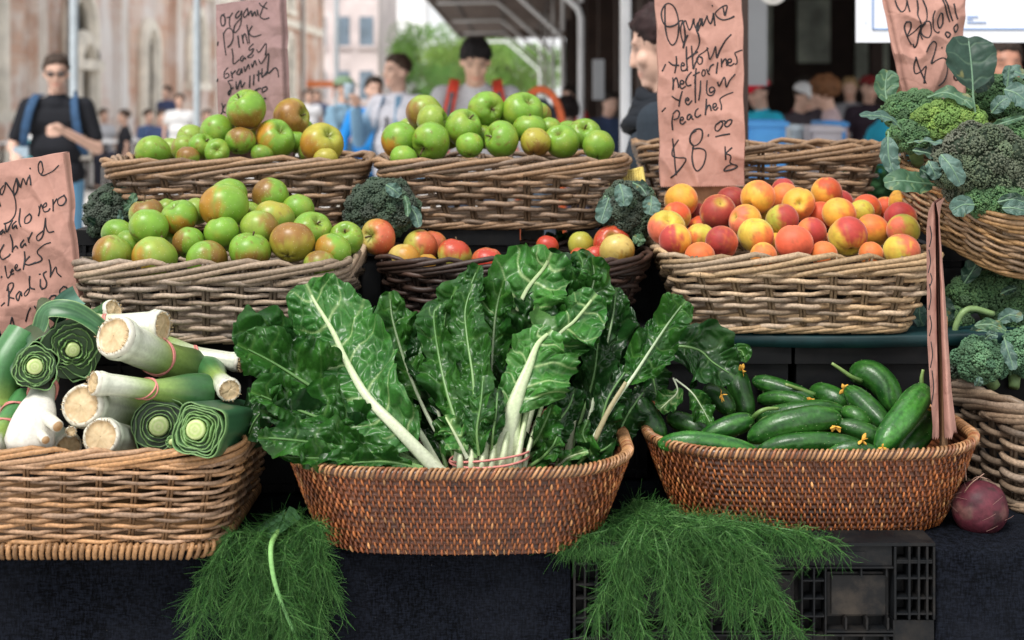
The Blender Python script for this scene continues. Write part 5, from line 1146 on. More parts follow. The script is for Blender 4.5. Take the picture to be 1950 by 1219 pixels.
# ================= table, cloth, crates, signs
def m_cloth(name, base):
    t = NT(name); c = t.coord(); w1 = t.n('ShaderNodeTexWave', wave_type='BANDS', bands_direction='X'); w1.inputs['Scale'].default_value = 190; w1.inputs['Distortion'].default_value = 1.2; t.l(c, w1.inputs[0])
    w2 = t.n('ShaderNodeTexWave', wave_type='BANDS', bands_direction='Z'); w2.inputs['Scale'].default_value = 190; w2.inputs['Distortion'].default_value = 1.2; t.l(c, w2.inputs[0])
    h = t.math('MULTIPLY', t.noise(420, 2, t.mapping(c, (1, 1, .25))), t.noise(420, 2, t.mapping(c, (.25, .25, 1)))); b = np.array(base); dust = t.ramp(t.noise(7, 6, c, .65), [(.42, 0.0), (.78, 1.0)])
    col = t.ramp(h, [(.16, tuple(b * .3)), (.36, tuple(b * 2.6))]); col = t.mixc(t.math('MULTIPLY', dust, .55), col, tuple(b * 3.2 + .006))
    vo = t.n('ShaderNodeTexVoronoi'); vo.inputs['Scale'].default_value = 70; t.l(c, vo.inputs[0]); lint = t.ramp(vo.outputs[0], [(.03, 1.0), (.06, 0.0)]); sel = t.math('MULTIPLY', lint, t.ramp(t.noise(22, 2, c), [(.55, 0.0), (.62, .35)]))
    col = t.mixc(sel, col, (.16, .15, .14)); return t.bsdf(col, .9, t.bump(h, .7, .002), .06)
M_CLOTH = m_cloth('black_cloth', (.0026, .0033, .0054))
def m_plastic(name, base, dirt=.5):
    t = NT(name); c = t.coord(); b = np.array(base); n = t.ramp(t.noise(16, 7, c, .7), [(.48, 0.0), (.8, 1.0)]); pass
    k = t.math('MULTIPLY', n, dirt)
    col = t.mixc(k, tuple(b), (.11, .085, .062)); return t.bsdf(col, t.ramp(t.noise(30, 4, c), [(.3, .45), (.7, .7)]), t.bump(t.noise(120, 4, c), .25, .0008), .22)
M_CRATE = m_plastic('black_crate_plastic', (.0040, .0050, .0064), .20)
M_CRATE2 = m_plastic('black_crate_plain', (.0028, .0033, .0042), .06)
M_WOOD = m_plain('raw_wood', (.33, .19, .10), .65, 40, .3, .3)
M_LEG = m_plain('table_steel', (.2, .2, .2), .4)
o = thing('market_table', (0, 2.7, 0), 'long trestle table under the black cloth', 'table')
mb = MB(); mb.box((-1.6, 2.13, ZT - .035), (1.6, 3.35, ZT - .006), (.3, .2, .1)); mb.build('tabletop', M_WOOD, o, smooth=False)
for x in (-1.5, 1.5):
    for y in (2.2, 3.28): mb = MB(); mb.box((x - .02, y - .02, 0), (x + .02, y + .02, ZT - .036)); mb.build('leg', M_LEG, o, smooth=False)
o = thing('tablecloth', (0, 2.7, ZT), 'black woven cloth covering the table and hanging down its front', 'tablecloth')
mb = MB(); nx = 460; xs = np.sort(np.concatenate([np.linspace(-1.62, 1.62, nx - 8), X(1092, 2.012) + np.array([-.004, -.001, .001, .004]), X(1781, 2.012) + np.array([-.004, -.001, .001, .004])]))
sec = [(3.36, ZT)] + [(2.04 + .02 * q, ZT) for q in range(20, 0, -3)] + [(2.034, ZT - .0005), (2.026, ZT - .004), (2.0215, ZT - .010)] + [(2.021, ZT - .02 - .018 * q) for q in range(42)]
Y = np.array([s[0] for s in sec]); Z = np.array([s[1] for s in sec]); dr = np.clip((ZT - Z) / .3, 0, 1)
wave = vnoise(S3(xs * 4.2, 0, 3), 8) * .012 + vnoise(S3(xs * 11, 0, 9), 9) * .004
gx = np.stack([np.broadcast_to(xs[None], (len(Y), nx)), Y[:, None] + dr[:, None] * (wave[None] + .004) + .07 * (Y[:, None] < 2.06) * sstep(-.0035, .0035, xs - X(1092, 2.012) ) * sstep(-.0035, .0035, X(1781, 2.012) - xs), Z[:, None] + .0018 * vnoise(S3(xs[None] * 9, Y[:, None] * 9, Z[:, None] * 3), 3) * (np.abs(Y[:, None] - 2.021) > .05)], -1)
left = sstep(-.62, -.80, gx[..., 0])      # the corner of the cloth slumps on the left
gx[..., 2] -= .012 * left * (Y[:, None] < 2.06)
mb.grid(gx, (.01, .01, .01)); mb.build('cloth', M_CLOTH, o)

def crate(label, x0, x1, y0, y1, z0, z1, ribs=9, group='black crates stacked under the baskets', mat=None, plain=False, name='plastic_crate'):
    o = thing(name, ((x0 + x1) / 2, (y0 + y1) / 2, z0), label, 'crate', group); m = mat or M_CRATE2
    mb = MB(); t = .010
    mb.box((x0 + .004, y0 + .008, z0), (x1 - .004, y0 + .016, z1 - .03)); mb.box((x0 + .004, y1 - .016, z0), (x1 - .004, y1 - .008, z1 - .03)); mb.box((x0 + .004, y0 + .017, z0), (x0 + .012, y1 - .017, z1 - .03)); mb.box((x1 - .012, y0 + .017, z0), (x1 - .004, y1 - .017, z1 - .03)); mb.box((x0 + .013, y0 + .017, z0 + .001), (x1 - .013, y1 - .017, z0 + .008))
    mb.build('wall', m, o, smooth=False)
    mb = MB(); mb.box((x0, y0, z1 - .028), (x1, y0 + .018, z1)); mb.box((x0, y1 - .018, z1 - .028), (x1, y1, z1)); mb.box((x0, y0 + .0185, z1 - .028), (x0 + .018, y1 - .0185, z1)); mb.box((x1 - .018, y0 + .0185, z1 - .028), (x1, y1 - .0185, z1)); mb.build('rim', m, o, smooth=False)
    if not plain:
        mb = MB()
        for k in range(ribs):
            x = x0 + .02 + (x1 - x0 - .04) * k / (ribs - 1); mb.box((x - .003, y0 - .001, z0 + .002), (x + .003, y0 + .0075, z1 - .029))
        for z in (z0 + .012, (z0 + z1) / 2, z1 - .045): mb.box((x0 + .005, y0 + .001, z - .003), (x1 - .005, y0 + .0072, z + .003))
        mb.build('ribs', m, o, smooth=False)
    return o
crate('black crate under the grey-brown apple basket', -.86, -.26, 2.28, 2.60, ZT + .003, ZM)
crate('black crate hidden behind the chard under the dark basket', -.25, .23, 2.37, 2.66, ZT + .003, ZM)
crate('black crate on the left of the pair behind the cucumbers', .24, X(1507, 2.345), 2.345, 2.66, ZT + .003, ZM - .0225, plain=True)
crate('smooth black crate on the right of the pair behind the cucumbers', X(1514, 2.345), .86, 2.345, 2.66, ZT + .003, ZM - .0225, plain=True)
o = thing('shelf_board', (.5, 2.5, ZM - .011), 'dark teal board carrying the peach basket', 'shelf')
mb = MB(); xs = np.linspace(.30, .86, 40); yf = 2.335 + .012 * ((xs - .58) / .28) ** 2; pro = [(0, 0), (-.002, -.004), (0, -.020), (.006, -.021)]
g = np.stack([np.stack([xs, yf * 0 + 2.68, xs * 0 + ZM], -1)] + [np.stack([xs, yf + a, ZM + b + .003 * np.sin(xs * 9)], -1) for a, b in pro]); mb.grid(g, (.01, .06, .06)); mb.build('board', m_plain('teal_plastic', (.004, .024, .027), .45, 20, .3), o)
crate('black crate under the top left basket', X(140, 2.62), X(640, 2.62), 2.62, 2.98, ZT + .003, ZU, ribs=12)
crate('black crate under the left end of the top middle basket', X(660, 2.62), X(990, 2.62), 2.62, 2.98, ZT + .003, ZU, ribs=8)
crate('black crate under the right end of the top middle basket', X(1090, 2.62), X(1330, 2.62), 2.62, 2.98, ZT + .003, ZU, ribs=7)
crate('black crate under the empty-looking basket', X(1345, 2.7), X(1760, 2.7), 2.72, 3.14, ZT + .003, ZU + .008, ribs=9)
crate('added black crate darkening the gap under the tilted broccoli basket', X(1775, 2.66), X(2120, 2.66), 2.68, 3.05, ZT + .003, 1.125, ribs=7)  # added to block the bright view behind and keep this gap dark
crate('black crate at the far end of the lower row, right of the teal board', .87, 1.5, 2.62, 2.672, ZT + .003, 1.05, ribs=7)
o = thing('foam_box', P(1015, 470, 2.9), 'white foam box standing in the gap between the two crates', 'box'); mb = MB(); mb.box((X(992, 2.86), 2.86, 1.0), (X(1036, 2.86), 2.98, ZU - .004), (.6, .6, .58)); mb.build('wall', m_plain('white_foam', (.62, .62, .60), .8, 80, .08), o, smooth=False)
mb = MB(); mb.box((X(990, 2.86), 2.855, ZU - .0035), (X(1038, 2.86), 2.985, ZU - .001), (.6, .6, .58)); mb.build('lid', bpy.data.materials['white_foam'], o, smooth=False)
o = thing('leafy_greens', P(1062, 460, 2.9), 'bright green leaves seen through the gap between the crates', 'greens')
for j, (px, py) in enumerate([(1048, 450), (1062, 440), (1076, 452), (1056, 462), (1072, 470), (1044, 472)]):
    leaf(o, [(px, py + 26, 2.95), (px + 2, py + 10, 2.9), (px + 6 * (j % 3 - 1), py - 8, 2.88)], 13, 13, (0, -1, .3), 0, .006, .002, 'lit', (3, 1), 900 + j, .1, .014, .6, 40, 31, .02)
# yellow perforated tray between the top baskets
o = thing('plastic_tray', P(1195, 372, 2.75), 'yellow perforated plastic tray tilted behind the leaf-wrapped broccoli', 'tray'); M_YEL = m_plain('yellow_plastic', (.60, .47, .12), .45, 60, .1)
mb = MB(); a, b, c, d = PP((1160, 372, 2.66), (1226, 352, 2.66), (1222, 322, 2.74), (1168, 336, 2.74))
for k in range(8):
    f = k / 7; p0, p1 = a + (d - a) * f, b + (c - b) * f; mb.tubes(np.stack([p0 + (p1 - p0) * q for q in np.linspace(0, 1, 4)])[None], .0026, 6)
for k in range(13):
    f = k / 12; p0, p1 = a + (b - a) * f, d + (c - d) * f; mb.tubes(np.stack([p0 + (p1 - p0) * q for q in np.linspace(0, 1, 4)])[None], .0026, 6)
mb.build('mesh_panel', M_YEL, o); mb = MB(); mb.tubes(np.stack([a, b, c, d, a])[None], .005, 8, cap=False); mb.build('edge', M_YEL, o)

# ---- the big crate in front
o = thing('plastic_crate', (.26, 2.2, .5), 'dusty black folding crate under the cucumbers, its moulded side facing out', 'crate', 'black crates stacked under the baskets')
dC = 2.012; kC = dC / F
def cb(mb, x0, y0, x1, y1, f, b=.03):     # a block on the crate's side, f metres behind its outermost face
    a = P(x0, y0, dC); c = P(x1, y1, dC); mb.box((a[0], dC + f, c[2]), (c[0], dC + f + b, a[2]))
zt = P(0, 1036, dC)[2]; xl, xr = X(1092, dC), X(1781, dC); zb = .50
mb = MB(); mb.box((xl, dC + .026, zb), (xr, dC + .034, zt - .002)); mb.box((xl, dC + .035, zb), (xl + .008, 2.4, zt - .002)); mb.box((xr - .008, dC + .035, zb), (xr, 2.4, zt - .002)); mb.build('wall', M_CRATE, o, smooth=False)
mb = MB(); cb(mb, 1160, 1036, 1700, 1079, .004, .021); cb(mb, 1092, 1034, 1781, 1040, 0, .06); cb(mb, 1570, 1052, 1648, 1074, .002, .004); cb(mb, 1488, 1046, 1568, 1072, .002, .003)
for x in np.linspace(1110, 1765, 15): mb.box((X(x, dC), 2.05, zt - .002), (X(x + 5, dC), 2.075, zt + .001))
mb.build('rim', M_CRATE, o, smooth=False)
mb = MB()
for x in (1092, 1112, 1134, 1156): cb(mb, x, 1041, x + 4, 1260, 0, .026)
for y in (1072, 1112, 1138, 1176, 1183, 1214): cb(mb, 1097, y, 1155, y + 4, .001, .025)
for x in (1703, 1730, 1748, 1764, 1777): cb(mb, x, 1041, x + 4, 1180, 0, .026)
for y in (1067, 1070, 1100, 1138, 1168): cb(mb, 1708, y, 1776, y + 3.5, .001, .025)
for x in (1526, 1549, 1571): cb(mb, x, 1080, x + 3, 1219, 0, .026)
for y in (1080, 1105, 1139, 1173, 1210): cb(mb, 1530, y, 1570, y + 3, .001, .025)
for y in (1080,): cb(mb, 1160, y, 1525, y + 3, .001, .025); cb(mb, 1575, y, 1702, y + 3, .001, .025)
for y in (1202, 1209): cb(mb, 1160, y, 1525, y + 3.5, .001, .025); cb(mb, 1575, y, 1702, y + 3.5, .001, .025)
for x in list(range(1178, 1526, 44)) + [1610, 1650, 1690]: cb(mb, x, 1178, x + 4, 1201, .002, .024); cb(mb, x - 6, 1213, x - 2, 1260, .002, .024)
for x in (1640, 1688): cb(mb, x, 1084, x + 3, 1100, .003, .022)
cb(mb, 1703, 1184, 1781, 1230, .006, .02); mb.build('ribs', M_CRATE, o, smooth=False)
mb = MB()
for (x0, x1) in ((1172, 1516), (1580, 1697)):
    for (i0, i1, f) in ((0, 0, .016), (7, 5, .012)): cb(mb, x0 + i0, 1096 + i1, x1 - i0, 1181 - i1, f, .004)
mb.build('label_panel', m_plastic('black_crate_panel', (.0075, .0078, .0085), .40), o, smooth=False)

# ---- paper bag signs
def m_paper(name, base):
    t = NT(name); c = t.coord(); b = np.array(base); n = t.noise(9, 6, c, .65); fib = t.noise(120, 4, c)
    col = t.ramp(n, [(.3, tuple(b * .80)), (.7, tuple(b * 1.12))]); col = t.mixc(.12, col, t.ramp(fib, [(.35, tuple(b * .75)), (.65, tuple(b * 1.25))])); vo = t.n('ShaderNodeTexVoronoi', feature='DISTANCE_TO_EDGE'); vo.inputs['Scale'].default_value = 24; t.l(t.mixc(.12, c, t.noise(14, 3, c, .5, 1)), vo.inputs[0]); cr = t.math('MINIMUM', vo.outputs[0], .22); return t.bsdf(col, .8, t.bump(t.math('ADD', t.math('MULTIPLY', cr, 3.0), t.noise(50, 5, c)), .45, .0016), .2)
M_PAPER = m_paper('kraft_paper', (.43, .235, .188)); M_PAPER2 = m_paper('kraft_paper_dusky', (.32, .205, .198)); M_INK = m_plain('marker_ink', (.012, .011, .014), .5, 60, .2)
def sign(label, q, d, ink, seed, gus='r', gw=14, m=None, crinkle=.010, wr=1.5, stick=None, teeth=True, name='paper_sign'):
    """q: four photo corners tl, tr, br, bl of the front sheet; ink: strokes in photo pixels"""
    tl, tr, br, bl = [np.array(v, float) for v in q]; root = thing(name, P(*(bl + br) / 2, d), label, 'price sign', 'handwritten paper bag price signs')
    nu, nv = 90, 110; u = np.linspace(0, 1, nu); v = np.linspace(0, 1, nv)
    def uvpx(u_, v_): return (tl * ((1 - u_) * (1 - v_))[..., None] + tr * (u_ * (1 - v_))[..., None] + br * (u_ * v_)[..., None] + bl * ((1 - u_) * v_)[..., None])
    def disp(px): # metres towards the viewer
        x = px * d / F
        r = fbm(S3(x[..., 0] * 11, x[..., 1] * 8, seed), seed, 2); rid = 1 - np.abs(vnoise(S3(x[..., 0] * 20 + x[..., 1] * 6, x[..., 1] * 16 - x[..., 0] * 9, seed + 3), seed + 2)) * 2
        r2 = 1 - np.abs(vnoise(S3(x[..., 0] * 30 - x[..., 1] * 14, x[..., 1] * 9, seed + 8), seed + 5)) * 2
        return crinkle * (.55 * r + .5 * np.clip(rid, -.3, 1) ** 1 + .4 * np.clip(r2, -.3, 1))
    U, V = np.meshgrid(u, v, indexing='xy'); px = uvpx(U, V)
    ew = 1.6 * vnoise(S3(V * 9, U * 0 + seed, 0), seed); px[..., 0] += ew * (2 * np.abs(U - .5)) ** 3; px[..., 1] += 1.2 * vnoise(S3(U * 7, seed, 2), seed + 3) * (V < .02)
    if teeth: px[-1, :, 1] += 3.2 * (np.arange(nu) % 2)
    g = P(px[..., 0], px[..., 1], d * np.ones_like(U)).transpose(1, 2, 0) if False else np.stack([(px[..., 0] - PX) * d / F, d - disp(px), CZ - (px[..., 1] - HY) * d / F], -1)
    mb = MB(); mb.grid(g, (.5, .3, .2)); mm = m or M_PAPER
    th = .009
    for side, col_ in (('l', 0), ('r', -1)):
        e = g[:, col_]; w_ = gw * d / F * (1 if side == gus else .15); sx = -1 if side == 'l' else 1
        s1 = e + [sx * w_ * .5, th * .35, 0]; s2 = e + [sx * w_ * .62, th * .5, 0]; s3 = e + [sx * w_, th, 0]; mb.grid(np.stack([e, s1, s2 + [-sx * w_ * .25, 0, 0], s3], 1), (.5, .3, .2))
    bk = g.copy(); bk[..., 1] = d + th; bk[:, 0, 0] -= gw * d / F * (1 if gus == 'l' else .15); bk[:, -1, 0] += gw * d / F * (1 if gus == 'r' else .15); mb.grid(bk[::3, ::3], (.5, .3, .2)); mb.grid(np.stack([g[0], bk[0] + [0, 0, .001]]), (.5, .3, .2))
    mb.build('paper_bag', mm, root, smooth=True)
    mb = MB()
    for s_ in ink:
        s_ = np.array(s_, float); n = max(6, int(np.linalg.norm(np.diff(s_, axis=0), axis=1).sum() / 2.0)); c = cat_rom(s_, n) if len(s_) > 1 else s_
        p = np.stack([(c[:, 0] - PX) * d / F, d - disp(c) - .0006, CZ - (c[:, 1] - HY) * d / F], -1)
        ww = wr * d / F * (1 + .25 * vnoise(S3(np.arange(n) * .12, seed, len(s_)), seed))
        mb.tubes(p[None], ww[None], 6, (.01, .01, .012), flat=.3, ref=(0, 1, 0))
    if ink: mb.build('lettering', M_INK, root)
    if stick:
        x0, y0, x1, y1 = stick; mb = MB(); a = P(x0, y0, d + th + .003); b = P(x1, y1, d + th + .003); mb.box((a[0], d + th + .002, b[2]), (b[0], d + th + .020, a[2]), (.4, .25, .14)); mb.build('wooden_stake', M_WOOD, root, smooth=False)
    return root
def tf(x0, y0, s, L): return [[(x0 + x / s, y0 + y / s) for x, y in st] for st in L]
A1 = [[(165,50),(160,150),(160,300),(180,430),(215,505),(245,525),(285,490),(312,400),(318,260),(300,150),(265,75),(215,40),(170,50),(130,110),(118,180),(135,260),(175,305),(230,308),(290,285),(330,245),(375,240)],
 [(375,240),(345,300),(340,370),(360,460),(380,500),(395,430),(385,330),(375,270),(400,240),(420,300),(440,350),(470,310),(495,215)], [(380,500),(372,560),(395,480),(425,405)],
 [(495,215),(500,270),(520,330),(545,360),(550,310),(545,260),(530,300),(525,350),(545,400),(562,480),(548,550),(510,610),(480,660)], [(570,210),(545,280),(540,350),(565,310),(590,215),(595,300),(640,210),(650,180),(660,230),(690,275),(715,215),(725,150)],
 [(725,150),(735,230),(742,300)], [(703,60),(712,76)], [(830,80),(850,180),(862,150),(878,70),(830,75),(775,115),(745,155),(770,200),(830,232),(900,220),(965,190)],
 [(200,715),(250,755),(320,760)], [(285,650),(290,740),(270,850)], [(345,760),(375,765),(380,740),(355,730),(340,770),(350,820),(395,815),(420,770)], [(410,540),(410,700),(415,825)], [(470,530),(480,680),(485,800),(510,740),(545,680)], [(410,690),(480,640),(545,600)],
 [(560,650),(530,690),(555,745),(590,730),(590,670),(550,650),(620,600),(660,560)], [(645,550),(660,620),(680,690),(720,620),(745,540),(755,620),(765,670),(800,580),(860,470),(925,400)], [(165,745),(120,830)],
 [(245,900),(250,970),(245,1045)], [(250,960),(275,910),(290,905),(305,960),(315,1020)], [(330,970),(365,975),(370,945),(340,935),(330,990),(350,1030),(395,1000)], [(465,835),(415,890),(395,950),(415,995),(460,985)], [(520,790),(510,880),(500,970)], [(480,880),(560,835)],
 [(605,805),(585,850),(600,885),(625,860),(620,815),(595,810)], [(640,800),(660,850),(680,865)], [(665,830),(690,770),(730,745)], [(775,720),(765,800),(758,855)], [(815,680),(820,780)], [(820,740),(850,690),(870,690),(880,765)], [(885,730),(925,720),(925,690),(895,690),(890,745),(920,765),(960,735)],
 [(1055,580),(1000,600),(965,620),(985,670),(990,730),(965,750)], [(508,920),(505,1050),(510,1195)], [(572,935),(565,1050),(548,1165)], [(650,930),(645,1020),(650,1085),(680,1110),(720,1100),(745,1050),(720,1010),(680,1030),(690,1075),(740,1050)], [(770,950),(790,1000),(820,940),(850,900),(870,1010),(910,930),(970,860)]]
A2 = [[(390,120),(430,130),(425,100),(400,110),(395,150),(425,180),(470,130)], [(355,20),(330,120),(318,200)], [(232,80),(280,115),(325,130)], [(250,300),(240,380),(248,475)], [(245,290),(290,245),(325,270),(310,330),(260,355)], [(335,360),(370,350),(365,325),(340,330),(335,385),(365,405),(400,370)],
 [(455,290),(425,300),(415,345),(440,350),(465,300),(470,340),(490,350)], [(545,220),(515,250),(505,300),(530,325),(575,295)], [(640,110),(635,200),(625,300)], [(630,240),(660,190),(680,190),(695,250)], [(705,215),(750,200),(750,165),(720,175),(715,215),(740,245),(775,210)], [(950,35),(880,60),(820,95),(800,125),(815,190),(810,240)], [(165,212),(120,262)],
 [(318,585),(270,660),(245,720),(250,775),(310,795),(380,795),(398,820),(360,890),(290,970),(222,1028)], [(248,570),(258,650),(268,750),(275,880),(285,995)],
 [(520,480),(465,520),(445,590),(465,640),(500,655),(550,630),(585,570),(590,490),(560,460),(500,475),(455,540),(450,610),(490,660),(480,690),(560,685),(620,710),(632,770),(605,870),(560,930),(520,945),(485,890),(470,790),(485,680)],
 [(665,520),(655,548)], [(790,380),(745,420),(740,470),(770,485),(805,450),(825,390),(790,370),(850,365)], [(860,365),(850,420),(880,435),(920,400),(930,355),(890,360),(860,395)], [(740,552),(830,530),(910,518)], [(850,660),(852,740),(858,820)], [(930,675),(880,720),(860,745),(900,760),(915,790),(905,840),(930,865),(995,890),(950,925),(850,948),(845,930),(880,890),(930,870)]]
sign('tall paper bag sign reading Organic yellow nectarines yellow peaches $8.00 kg', [(1248, -30), (1412, -30), (1417, 352), (1258, 354)], 2.60, tf(1240, 0, 6.095, A1) + tf(1240, 170, 6.095, A2), 1, 'r', 3, stick=(1292, -20, 1398, 470))
B1 = [[(150,140),(115,165),(112,220),(130,265),(155,240),(150,170),(120,150)], [(170,180),(205,170),(235,130)], [(205,170),(200,240),(208,275)], [(300,110),(265,150),(270,185),(310,150),(325,110),(320,200),(300,280),(260,330),(245,310),(260,250),(320,180)], [(375,90),(345,140),(350,180),(385,140),(380,80),(395,160)], [(395,150),(420,110),(430,165),(455,120),(470,165)], [(480,100),(490,160)], [(575,20),(540,70),(520,130),(510,170),(550,195),(600,180)], [(500,30),(520,60),(580,90)],
 [(140,330),(150,450),(165,560)], [(140,350),(180,290),(225,300),(240,370),(220,440),(180,480)], [(285,360),(300,480)], [(325,350),(340,440)], [(330,400),(355,340),(385,445)], [(375,250),(390,350),(400,440)], [(430,260),(395,330),(440,370),(520,350)], [(225,490),(235,560),(240,645),(300,600)], [(340,560),(310,590),(325,620),(350,580),(365,600)], [(440,440),(400,480),(400,510),(440,490),(420,540),(380,575),(420,580),(440,550)], [(470,500),(490,530),(520,500),(565,440),(570,490),(560,560)],
 [(185,680),(150,730),(155,790),(195,770),(185,740),(160,750)], [(215,720),(230,790)], [(225,750),(260,710)], [(300,690),(270,740),(300,750),(320,690),(325,740)], [(345,670),(355,720),(390,650),(400,700)], [(420,640),(430,680),(455,610),(470,660)], [(490,600),(520,640),(590,540),(585,640),(570,740),(525,770)],
 [(235,810),(190,820),(215,870),(210,930),(195,960),(190,930),(240,880)], [(265,820),(275,900),(310,810),(320,880),(355,830)], [(405,760),(400,885)], [(445,750),(440,860)], [(490,710),(490,820)], [(470,760),(530,730)], [(525,690),(525,780),(575,720),(590,740),(650,685),(680,710),(690,780)], [(470,900),(430,935),(450,950),(480,900),(520,890)], [(530,890),(530,930),(575,900),(565,875),(530,890)], [(520,1000),(565,990)], [(125,1040),(135,1110),(110,1170)], [(160,1050),(130,1110),(160,1140)], [(85,420),(78,460)], [(88,795),(78,825)]]
sign('paper bag sign reading Organic Pink Lady Granny Smith above the top left basket', [(411, 9), (531, -6), (543, 300), (421, 300)], 2.86, tf(400, 0, 5.3, B1), 2, 'r', 13, M_PAPER2, .008, 1.25)
Ca = [[(60,440),(15,500),(30,555),(70,470),(80,410),(110,450),(160,540),(185,650),(180,780),(130,860),(60,890)], [(10,530),(-10,600),(12,690)], [(210,355),(165,480),(175,555),(215,470),(210,360),(245,470)], [(245,470),(290,360),(320,435),(350,340)], [(355,320),(370,380),(380,440)], [(352,240),(362,255)], [(490,160),(455,210),(460,290),(490,310),(520,250),(500,165),(470,180)], [(480,320),(530,325),(620,280),(690,210)],
 [(60,950),(20,990),(30,1010),(65,970),(75,1000)], [(80,890),(100,980),(160,845)], [(205,855),(165,900),(170,945),(205,900),(215,945)], [(235,710),(235,850),(265,920)], [(340,780),(300,820),(305,880),(350,870),(370,810),(340,770)], [(460,680),(470,740),(455,800)], [(470,720),(500,660),(520,710)], [(520,700),(560,680),(555,640),(525,680),(530,740),(580,740),(605,705)], [(635,600),(640,740)], [(640,660),(690,590)], [(760,555),(700,600),(705,660),(750,670),(780,610),(750,550)],
 [(130,1010),(150,1110),(150,1219)], [(345,1040),(350,1110)], [(350,1070),(400,980)], [(530,960),(450,1030),(465,1080),(520,1020),(555,820),(560,920),(590,980),(660,970)]]
Cb = [[(60,150),(10,260),(40,325),(110,290),(130,260)], [(150,220),(190,170),(215,200)], [(290,95),(250,150),(260,190),(300,140),(310,170)], [(65,400),(70,480),(90,545),(130,500)], [(120,480),(165,455),(150,440),(130,500),(170,490)], [(190,440),(225,400),(210,380),(190,430),(220,455),(265,430)], [(290,230),(300,340),(295,440)], [(350,290),(310,340),(300,370),(350,390),(420,360)], [(615,125),(540,150),(450,220),(445,260),(490,310),(470,350),(350,390)],
 [(95,640),(115,750),(120,860)], [(85,690),(100,620),(150,600),(155,650),(110,750),(180,780)], [(240,690),(200,750),(230,800),(255,700),(270,750)], [(350,660),(300,720),(320,745),(360,680),(370,510),(370,640),(430,665)], [(480,550),(490,640),(520,660)], [(545,465),(510,500),(550,590),(540,650),(500,670)], [(575,325),(590,430),(590,535)], [(590,520),(650,415),(665,480),(715,530)], [(620,740),(585,780),(600,825),(650,790),(650,745),(600,750)], [(740,640),(695,690),(710,750),(765,720),(775,660),(730,640)], [(380,875),(340,950),(300,1050)], [(425,855),(440,890)], [(155,990),(110,1170)], [(155,990),(175,1110)], [(80,820),(40,860)], [(20,520),(15,545)], [(480,495),(460,500)]]
sign('leaning paper bag sign reading Organic cavalo nero chard leeks radish, behind the leeks', [(-62, 322), (122, 291), (160, 690), (16, 690)], 2.27, tf(0, 280, 6.094, Ca) + tf(0, 440, 6.094, Cb), 3, 'r', 10, None, .011, 1.35)
D1 = [[(515,0),(540,80),(580,140),(620,110),(645,20)], [(640,0),(655,70),(670,140)], [(760,0),(770,100),(760,180),(790,280)], [(825,0),(860,100),(865,200),(840,270),(800,330)], [(640,250),(620,310),(640,410),(700,520)], [(635,260),(680,260),(690,330),(650,420),(740,360),(800,290),(780,400),(745,550),(715,510)], [(790,290),(800,400),(820,460)], [(830,260),(800,340),(820,410),(880,440),(910,370),(890,260),(830,260)], [(950,130),(925,220),(940,340),(985,385),(1010,370)], [(1010,170),(985,250),(1010,330),(1050,270),(1040,170),(1010,160)], [(1030,-20),(1080,130),(1130,260)], [(1060,-10),(1110,120),(1160,250)], [(1160,50),(1180,140),(1210,230)],
 [(1100,370),(1080,400),(1110,440),(1135,400),(1100,370)], [(1200,285),(1170,330),(1190,380),(1220,330),(1205,280)], [(850,610),(890,530),(940,485),(980,520),(950,640),(915,740),(980,700),(1060,675),(1105,720),(1110,830),(1070,940),(1000,1000)], [(1040,552),(1052,556)], [(740,660),(780,780),(855,970)], [(740,680),(720,780),(735,855),(800,830),(855,770),(845,870),(830,970)], [(1230,810),(1205,900),(1240,930),(1260,860),(1290,810),(1290,880),(1330,830),(1370,950)]]
sign('crumpled paper bag sign reading Organic Brocolli $3.00 behind the broccoli heap', [(1690, -40), (1832, -40), (1838, 200), (1736, 200)], 2.62, tf(1620, 0, 6.096, D1), 4, 'l', 14, None, .016, 1.45)
# the bag seen from its side
o = thing('paper_sign', P(1800, 860, 2.12), 'paper bag sign seen edge-on, stuck on a stake in the cucumber basket', 'price sign', 'handwritten paper bag price signs')
nv = 90; v = np.linspace(0, 1, nv)
def edge(pts): pts = np.array(pts, float); return np.interp(v, pts[:, 0], pts[:, 1])
yy = 386 + v * 446; xf = edge([(0, 1776), (.04, 1768), (.12, 1764), (.6, 1766), (.95, 1776), (1, 1775)]); xm = edge([(0, 1780), (.06, 1781), (.5, 1783), (1, 1788)]); xm2 = edge([(0, 1782), (.06, 1787), (.5, 1792), (1, 1799)]); xb = edge([(0, 1784), (.05, 1788), (.4, 1800), (.8, 1812), (1, 1823)])
dd = 2.12
def col_(x, off, tooth=0):
    y = yy + 2.0 * vnoise(S3(v * 3, x[0], 2), 3); d = dd + off + .003 * vnoise(S3(v * 14, x[0], 5), 6); 
    return np.stack([(x - PX) * d / F, d, CZ - (y - HY) * d / F], -1)
mb = MB(); cols = []
xs = [xf * (1 - t) + xm * t for t in np.linspace(0, 1, 7)]; of = [.0 + .0 * t for t in np.linspace(0, 1, 7)]
g1 = np.stack([col_(x, .012 * i / 6) for i, x in enumerate(xs)], 1); g2 = np.stack([col_(xm * (1 - t) + xm2 * t, .012 + .07 * math.sin(t * math.pi)) for t in np.linspace(0, 1, 7)], 1); xs3 = [xm2 * (1 - t) + xb * t for t in np.linspace(0, 1, 14)]; g3 = np.stack([col_(x, .012 - .010 * math.sin(i / 13 * math.pi)) for i, x in enumerate(xs3)], 1)
for g in (g1, g3):
    g[-1, :, 2] -= .004 * (np.arange(g.shape[1]) % 2)
g3[-1, 9:, 2] += .010
back = np.stack([g1[:, 0], g1[:, 0] + [.046, .11, 0]], 1); back2 = np.stack([g3[:, -1], g1[:, 0] + [.052, .11, 0]], 1)
for g in (g1, g2, g3, back, back2): mb.grid(g, (.5, .3, .2))
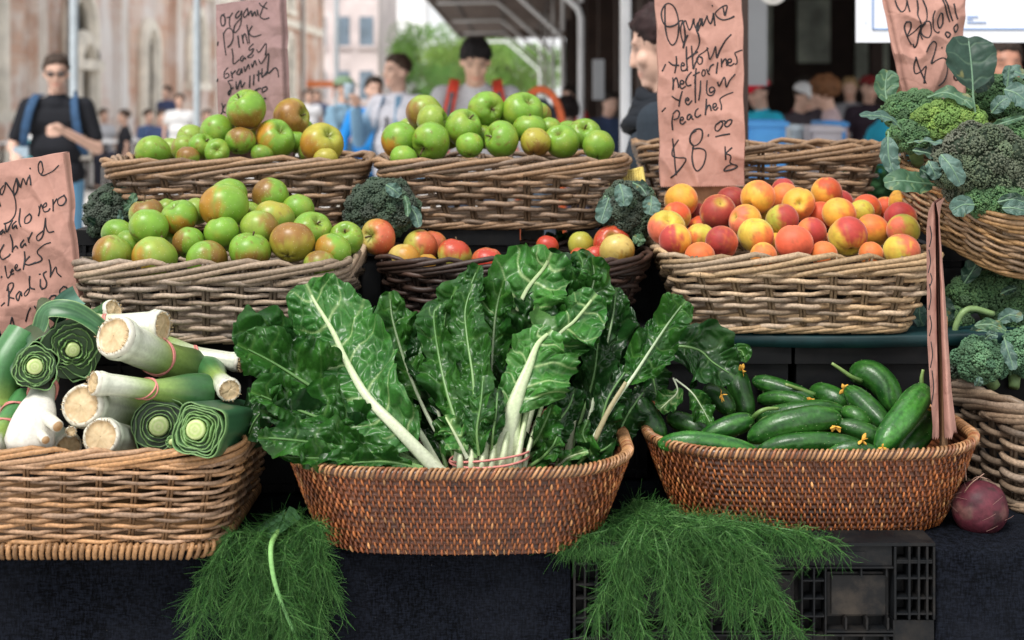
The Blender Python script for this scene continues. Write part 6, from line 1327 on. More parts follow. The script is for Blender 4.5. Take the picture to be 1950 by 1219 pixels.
mb.build('paper_bag', M_PAPER, o); mb = MB()
for a, b, c in ((430, 470, 1770), (475, 520, 1768), (540, 590, 1769), (600, 640, 1770), (650, 700, 1772), (705, 770, 1774), (520, 545, 1771)):
    p = cat_rom([(c, a), (c + 3, (a + b) / 2), (c - 1, b)], 16); mb.tubes(np.stack([(p[:, 0] - PX) * dd / F, 0 * p[:, 0] + dd - .002, CZ - (p[:, 1] - HY) * dd / F], -1)[None], .0009, 5, flat=.3, ref=(0, 1, 0))
mb.build('lettering', M_INK, o)
mb = MB(); a = P(1788, 600, 2.17); b = P(1799, 880, 2.17); mb.box((a[0], 2.155, b[2]), (b[0], 2.168, a[2]), (.4, .25, .14)); mb.build('wooden_stake', M_WOOD, o, smooth=False)
# ================= the place behind the stall
M_PAVE = m_plain('paving', (.46, .44, .41), .85, 2.2, .14, .2, .01)
t = NT('paving_slabs'); c = t.coord(); br = t.n('ShaderNodeTexBrick'); br.inputs['Scale'].default_value = 1.0; br.inputs['Mortar Size'].default_value = .012; br.inputs['Color1'].default_value = (.62, .60, .57, 1); br.inputs['Color2'].default_value = (.55, .53, .50, 1); br.inputs['Mortar'].default_value = (.22, .21, .2, 1); br.inputs['Brick Width'].default_value = .9; br.inputs['Row Height'].default_value = .45; t.l(c, br.inputs[0])
M_PAVE = t.bsdf(t.mixc(1.0, br.outputs[0], t.ramp(t.noise(.8, 6, c), [(.3, .8), (.7, 1.12)]), 'MULTIPLY'), .85, None, .3)
mb = MB(); n = 40; gx = np.linspace(-300, 300, n); gy = np.linspace(-60, 700, n); mb.grid(np.stack([*np.meshgrid(gx, gy, indexing='xy'), np.zeros((n, n))], -1), (.4, .4, .4)); tag(mb.build('ground', M_PAVE, None, (0, 0, 0)), kind='structure')

# ---- old brick building on the left, its front running away from the stall
t = NT('old_brick'); c = t.coord(); br = t.n('ShaderNodeTexBrick'); br.inputs['Scale'].default_value = 3.2; br.inputs['Color1'].default_value = (.56, .32, .23, 1); br.inputs['Color2'].default_value = (.68, .48, .37, 1); br.inputs['Mortar'].default_value = (.66, .58, .50, 1); br.inputs['Mortar Size'].default_value = .03; br.inputs['Brick Width'].default_value = .8; br.inputs['Row Height'].default_value = .28
t.l(t.mapping(c, (1, 1, 1), (R(90), 0, R(90))), br.inputs[0]); cc = t.mixc(t.ramp(t.noise(.8, 7, c, .68), [(.50, 0.0), (.60, .85)]), br.outputs[0], (.80, .74, .68)); cc = t.mixc(t.ramp(t.noise(.9, 6, t.mapping(c, (1, 1, .5)), .65), [(.5, 0.0), (.7, .7)]), cc, (.30, .20, .165)); cc = t.mixc(t.ramp(t.noise(.22, 4, c), [(.56, 0.0), (.66, .8)]), cc, (.80, .77, .75)); M_BRICK = t.bsdf(cc, .9, t.bump(br.outputs[1], .4, .01), .2)
M_STONE = m_plain('pale_stone', (.78, .72, .62), .85, 2.5, .25); M_GLASS = m_plain('dark_window', (.10, .14, .16), .15, 1.5, .4); M_DOOR = m_plain('dark_door', (.075, .055, .045), .6, 3, .3)
XF = -9.5; bld = thing('brick_building', (XF - 4, 46, 0), 'long old brick building with pale stone arches along the left of the square', 'building')
ops = [(20.2, .95, 1.3, 3.0, 'w'), (25.0, 1.05, 1.2, 3.0, 'w'), (31.0, .85, 2.28, 2.75, 'w'), (31.3, .62, 0.0, 1.95, 'd'), (36.9, .62, 0, 2.55, 'd'), (42.5, .9, 1.9, 2.9, 'w'), (47.5, .9, 1.9, 2.9, 'w'), (53.5, .9, 1.5, 3.0, 'w'), (60, .9, 1.5, 3.0, 'w')]
ops += [(y, .9, 5.2, 6.6, 'w') for y in (20.2, 25, 31, 37, 42.5, 47.5, 53.5, 60)]
cs = .12; ys = np.arange(15, 71, cs); zs = np.arange(0, 10, cs); YY, ZZ = np.meshgrid(ys, zs, indexing='ij'); hole = np.zeros(YY.shape, bool)
for yc, hw, z0, zs_, k in ops: hole |= (np.abs(YY - yc) < hw) & (ZZ >= z0) & ((ZZ < zs_) | (((YY - yc) / hw) ** 2 + ((ZZ - zs_) / (hw * 1.15)) ** 2 < 1))
ii = np.argwhere(~hole); b = np.stack([ys[ii[:, 0]], zs[ii[:, 1]]], 1); v = np.stack([np.stack([np.full(len(b), XF), b[:, 0] + dy * cs, b[:, 1] + dz * cs], -1) for dy, dz in ((0, 0), (0, 1), (1, 1), (1, 0))], 1)
mb = MB(); mb.add(v.reshape(-1, 3), np.arange(len(b) * 4).reshape(-1, 4)); mb.box((XF - 8, 15, 0), (XF - .45, 71, 10)); mb.box((XF - .45, 71.0, 0), (XF, 71.1, 10)); mb.build('brick_front', M_BRICK, bld, smooth=False)
for yc, hw, z0, zs_, k in ops:
    mb = MB(); mb.box((XF - .42, yc - hw - .1, z0), (XF - .36, yc + hw + .1, zs_ + hw * 1.2)); o = mb.build('window' if k == 'w' else 'door', M_GLASS if k == 'w' else M_DOOR, bld, smooth=False)
    an = np.linspace(0, math.pi, 25); pts = [(yc - hw - .08, z0)] + [(yc - (hw + .08) * math.cos(q), zs_ + (hw * 1.15 + .08) * math.sin(q)) for q in an] + [(yc + hw + .08, z0)]
    mb = MB(); p = np.array([(XF + .06, y, z) for y, z in pts]); mb.tubes(p[None], .20, 6); mb.tubes((p + [.05, 0, 0] + (p - [XF, yc, zs_]) * [0, .16, .1])[None], .10, 6)
    if k == 'w': mb.box((XF - .1, yc - hw - .35, z0 - .22), (XF + .28, yc + hw + .35, z0))
    mb.build('stone_surround', M_STONE, o, smooth=False)
    if k == 'w':
        mb = MB()
        for q in (-.33, .33): mb.box((XF - .33, yc + hw * q - .03, z0), (XF - .28, yc + hw * q + .03, zs_ + hw))
        for z in np.arange(z0 + .4, zs_ + .7, .55): mb.box((XF - .345, yc - hw, z - .02), (XF - .3, yc + hw, z + .02))
        mb.build('glazing_bars', M_STONE, o, smooth=False)
for y in (17.6, 22.6, 28.2, 34.2, 39.8, 45, 50.5, 57, 64, 70.3): mb = MB(); mb.box((XF - .05, y - .28, 1.0), (XF + .20, y + .28, 9.9)); mb.box((XF - .05, y - .4, 0), (XF + .32, y + .4, 1.0)); mb.build('pilaster', M_BRICK, bld, smooth=False)
mb = MB()
for z0, z1, e in ((4.5, 4.8, .16), (.0, .45, .10), (9.6, 10.1, .3)): mb.box((XF - .1, 15, z0), (XF + e, 71, z1))
mb.build('stone_courses', M_STONE, bld, smooth=False); M_PIPE = m_plain('grey_pipe', (.20, .19, .19), .6)
for y in (29.6, 48.6, 62.5): mb = MB(); mb.tubes(np.array([(XF + .3, y, 0), (XF + .3, y, 5), (XF + .3, y, 9.8)])[None], .07, 8); mb.build('drainpipe', M_PIPE, bld)
mb = MB(); mb.box((XF + .1, 64.6, 2.0), (XF + 1.4, 67.6, 2.25)); mb.box((XF + 1.35, 64.6, 1.5), (XF + 1.42, 66.6, 2.0)); mb.build('awning', m_plain('orange_awning', (.75, .22, .07), .7), bld, smooth=False)

def block(label, name, x0, x1, y0, y1, h, wall, nx, nz, z0=2.4, win=M_GLASS, cat='building', sp=3.2):
    o = thing(name, ((x0 + x1) / 2, (y0 + y1) / 2, 0), label, cat); mb = MB(); mb.box((x0, y0, 0), (x1, y1, h)); mb.build('wall', wall, o, smooth=False)
    mb = MB(); mb.box((x0 - .3, y0 - .3, h), (x1 + .3, y1, h + .5)); mb.build('roof', wall, o, smooth=False)
    for i in range(nx):
        for k in range(nz):
            xc = x0 + (i + .5) * (x1 - x0) / nx; zc = z0 + k * sp; w_ = (x1 - x0) / nx * .29; mb = MB(); mb.box((xc - w_, y0 - .06, zc - .8), (xc + w_, y0 - .02, zc + .9)); wo_ = mb.build('window', win, o, smooth=False)
            mb = MB(); mb.box((xc - w_ - .12, y0 - .14, zc - 1.0), (xc + w_ + .12, y0 - .001, zc - .81)); mb.build('sill', wall, wo_, smooth=False)
    return o
block('pinkish-grey apartment block with rows of windows beyond the brick building', 'apartment_block', -13.5, -7.9, 84, 98, 26, m_plain('grey_render', (.60, .52, .51), .85, .6, .25), 4, 7, 2.2, m_plain('blue_window', (.16, .21, .26), .2, 1, .3))
block('plain white tower between the apartment block and the green trees', 'tower_block', -10.6, -7.2, 116, 126, 40, m_plain('white_render', (.80, .80, .80), .8, .5, .05), 2, 2, 22, cat='tower')
# ---- lamp posts
M_POST = m_plain('galvanised_post', (.40, .45, .48), .45, 8, .1)
for px, d, r, lab in ((141, 13.5, .040, 'thick pale blue-grey post behind the man in sunglasses'), (375, 14.5, .036, 'pale grey post left of the pink lady sign'), (641, 30, .05, 'thin pale post beside the man in the green cap')):
    o = thing('street_post', (X(px, d), d, 0), lab, 'post', 'grey posts on the square'); mb = MB(); mb.tubes(np.array([(X(px, d), d, z) for z in (0, 1, 2.5, 6)])[None], r, 14); mb.build('shaft', M_POST, o); mb = MB(); mb.tubes(np.array([(X(px, d), d, z) for z in (0, .03, .1)])[None], np.array([[.12, .12, .06]]), 14); mb.build('base_plate', M_POST, o)
# ---- trees
M_LEAFC = m_vcol('tree_leaves', .6, 3, .2, 0, .01, .3, .35); M_BARK = m_plain('bark', (.12, .085, .06), .9, 6, .3)
def tree(px, d, h, w_, seed, label, tone):
    rg = np.random.RandomState(seed); x = X(px, d); o = thing('tree', (x, d, 0), label, 'tree', 'trees beyond the square'); mb = MB(); base = np.array([x, d, 0.]); cr = []
    mb.tubes(cat_rom([base, base + [.1, 0, h * .3], base + [0, 0, h * .62]], 8)[None], np.linspace(.22, .1, 8)[None] * h / 8, 8)
    for k in range(16):
        a = rg.rand() * 6.28; e = base + [math.cos(a) * w_ * rg.uniform(.15, .5), math.sin(a) * w_ * rg.uniform(.15, .5), h * rg.uniform(.42, .92)]; cr.append(e); mb.tubes(cat_rom([base + [0, 0, h * rg.uniform(.25, .5)], (base + e) / 2 + [0, 0, h * .22], e], 7)[None], np.linspace(.07, .02, 7)[None] * h / 8, 6)
    mb.build('trunk', M_BARK, o); mb = MB(); P_ = []; C_ = []
    for e in cr:
        n = 260; r = w_ * rg.uniform(.13, .24); dd_ = unit(rg.normal(0, 1, (n, 3))) * (rg.rand(n, 1) ** .4) * r * [1, 1, .8]; P_.append(e + dd_); C_.append(np.tile(np.array(tone) * rg.uniform(.65, 1.35), (n, 1)) * rg.uniform(.75, 1.25, (n, 1)))
    P_ = np.concatenate(P_); C_ = np.concatenate(C_); n = len(P_); a1 = unit(rg.normal(0, 1, (n, 3))); b1 = unit(np.cross(a1, rg.normal(0, 1, (n, 3)))); s_ = rg.uniform(.10, .2, (n, 1)) * h / 8
    v = np.stack([P_ - a1 * s_, P_ + b1 * s_ * .5, P_ + a1 * s_, P_ - b1 * s_ * .5], 1); mb.add(v.reshape(-1, 3), np.arange(4 * n).reshape(-1, 4), np.repeat(C_, 4, 0)); mb.build('crown', M_LEAFC, o, smooth=False)
for i, (px, d, h, w_, lab, tn) in enumerate([(822, 84, 5.9, 5.4, 'fresh green tree right beside the white tower', (.13, .26, .05)), (868, 96, 5.6, 5.6, 'light green tree below the far end of the canopy', (.17, .29, .06)), (905, 78, 4.6, 5.0, 'yellow-green tree behind the bending man', (.2, .32, .07)), (950, 90, 5.6, 5.8, 'wide light green tree right of the bending man', (.17, .30, .06)),
        (992, 82, 5.0, 5.0, 'light green tree beneath the slanting canopy brackets', (.15, .27, .06)), (845, 66, 3.2, 3.6, 'low bushy tree in front of the tree by the tower', (.10, .22, .05)), (1020, 100, 4.8, 5.5, 'pale tree at the end of the column row', (.18, .29, .08)), (790, 100, 4.2, 3.6, 'small tree half hidden by the white tower', (.12, .24, .05))]): tree(px, d, h, w_, 50 + i, lab, tn)
# ---- market hall: canopy, columns, dark interior
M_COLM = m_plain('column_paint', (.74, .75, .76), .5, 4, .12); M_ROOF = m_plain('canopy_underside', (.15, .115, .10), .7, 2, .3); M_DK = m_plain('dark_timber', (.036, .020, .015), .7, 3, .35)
hall = thing('market_hall', (5, 16, 0), 'dark open-sided market hall with a lean-to canopy on grey bracketed columns', 'building')
def xl_(d): return .565 + .0055 * d
mb = MB(); nn = 300; yv = np.linspace(5, 37, nn); xs_ = [-1.42, -.4, .7, 2.0]; zs2 = [3.14, 3.19, 3.25, 3.32]; co_ = .02 * np.sign(np.sin(yv * 22))
mb.grid(np.stack([np.stack([np.full(nn, x), yv, z + co_], -1) for x, z in zip(xs_, zs2)])); mb.grid(np.stack([np.stack([np.full(nn, x), yv, z + .05 + co_], -1) for x, z in zip(xs_, zs2)])); mb.box((-1.45, 5, 3.08), (-1.40, 37, 3.22)); mb.box((-1.4, 36.96, 3.0), (2.0, 37, 3.4)); mb.build('canopy_roof', M_ROOF, hall, smooth=False)
for k in range(7):
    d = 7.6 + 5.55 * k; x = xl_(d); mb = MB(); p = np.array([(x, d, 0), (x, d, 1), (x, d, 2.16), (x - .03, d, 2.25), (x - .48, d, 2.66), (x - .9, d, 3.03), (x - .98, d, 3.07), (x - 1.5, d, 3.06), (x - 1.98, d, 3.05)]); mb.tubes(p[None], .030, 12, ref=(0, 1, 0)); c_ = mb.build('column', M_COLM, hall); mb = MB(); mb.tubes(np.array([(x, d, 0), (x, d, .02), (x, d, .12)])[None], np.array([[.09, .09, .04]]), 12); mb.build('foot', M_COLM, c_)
    mb = MB(); mb.tubes(np.array([(x, d, 2.3), (x, d, 2.8), (x, d, 3.24)])[None], .024, 10, ref=(0, 1, 0)); mb.build('upright', M_COLM, c_)
for z in (3.12,):
    for xo in (-1.0, -.2, .66):
        mb = MB(); mb.box((xo - .03, 6, z - .03 + (xo + 1.4) * .05), (xo + .03, 36.5, z + .03 + (xo + 1.4) * .05)); mb.build('purlin', M_DK, hall, smooth=False)
for k in range(8):
    d = 9.4 + 3.4 * k; x = 1.22 + .004 * d; mb = MB(); mb.box((x - .11, d - .11, 0), (x + .11, d + .11, 3.3)); mb.build('timber_post', M_DK, hall, smooth=False)
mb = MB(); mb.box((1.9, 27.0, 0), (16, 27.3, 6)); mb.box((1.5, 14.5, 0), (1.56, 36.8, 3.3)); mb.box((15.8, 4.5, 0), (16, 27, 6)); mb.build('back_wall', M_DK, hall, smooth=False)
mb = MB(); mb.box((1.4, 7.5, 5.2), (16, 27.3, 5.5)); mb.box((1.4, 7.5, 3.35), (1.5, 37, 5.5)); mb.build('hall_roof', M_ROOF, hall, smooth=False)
M_GWIN = m_plain('dim_glass', (.45, .50, .40), .4, 2, .5)  # pale tone stands in for daylight through the panes
for i in range(11):
    x = 3.2 + 1.1 * i; mb = MB(); mb.box((x, 26.9, 2.1 - .4 * (i % 2)), (x + .62, 26.98, 3.9)); mb.build('hall_window', M_GWIN, hall, smooth=False)
for i in range(7):
    x = 3.0 + 1.8 * i; mb = MB(); mb.box((x, 19, 0), (x + .16, 19.16, 4.15)); mb.build('inner_post', M_DK, hall, smooth=False)
mb = MB(); mb.box((2.6, 19.0, 2.75), (15, 19.14, 2.9)); mb.box((2.6, 19.0, 3.5), (15, 19.14, 3.6)); mb.build('tie_beam', M_DK, hall, smooth=False)
def flat(name, label, cat, x0, y0, x1, y1, d, m, th=.02, group=None):
    a, c = P(x0, y0, d), P(x1, y1, d); o = thing(name, ((a[0] + c[0]) / 2, d, c[2]), label, cat, group); mb = MB(); mb.box((a[0], d, c[2]), (c[0], d + th, a[2])); mb.build('panel', m, o, smooth=False); return o, a, c
M_PANEL = m_plain('grey_panel', (.36, .37, .385), .6, 3, .08); M_WHITE = m_plain('white_board', (.72, .74, .78), .5, 2, .03); M_LINE = m_plain('blue_line', (.16, .30, .58), .5)
o, a, c = flat('hanging_banner', 'plain grey banner hanging right of the nectarine sign', 'banner', 1421, -60, 1461, 163, 8.2, M_PANEL); mb = MB(); mb.tubes(np.array([(a[0] - .01, 8.21, a[2]), ((a[0] + c[0]) / 2, 8.21, a[2]), (c[0] + .01, 8.21, a[2])])[None], .012, 8); mb.build('rail', M_COLM, o)
o, a, c = flat('switch_box', 'pale grey metal box on the dark hall wall left of the woman', 'box', 1130, 113, 1151, 190, 11.5, M_PANEL, .12); mb = MB(); mb.box((a[0] + .005, 11.49, c[2] + .01), (c[0] - .005, 11.5, a[2] - .01)); mb.build('door', M_PANEL, o, smooth=False)
o, a, c = flat('whiteboard', 'large white printed board with a thin blue border hanging at the top right', 'notice board', 1631, -80, 2100, 81, 3.6, M_WHITE, .012); mb = MB()
for (x0, y0, x1, y1) in ((1661, -70, 1663, 56), (1661, 54.5, 2080, 56.5), (1648, 43, 1649, 44)): p, q = P(x0, y0, 3.6), P(x1, y1, 3.6); mb.box((p[0], 3.597, q[2]), (q[0], 3.5995, p[2]))
mb.build('border_line', M_LINE, o, smooth=False); mb = MB(); rg = np.random.RandomState(3)
for y in (31, 36, 42):
    x = 1842
    while x < (1858 if y == 31 else 1878 if y == 42 else 1852): l_ = rg.uniform(1.5, 4); p, q = P(x, y, 3.6), P(x + l_, y + 2.2, 3.6); mb.box((p[0], 3.597, q[2]), (q[0], 3.5995, p[2])); x += l_ + 1.2
mb.build('small_print', M_LINE, o, smooth=False)
o = thing('timber_post', (X(1421, 3.4), 3.4, 0), 'dark brown post standing just behind the nectarine sign', 'post'); mb = MB(); mb.box((X(1409, 3.4), 3.4, 0), (X(1425, 3.4), 3.43, 3)); mb.build('shaft', M_DK, o, smooth=False); mb = MB(); mb.box((X(1403, 3.4), 3.39, 0), (X(1431, 3.4), 3.44, .04)); mb.build('foot', M_DK, o, smooth=False)
o = thing('paper_lantern', P(1472, 12, 5.5), 'white crumpled paper lantern hanging at the top edge', 'lantern'); th = np.linspace(.02, 3.1, 14); mb = MB(); lathe(mb, np.stack([np.sin(th) * .062, -np.cos(th) * .07 + .075], 1), 24, (.7, .7, .66), P(1472, 12, 5.5), fn=lambda g: g * (1 + .07 * vnoise(g * 45, 3))[..., None]); mb.build('shade', m_plain('lantern_paper', (.70, .70, .67), .8, 30, .1), o); mb = MB(); mb.tubes(np.array([P(1472, 12, 5.5) + [0, 0, z] for z in (.14, 1, 2.8)])[None], .004, 6); mb.build('cord', M_DK, o)
# second stall inside the hall
M_BLUE = m_plain('blue_plastic', (.07, .30, .66), .4, 6, .1); M_TUB = m_plain('pale_plastic', (.55, .50, .52), .5, 6, .1)
def tub(label, x0, x1, ytop, d, h, m, name='plastic_tub'):
    a, b_ = X(x0, d), X(x1, d); zt_ = CZ - (ytop - HY) * d / F; o = thing(name, ((a + b_) / 2, d + .2, zt_ - h), label, 'tub', 'tubs on the stall inside the hall'); mb = MB()
    mb.box((a + .01, d, zt_ - h), (b_ - .01, d + .012, zt_)); mb.box((a + .01, d + .36, zt_ - h), (b_ - .01, d + .372, zt_)); mb.box((a, d + .0125, zt_ - h), (a + .012, d + .3595, zt_)); mb.box((b_ - .012, d + .0125, zt_ - h), (b_, d + .3595, zt_)); mb.box((a + .013, d + .013, zt_ - h + .001), (b_ - .013, d + .359, zt_ - h + .01)); mb.build('wall', m, o, smooth=False)
    mb = MB(); mb.box((a - .012, d - .014, zt_ - .03), (b_ + .012, d - .001, zt_ - .008)); mb.box((a + .01, d - .006, zt_ - h * .6), (a + .02, d - .001, zt_ - .04)); mb.box((b_ - .02, d - .006, zt_ - h * .6), (b_ - .01, d - .001, zt_ - .04)); mb.build('rim', m, o, smooth=False); return o
tub('bright blue plastic tub right of the nectarine sign', 1424, 1497, 229, 6.8, .40, M_BLUE); tub('pale pinkish tub in front of the woman with curly hair', 1545, 1604, 240, 7.2, .40, M_TUB); tub('small blue tub behind the pale one', 1570, 1612, 231, 8.2, .42, M_BLUE); tub('small white tub between the bright blue and the pale tub', 1507, 1530, 238, 7.4, .34, m_plain('milky_plastic', (.55, .62, .66), .4))
o = thing('produce_table', (2.0, 7.6, 0), 'dark produce table inside the hall carrying the tubs', 'table'); mb = MB(); mb.box((1.0, 6.6, .80), (3.4, 9.0, .84)); mb.build('tabletop', M_DK, o, smooth=False)
for x in (1.1, 3.3):
    for y in (6.75, 8.85): mb = MB(); mb.box((x - .03, y - .03, 0), (x + .03, y + .03, .799)); mb.build('leg', M_DK, o, smooth=False)
rgp = np.random.RandomState(9); o = thing('herb_heap', (1.7, 7.2, .84), 'heap of dark green herbs on the table inside the hall', 'herbs'); mb = MB()
n = 1500; pc = np.array([1.75, 7.5, .95]) + rgp.normal(0, 1, (n, 3)) * [.35, .25, .06]; a1 = unit(rgp.normal(0, 1, (n, 3))); b1 = unit(np.cross(a1, rgp.normal(0, 1, (n, 3)))); s_ = .03; mb.add(np.stack([pc - a1 * s_, pc + b1 * s_ * .5, pc + a1 * s_, pc - b1 * s_ * .5], 1).reshape(-1, 3), np.arange(4 * n).reshape(-1, 4), np.repeat(np.array([(.03, .10, .03)]) * rgp.uniform(.6, 1.6, (n, 1)), 4, 0)); mb.build('leaves', M_LEAFC, o, smooth=False)

# ---- people
M_SKIN = m_vcol('skin', .5, 60, .08, .1, .001, .4); M_HAIR = m_vcol('hair', .62, 150, .35, .5, .003, .2, 0, (1, 1, .2)); M_FAB = m_vcol('fabric', .85, 120, .12, .3, .002, .2)
def capsule(mb, p0, p1, r0, r1, col, n=10):
    p0 = np.asarray(p0, float); p1 = np.asarray(p1, float); ax = p1 - p0; L = np.linalg.norm(ax); ax = ax / L if L > 1e-6 else np.array([0, 0, 1.])
    x = unit(np.cross(ax, (.31, .57, .2))); y = np.cross(ax, x); M = np.stack([x, y, ax], 1)
    q = np.linspace(0, math.pi / 2, 5); prof = [(r0 * math.cos(a_), -r0 * math.sin(a_)) for a_ in q[::-1]] + [(r1 * math.cos(a_), L + r1 * math.sin(a_)) for a_ in q]; prof[0] = (1e-5, -r0); prof[-1] = (1e-5, L + r1)
    lathe(mb, prof, n, col, p0, M)
def ell(mb, c, r, col, n=16, rot=0):
    th = np.linspace(0.001, math.pi - .001, 12); g_ = lambda g: g * np.array(r)
    lathe(mb, np.stack([np.sin(th), -np.cos(th)], 1), n, col, c, None, g_)
def fuse(mb, name, m, parent, M, loc, vox, prims=None, smooth=6, colfn=None):
    """one continuous surface: the overlapping pieces are fused into a single skin"""
    v = np.concatenate(mb.v); q = np.concatenate(mb.q); me = bpy.data.meshes.new(name); me.from_pydata(v.tolist(), [], q.tolist()); me.update()
    ob = bpy.data.objects.new(name, me); COL.objects.link(ob); md = ob.modifiers.new('r', 'REMESH'); md.mode = 'VOXEL'; md.voxel_size = vox; sm = ob.modifiers.new('s', 'SMOOTH'); sm.factor = .5; sm.iterations = smooth
    bpy.context.view_layer.update(); dg = bpy.context.evaluated_depsgraph_get(); ev = ob.evaluated_get(dg).to_mesh(); nv_ = len(ev.vertices); co_ = np.empty(nv_ * 3, np.float32); ev.vertices.foreach_get('co', co_); co_ = co_.reshape(-1, 3).astype(float)
    nl = len(ev.loops); li = np.empty(nl, np.int32); ev.loops.foreach_get('vertex_index', li); npg = len(ev.polygons); lt = np.empty(npg, np.int32); ev.polygons.foreach_get('loop_total', lt); ls = np.empty(npg, np.int32); ev.polygons.foreach_get('loop_start', ls)
    ob.evaluated_get(dg).to_mesh_clear(); bpy.data.objects.remove(ob); bpy.data.meshes.remove(me)
    col = colfn(co_); mb2 = MB(); qd = ls[lt == 4][:, None] + np.arange(4); f4 = li[qd]; w_ = co_ @ M.T + loc
    mb2.add(w_, f4, col); tr = ls[lt == 3]
    if len(tr): mb2.t.append(li[tr[:, None] + np.arange(3)])
    return mb2.build(name, m, parent)
def person(label, px, d, H=1.75, head=0, skin=(.60, .38, .29), hair=(.03, .02, .015), top=(.02, .02, .025), bottom=(.12, .2, .32), lean=0, armL=None, armR=None, sleeve=.5, hairstyle='short', seat=False, pitch=0, turn=0, vox=.013, group='people around the market', cap=None, zoff=0, extras=None, torso=1.0, hands=True, sleevecol=None, nose=1.0):
    """built facing -Y (towards the camera), then turned by head degrees; arms as (elbow, wrist) in metres for a 1.75 m body; L is the picture's right"""
    k = H / 1.75; x0 = X(px, d); loc = np.array([x0, d, zoff]); root = thing('person', loc, label, 'person', group); cr, sr = math.cos(R(head)), math.sin(R(head)); M = np.array([[cr, -sr, 0], [sr, cr, 0], [0, 0, 1]]) * k
    pz = .95 if not seat else .50; dz = pz - .95; lr = R(lean)
    def up(p): p = np.asarray(p, float) - [0, 0, .95]; return np.array([p[0], p[1] * math.cos(lr) - p[2] * math.sin(lr), p[1] * math.sin(lr) + p[2] * math.cos(lr) + .95 + dz])
    hc = up((0, -.01, 1.615)); pr, tr_ = R(pitch), R(turn); ct, st = math.cos(tr_), math.sin(tr_); Hm = np.array([[ct, -st, 0], [st, ct, 0], [0, 0, 1]]) @ np.array([[1, 0, 0], [0, math.cos(pr), -math.sin(pr)], [0, math.sin(pr), math.cos(pr)]])
    def hp(p): return hc + Hm @ np.asarray(p, float)
    def eh(mb, c, r):
        th = np.linspace(.001, math.pi - .001, 12); lathe(mb, np.stack([np.sin(th), -np.cos(th)], 1), 16, (0, 0, 0), hp(c), Hm, lambda g: g * np.array(r))
    b = MB(); eh(b, (0, .012, .035), (.074, .096, .088)); eh(b, (0, -.022, -.028), (.060, .066, .084)); eh(b, (0, -.050, -.090), (.032, .038, .026)); capsule(b, hp((0, -.086, .015)), hp((0, -.088 - .014 * nose, -.028)), .008 + .002 * nose, .0085 + .005 * nose, 0); eh(b, (0, -.076, -.056), (.024, .017, .008)); eh(b, (0, -.075, -.070), (.022, .016, .007)); eh(b, (0, -.074 - .002 * nose, .028), (.046, .016, .012))
    for s_ in (-1, 1): eh(b, (s_ * .076, .012, -.008), (.010, .020, .032)); eh(b, (s_ * .038, -.058, -.024), (.026, .022, .024))
    capsule(b, up((0, .012, 1.42)), hp((0, .012, -.05)), .056, .052, 0)
    sh = {1: up((.185, .0, 1.40)), -1: up((-.185, .0, 1.40))}; arms = {}
    for s_, a_ in ((1, armL), (-1, armR)):
        el, wr = a_ if a_ else ((s_ * .245, .02, 1.13), (s_ * .25, -.06, .90)); el = np.array(el) + [0, 0, dz]; wr = np.array(wr) + [0, 0, dz]; arms[s_] = (el, wr); capsule(b, sh[s_], el, .046, .038, 0); capsule(b, el, wr, .037, .027, 0)
        fd = unit(wr - el); sd_ = unit(np.cross(fd, (0, .4, 1))); pn = np.cross(sd_, fd); capsule(b, wr + fd * .02, wr + fd * .065, .024, .030, 0); hand = wr + fd * .075
        if hands:
            for f_, (o_, L_) in enumerate(((-.030, .066), (-.010, .078), (.010, .072), (.028, .056))): q0 = hand + sd_ * o_; q1 = q0 + fd * L_ * .5 - pn * .012; q2 = q1 + fd * L_ * .28 - pn * L_ * .45; capsule(b, q0, q1, .0105, .0095, 0, 8); capsule(b, q1, q2, .0095, .008, 0, 8)
            q0 = wr + fd * .035 - sd_ * .028; q1 = q0 - sd_ * .022 + fd * .026 - pn * .012; q2 = q1 + fd * .026 - pn * .010; capsule(b, q0, q1, .012, .0105, 0, 8); capsule(b, q1, q2, .0105, .0085, 0, 8)
    hips = {s_: np.array([s_ * .092, 0, pz - .03]) for s_ in (-1, 1)}
    kn = {s_: np.array([s_ * .105, -.02, .50]) if not seat else np.array([s_ * .12, -.43, .50]) for s_ in (-1, 1)}; an_ = {s_: np.array([s_ * .105, .02, .09]) if not seat else np.array([s_ * .12, -.40, .09]) for s_ in (-1, 1)}
    for s_ in (-1, 1): capsule(b, hips[s_], kn[s_], .070, .050, 0); capsule(b, kn[s_], an_[s_], .048, .036, 0); capsule(b, an_[s_] + [0, .02, -.045], an_[s_] + [s_ * .02, -.15, -.055], .040, .032, 0)
    capsule(b, up((-.09, 0, 1.30)), up((.09, 0, 1.30)), .095, .095, 0); capsule(b, up((0, 0, 1.25)), up((0, 0, .98)), .10, .11, 0); capsule(b, up((-.15, 0, 1.40)), up((.15, 0, 1.40)), .045, .045, 0)
    sk = np.array(skin)
    def cfn(p):
        q = (p - hc) @ Hm; c = np.tile(sk, (len(p), 1)) * (1 + .06 * vnoise(p * 30, 3))[:, None]
        fr_ = q[:, 1] < -.03
        for s_ in (-1, 1): c = mix(c, (.03, .02, .018), (1 if nose > .85 else .7) * np.exp(-(((q[:, 0] - s_ * .031) / .013) ** 2 + ((q[:, 2] - .008) / .006) ** 2)) * fr_); c = mix(c, np.array(hair) * .8 + .01, (1 if nose > .85 else .4) * np.exp(-(((q[:, 0] - s_ * .033) / .020) ** 2 + ((q[:, 2] - .031) / .006) ** 2)) * fr_ * .85)
        c = mix(c, sk * [.95, .55, .55], np.exp(-((q[:, 0] / .026) ** 2 + ((q[:, 2] + .062) / .009) ** 2)) * fr_ * .9)
        return c
    fuse(b, 'body', M_SKIN, root, M, loc, vox if hands else vox * 1.3, smooth=4 if nose > .85 else 6, colfn=cfn)
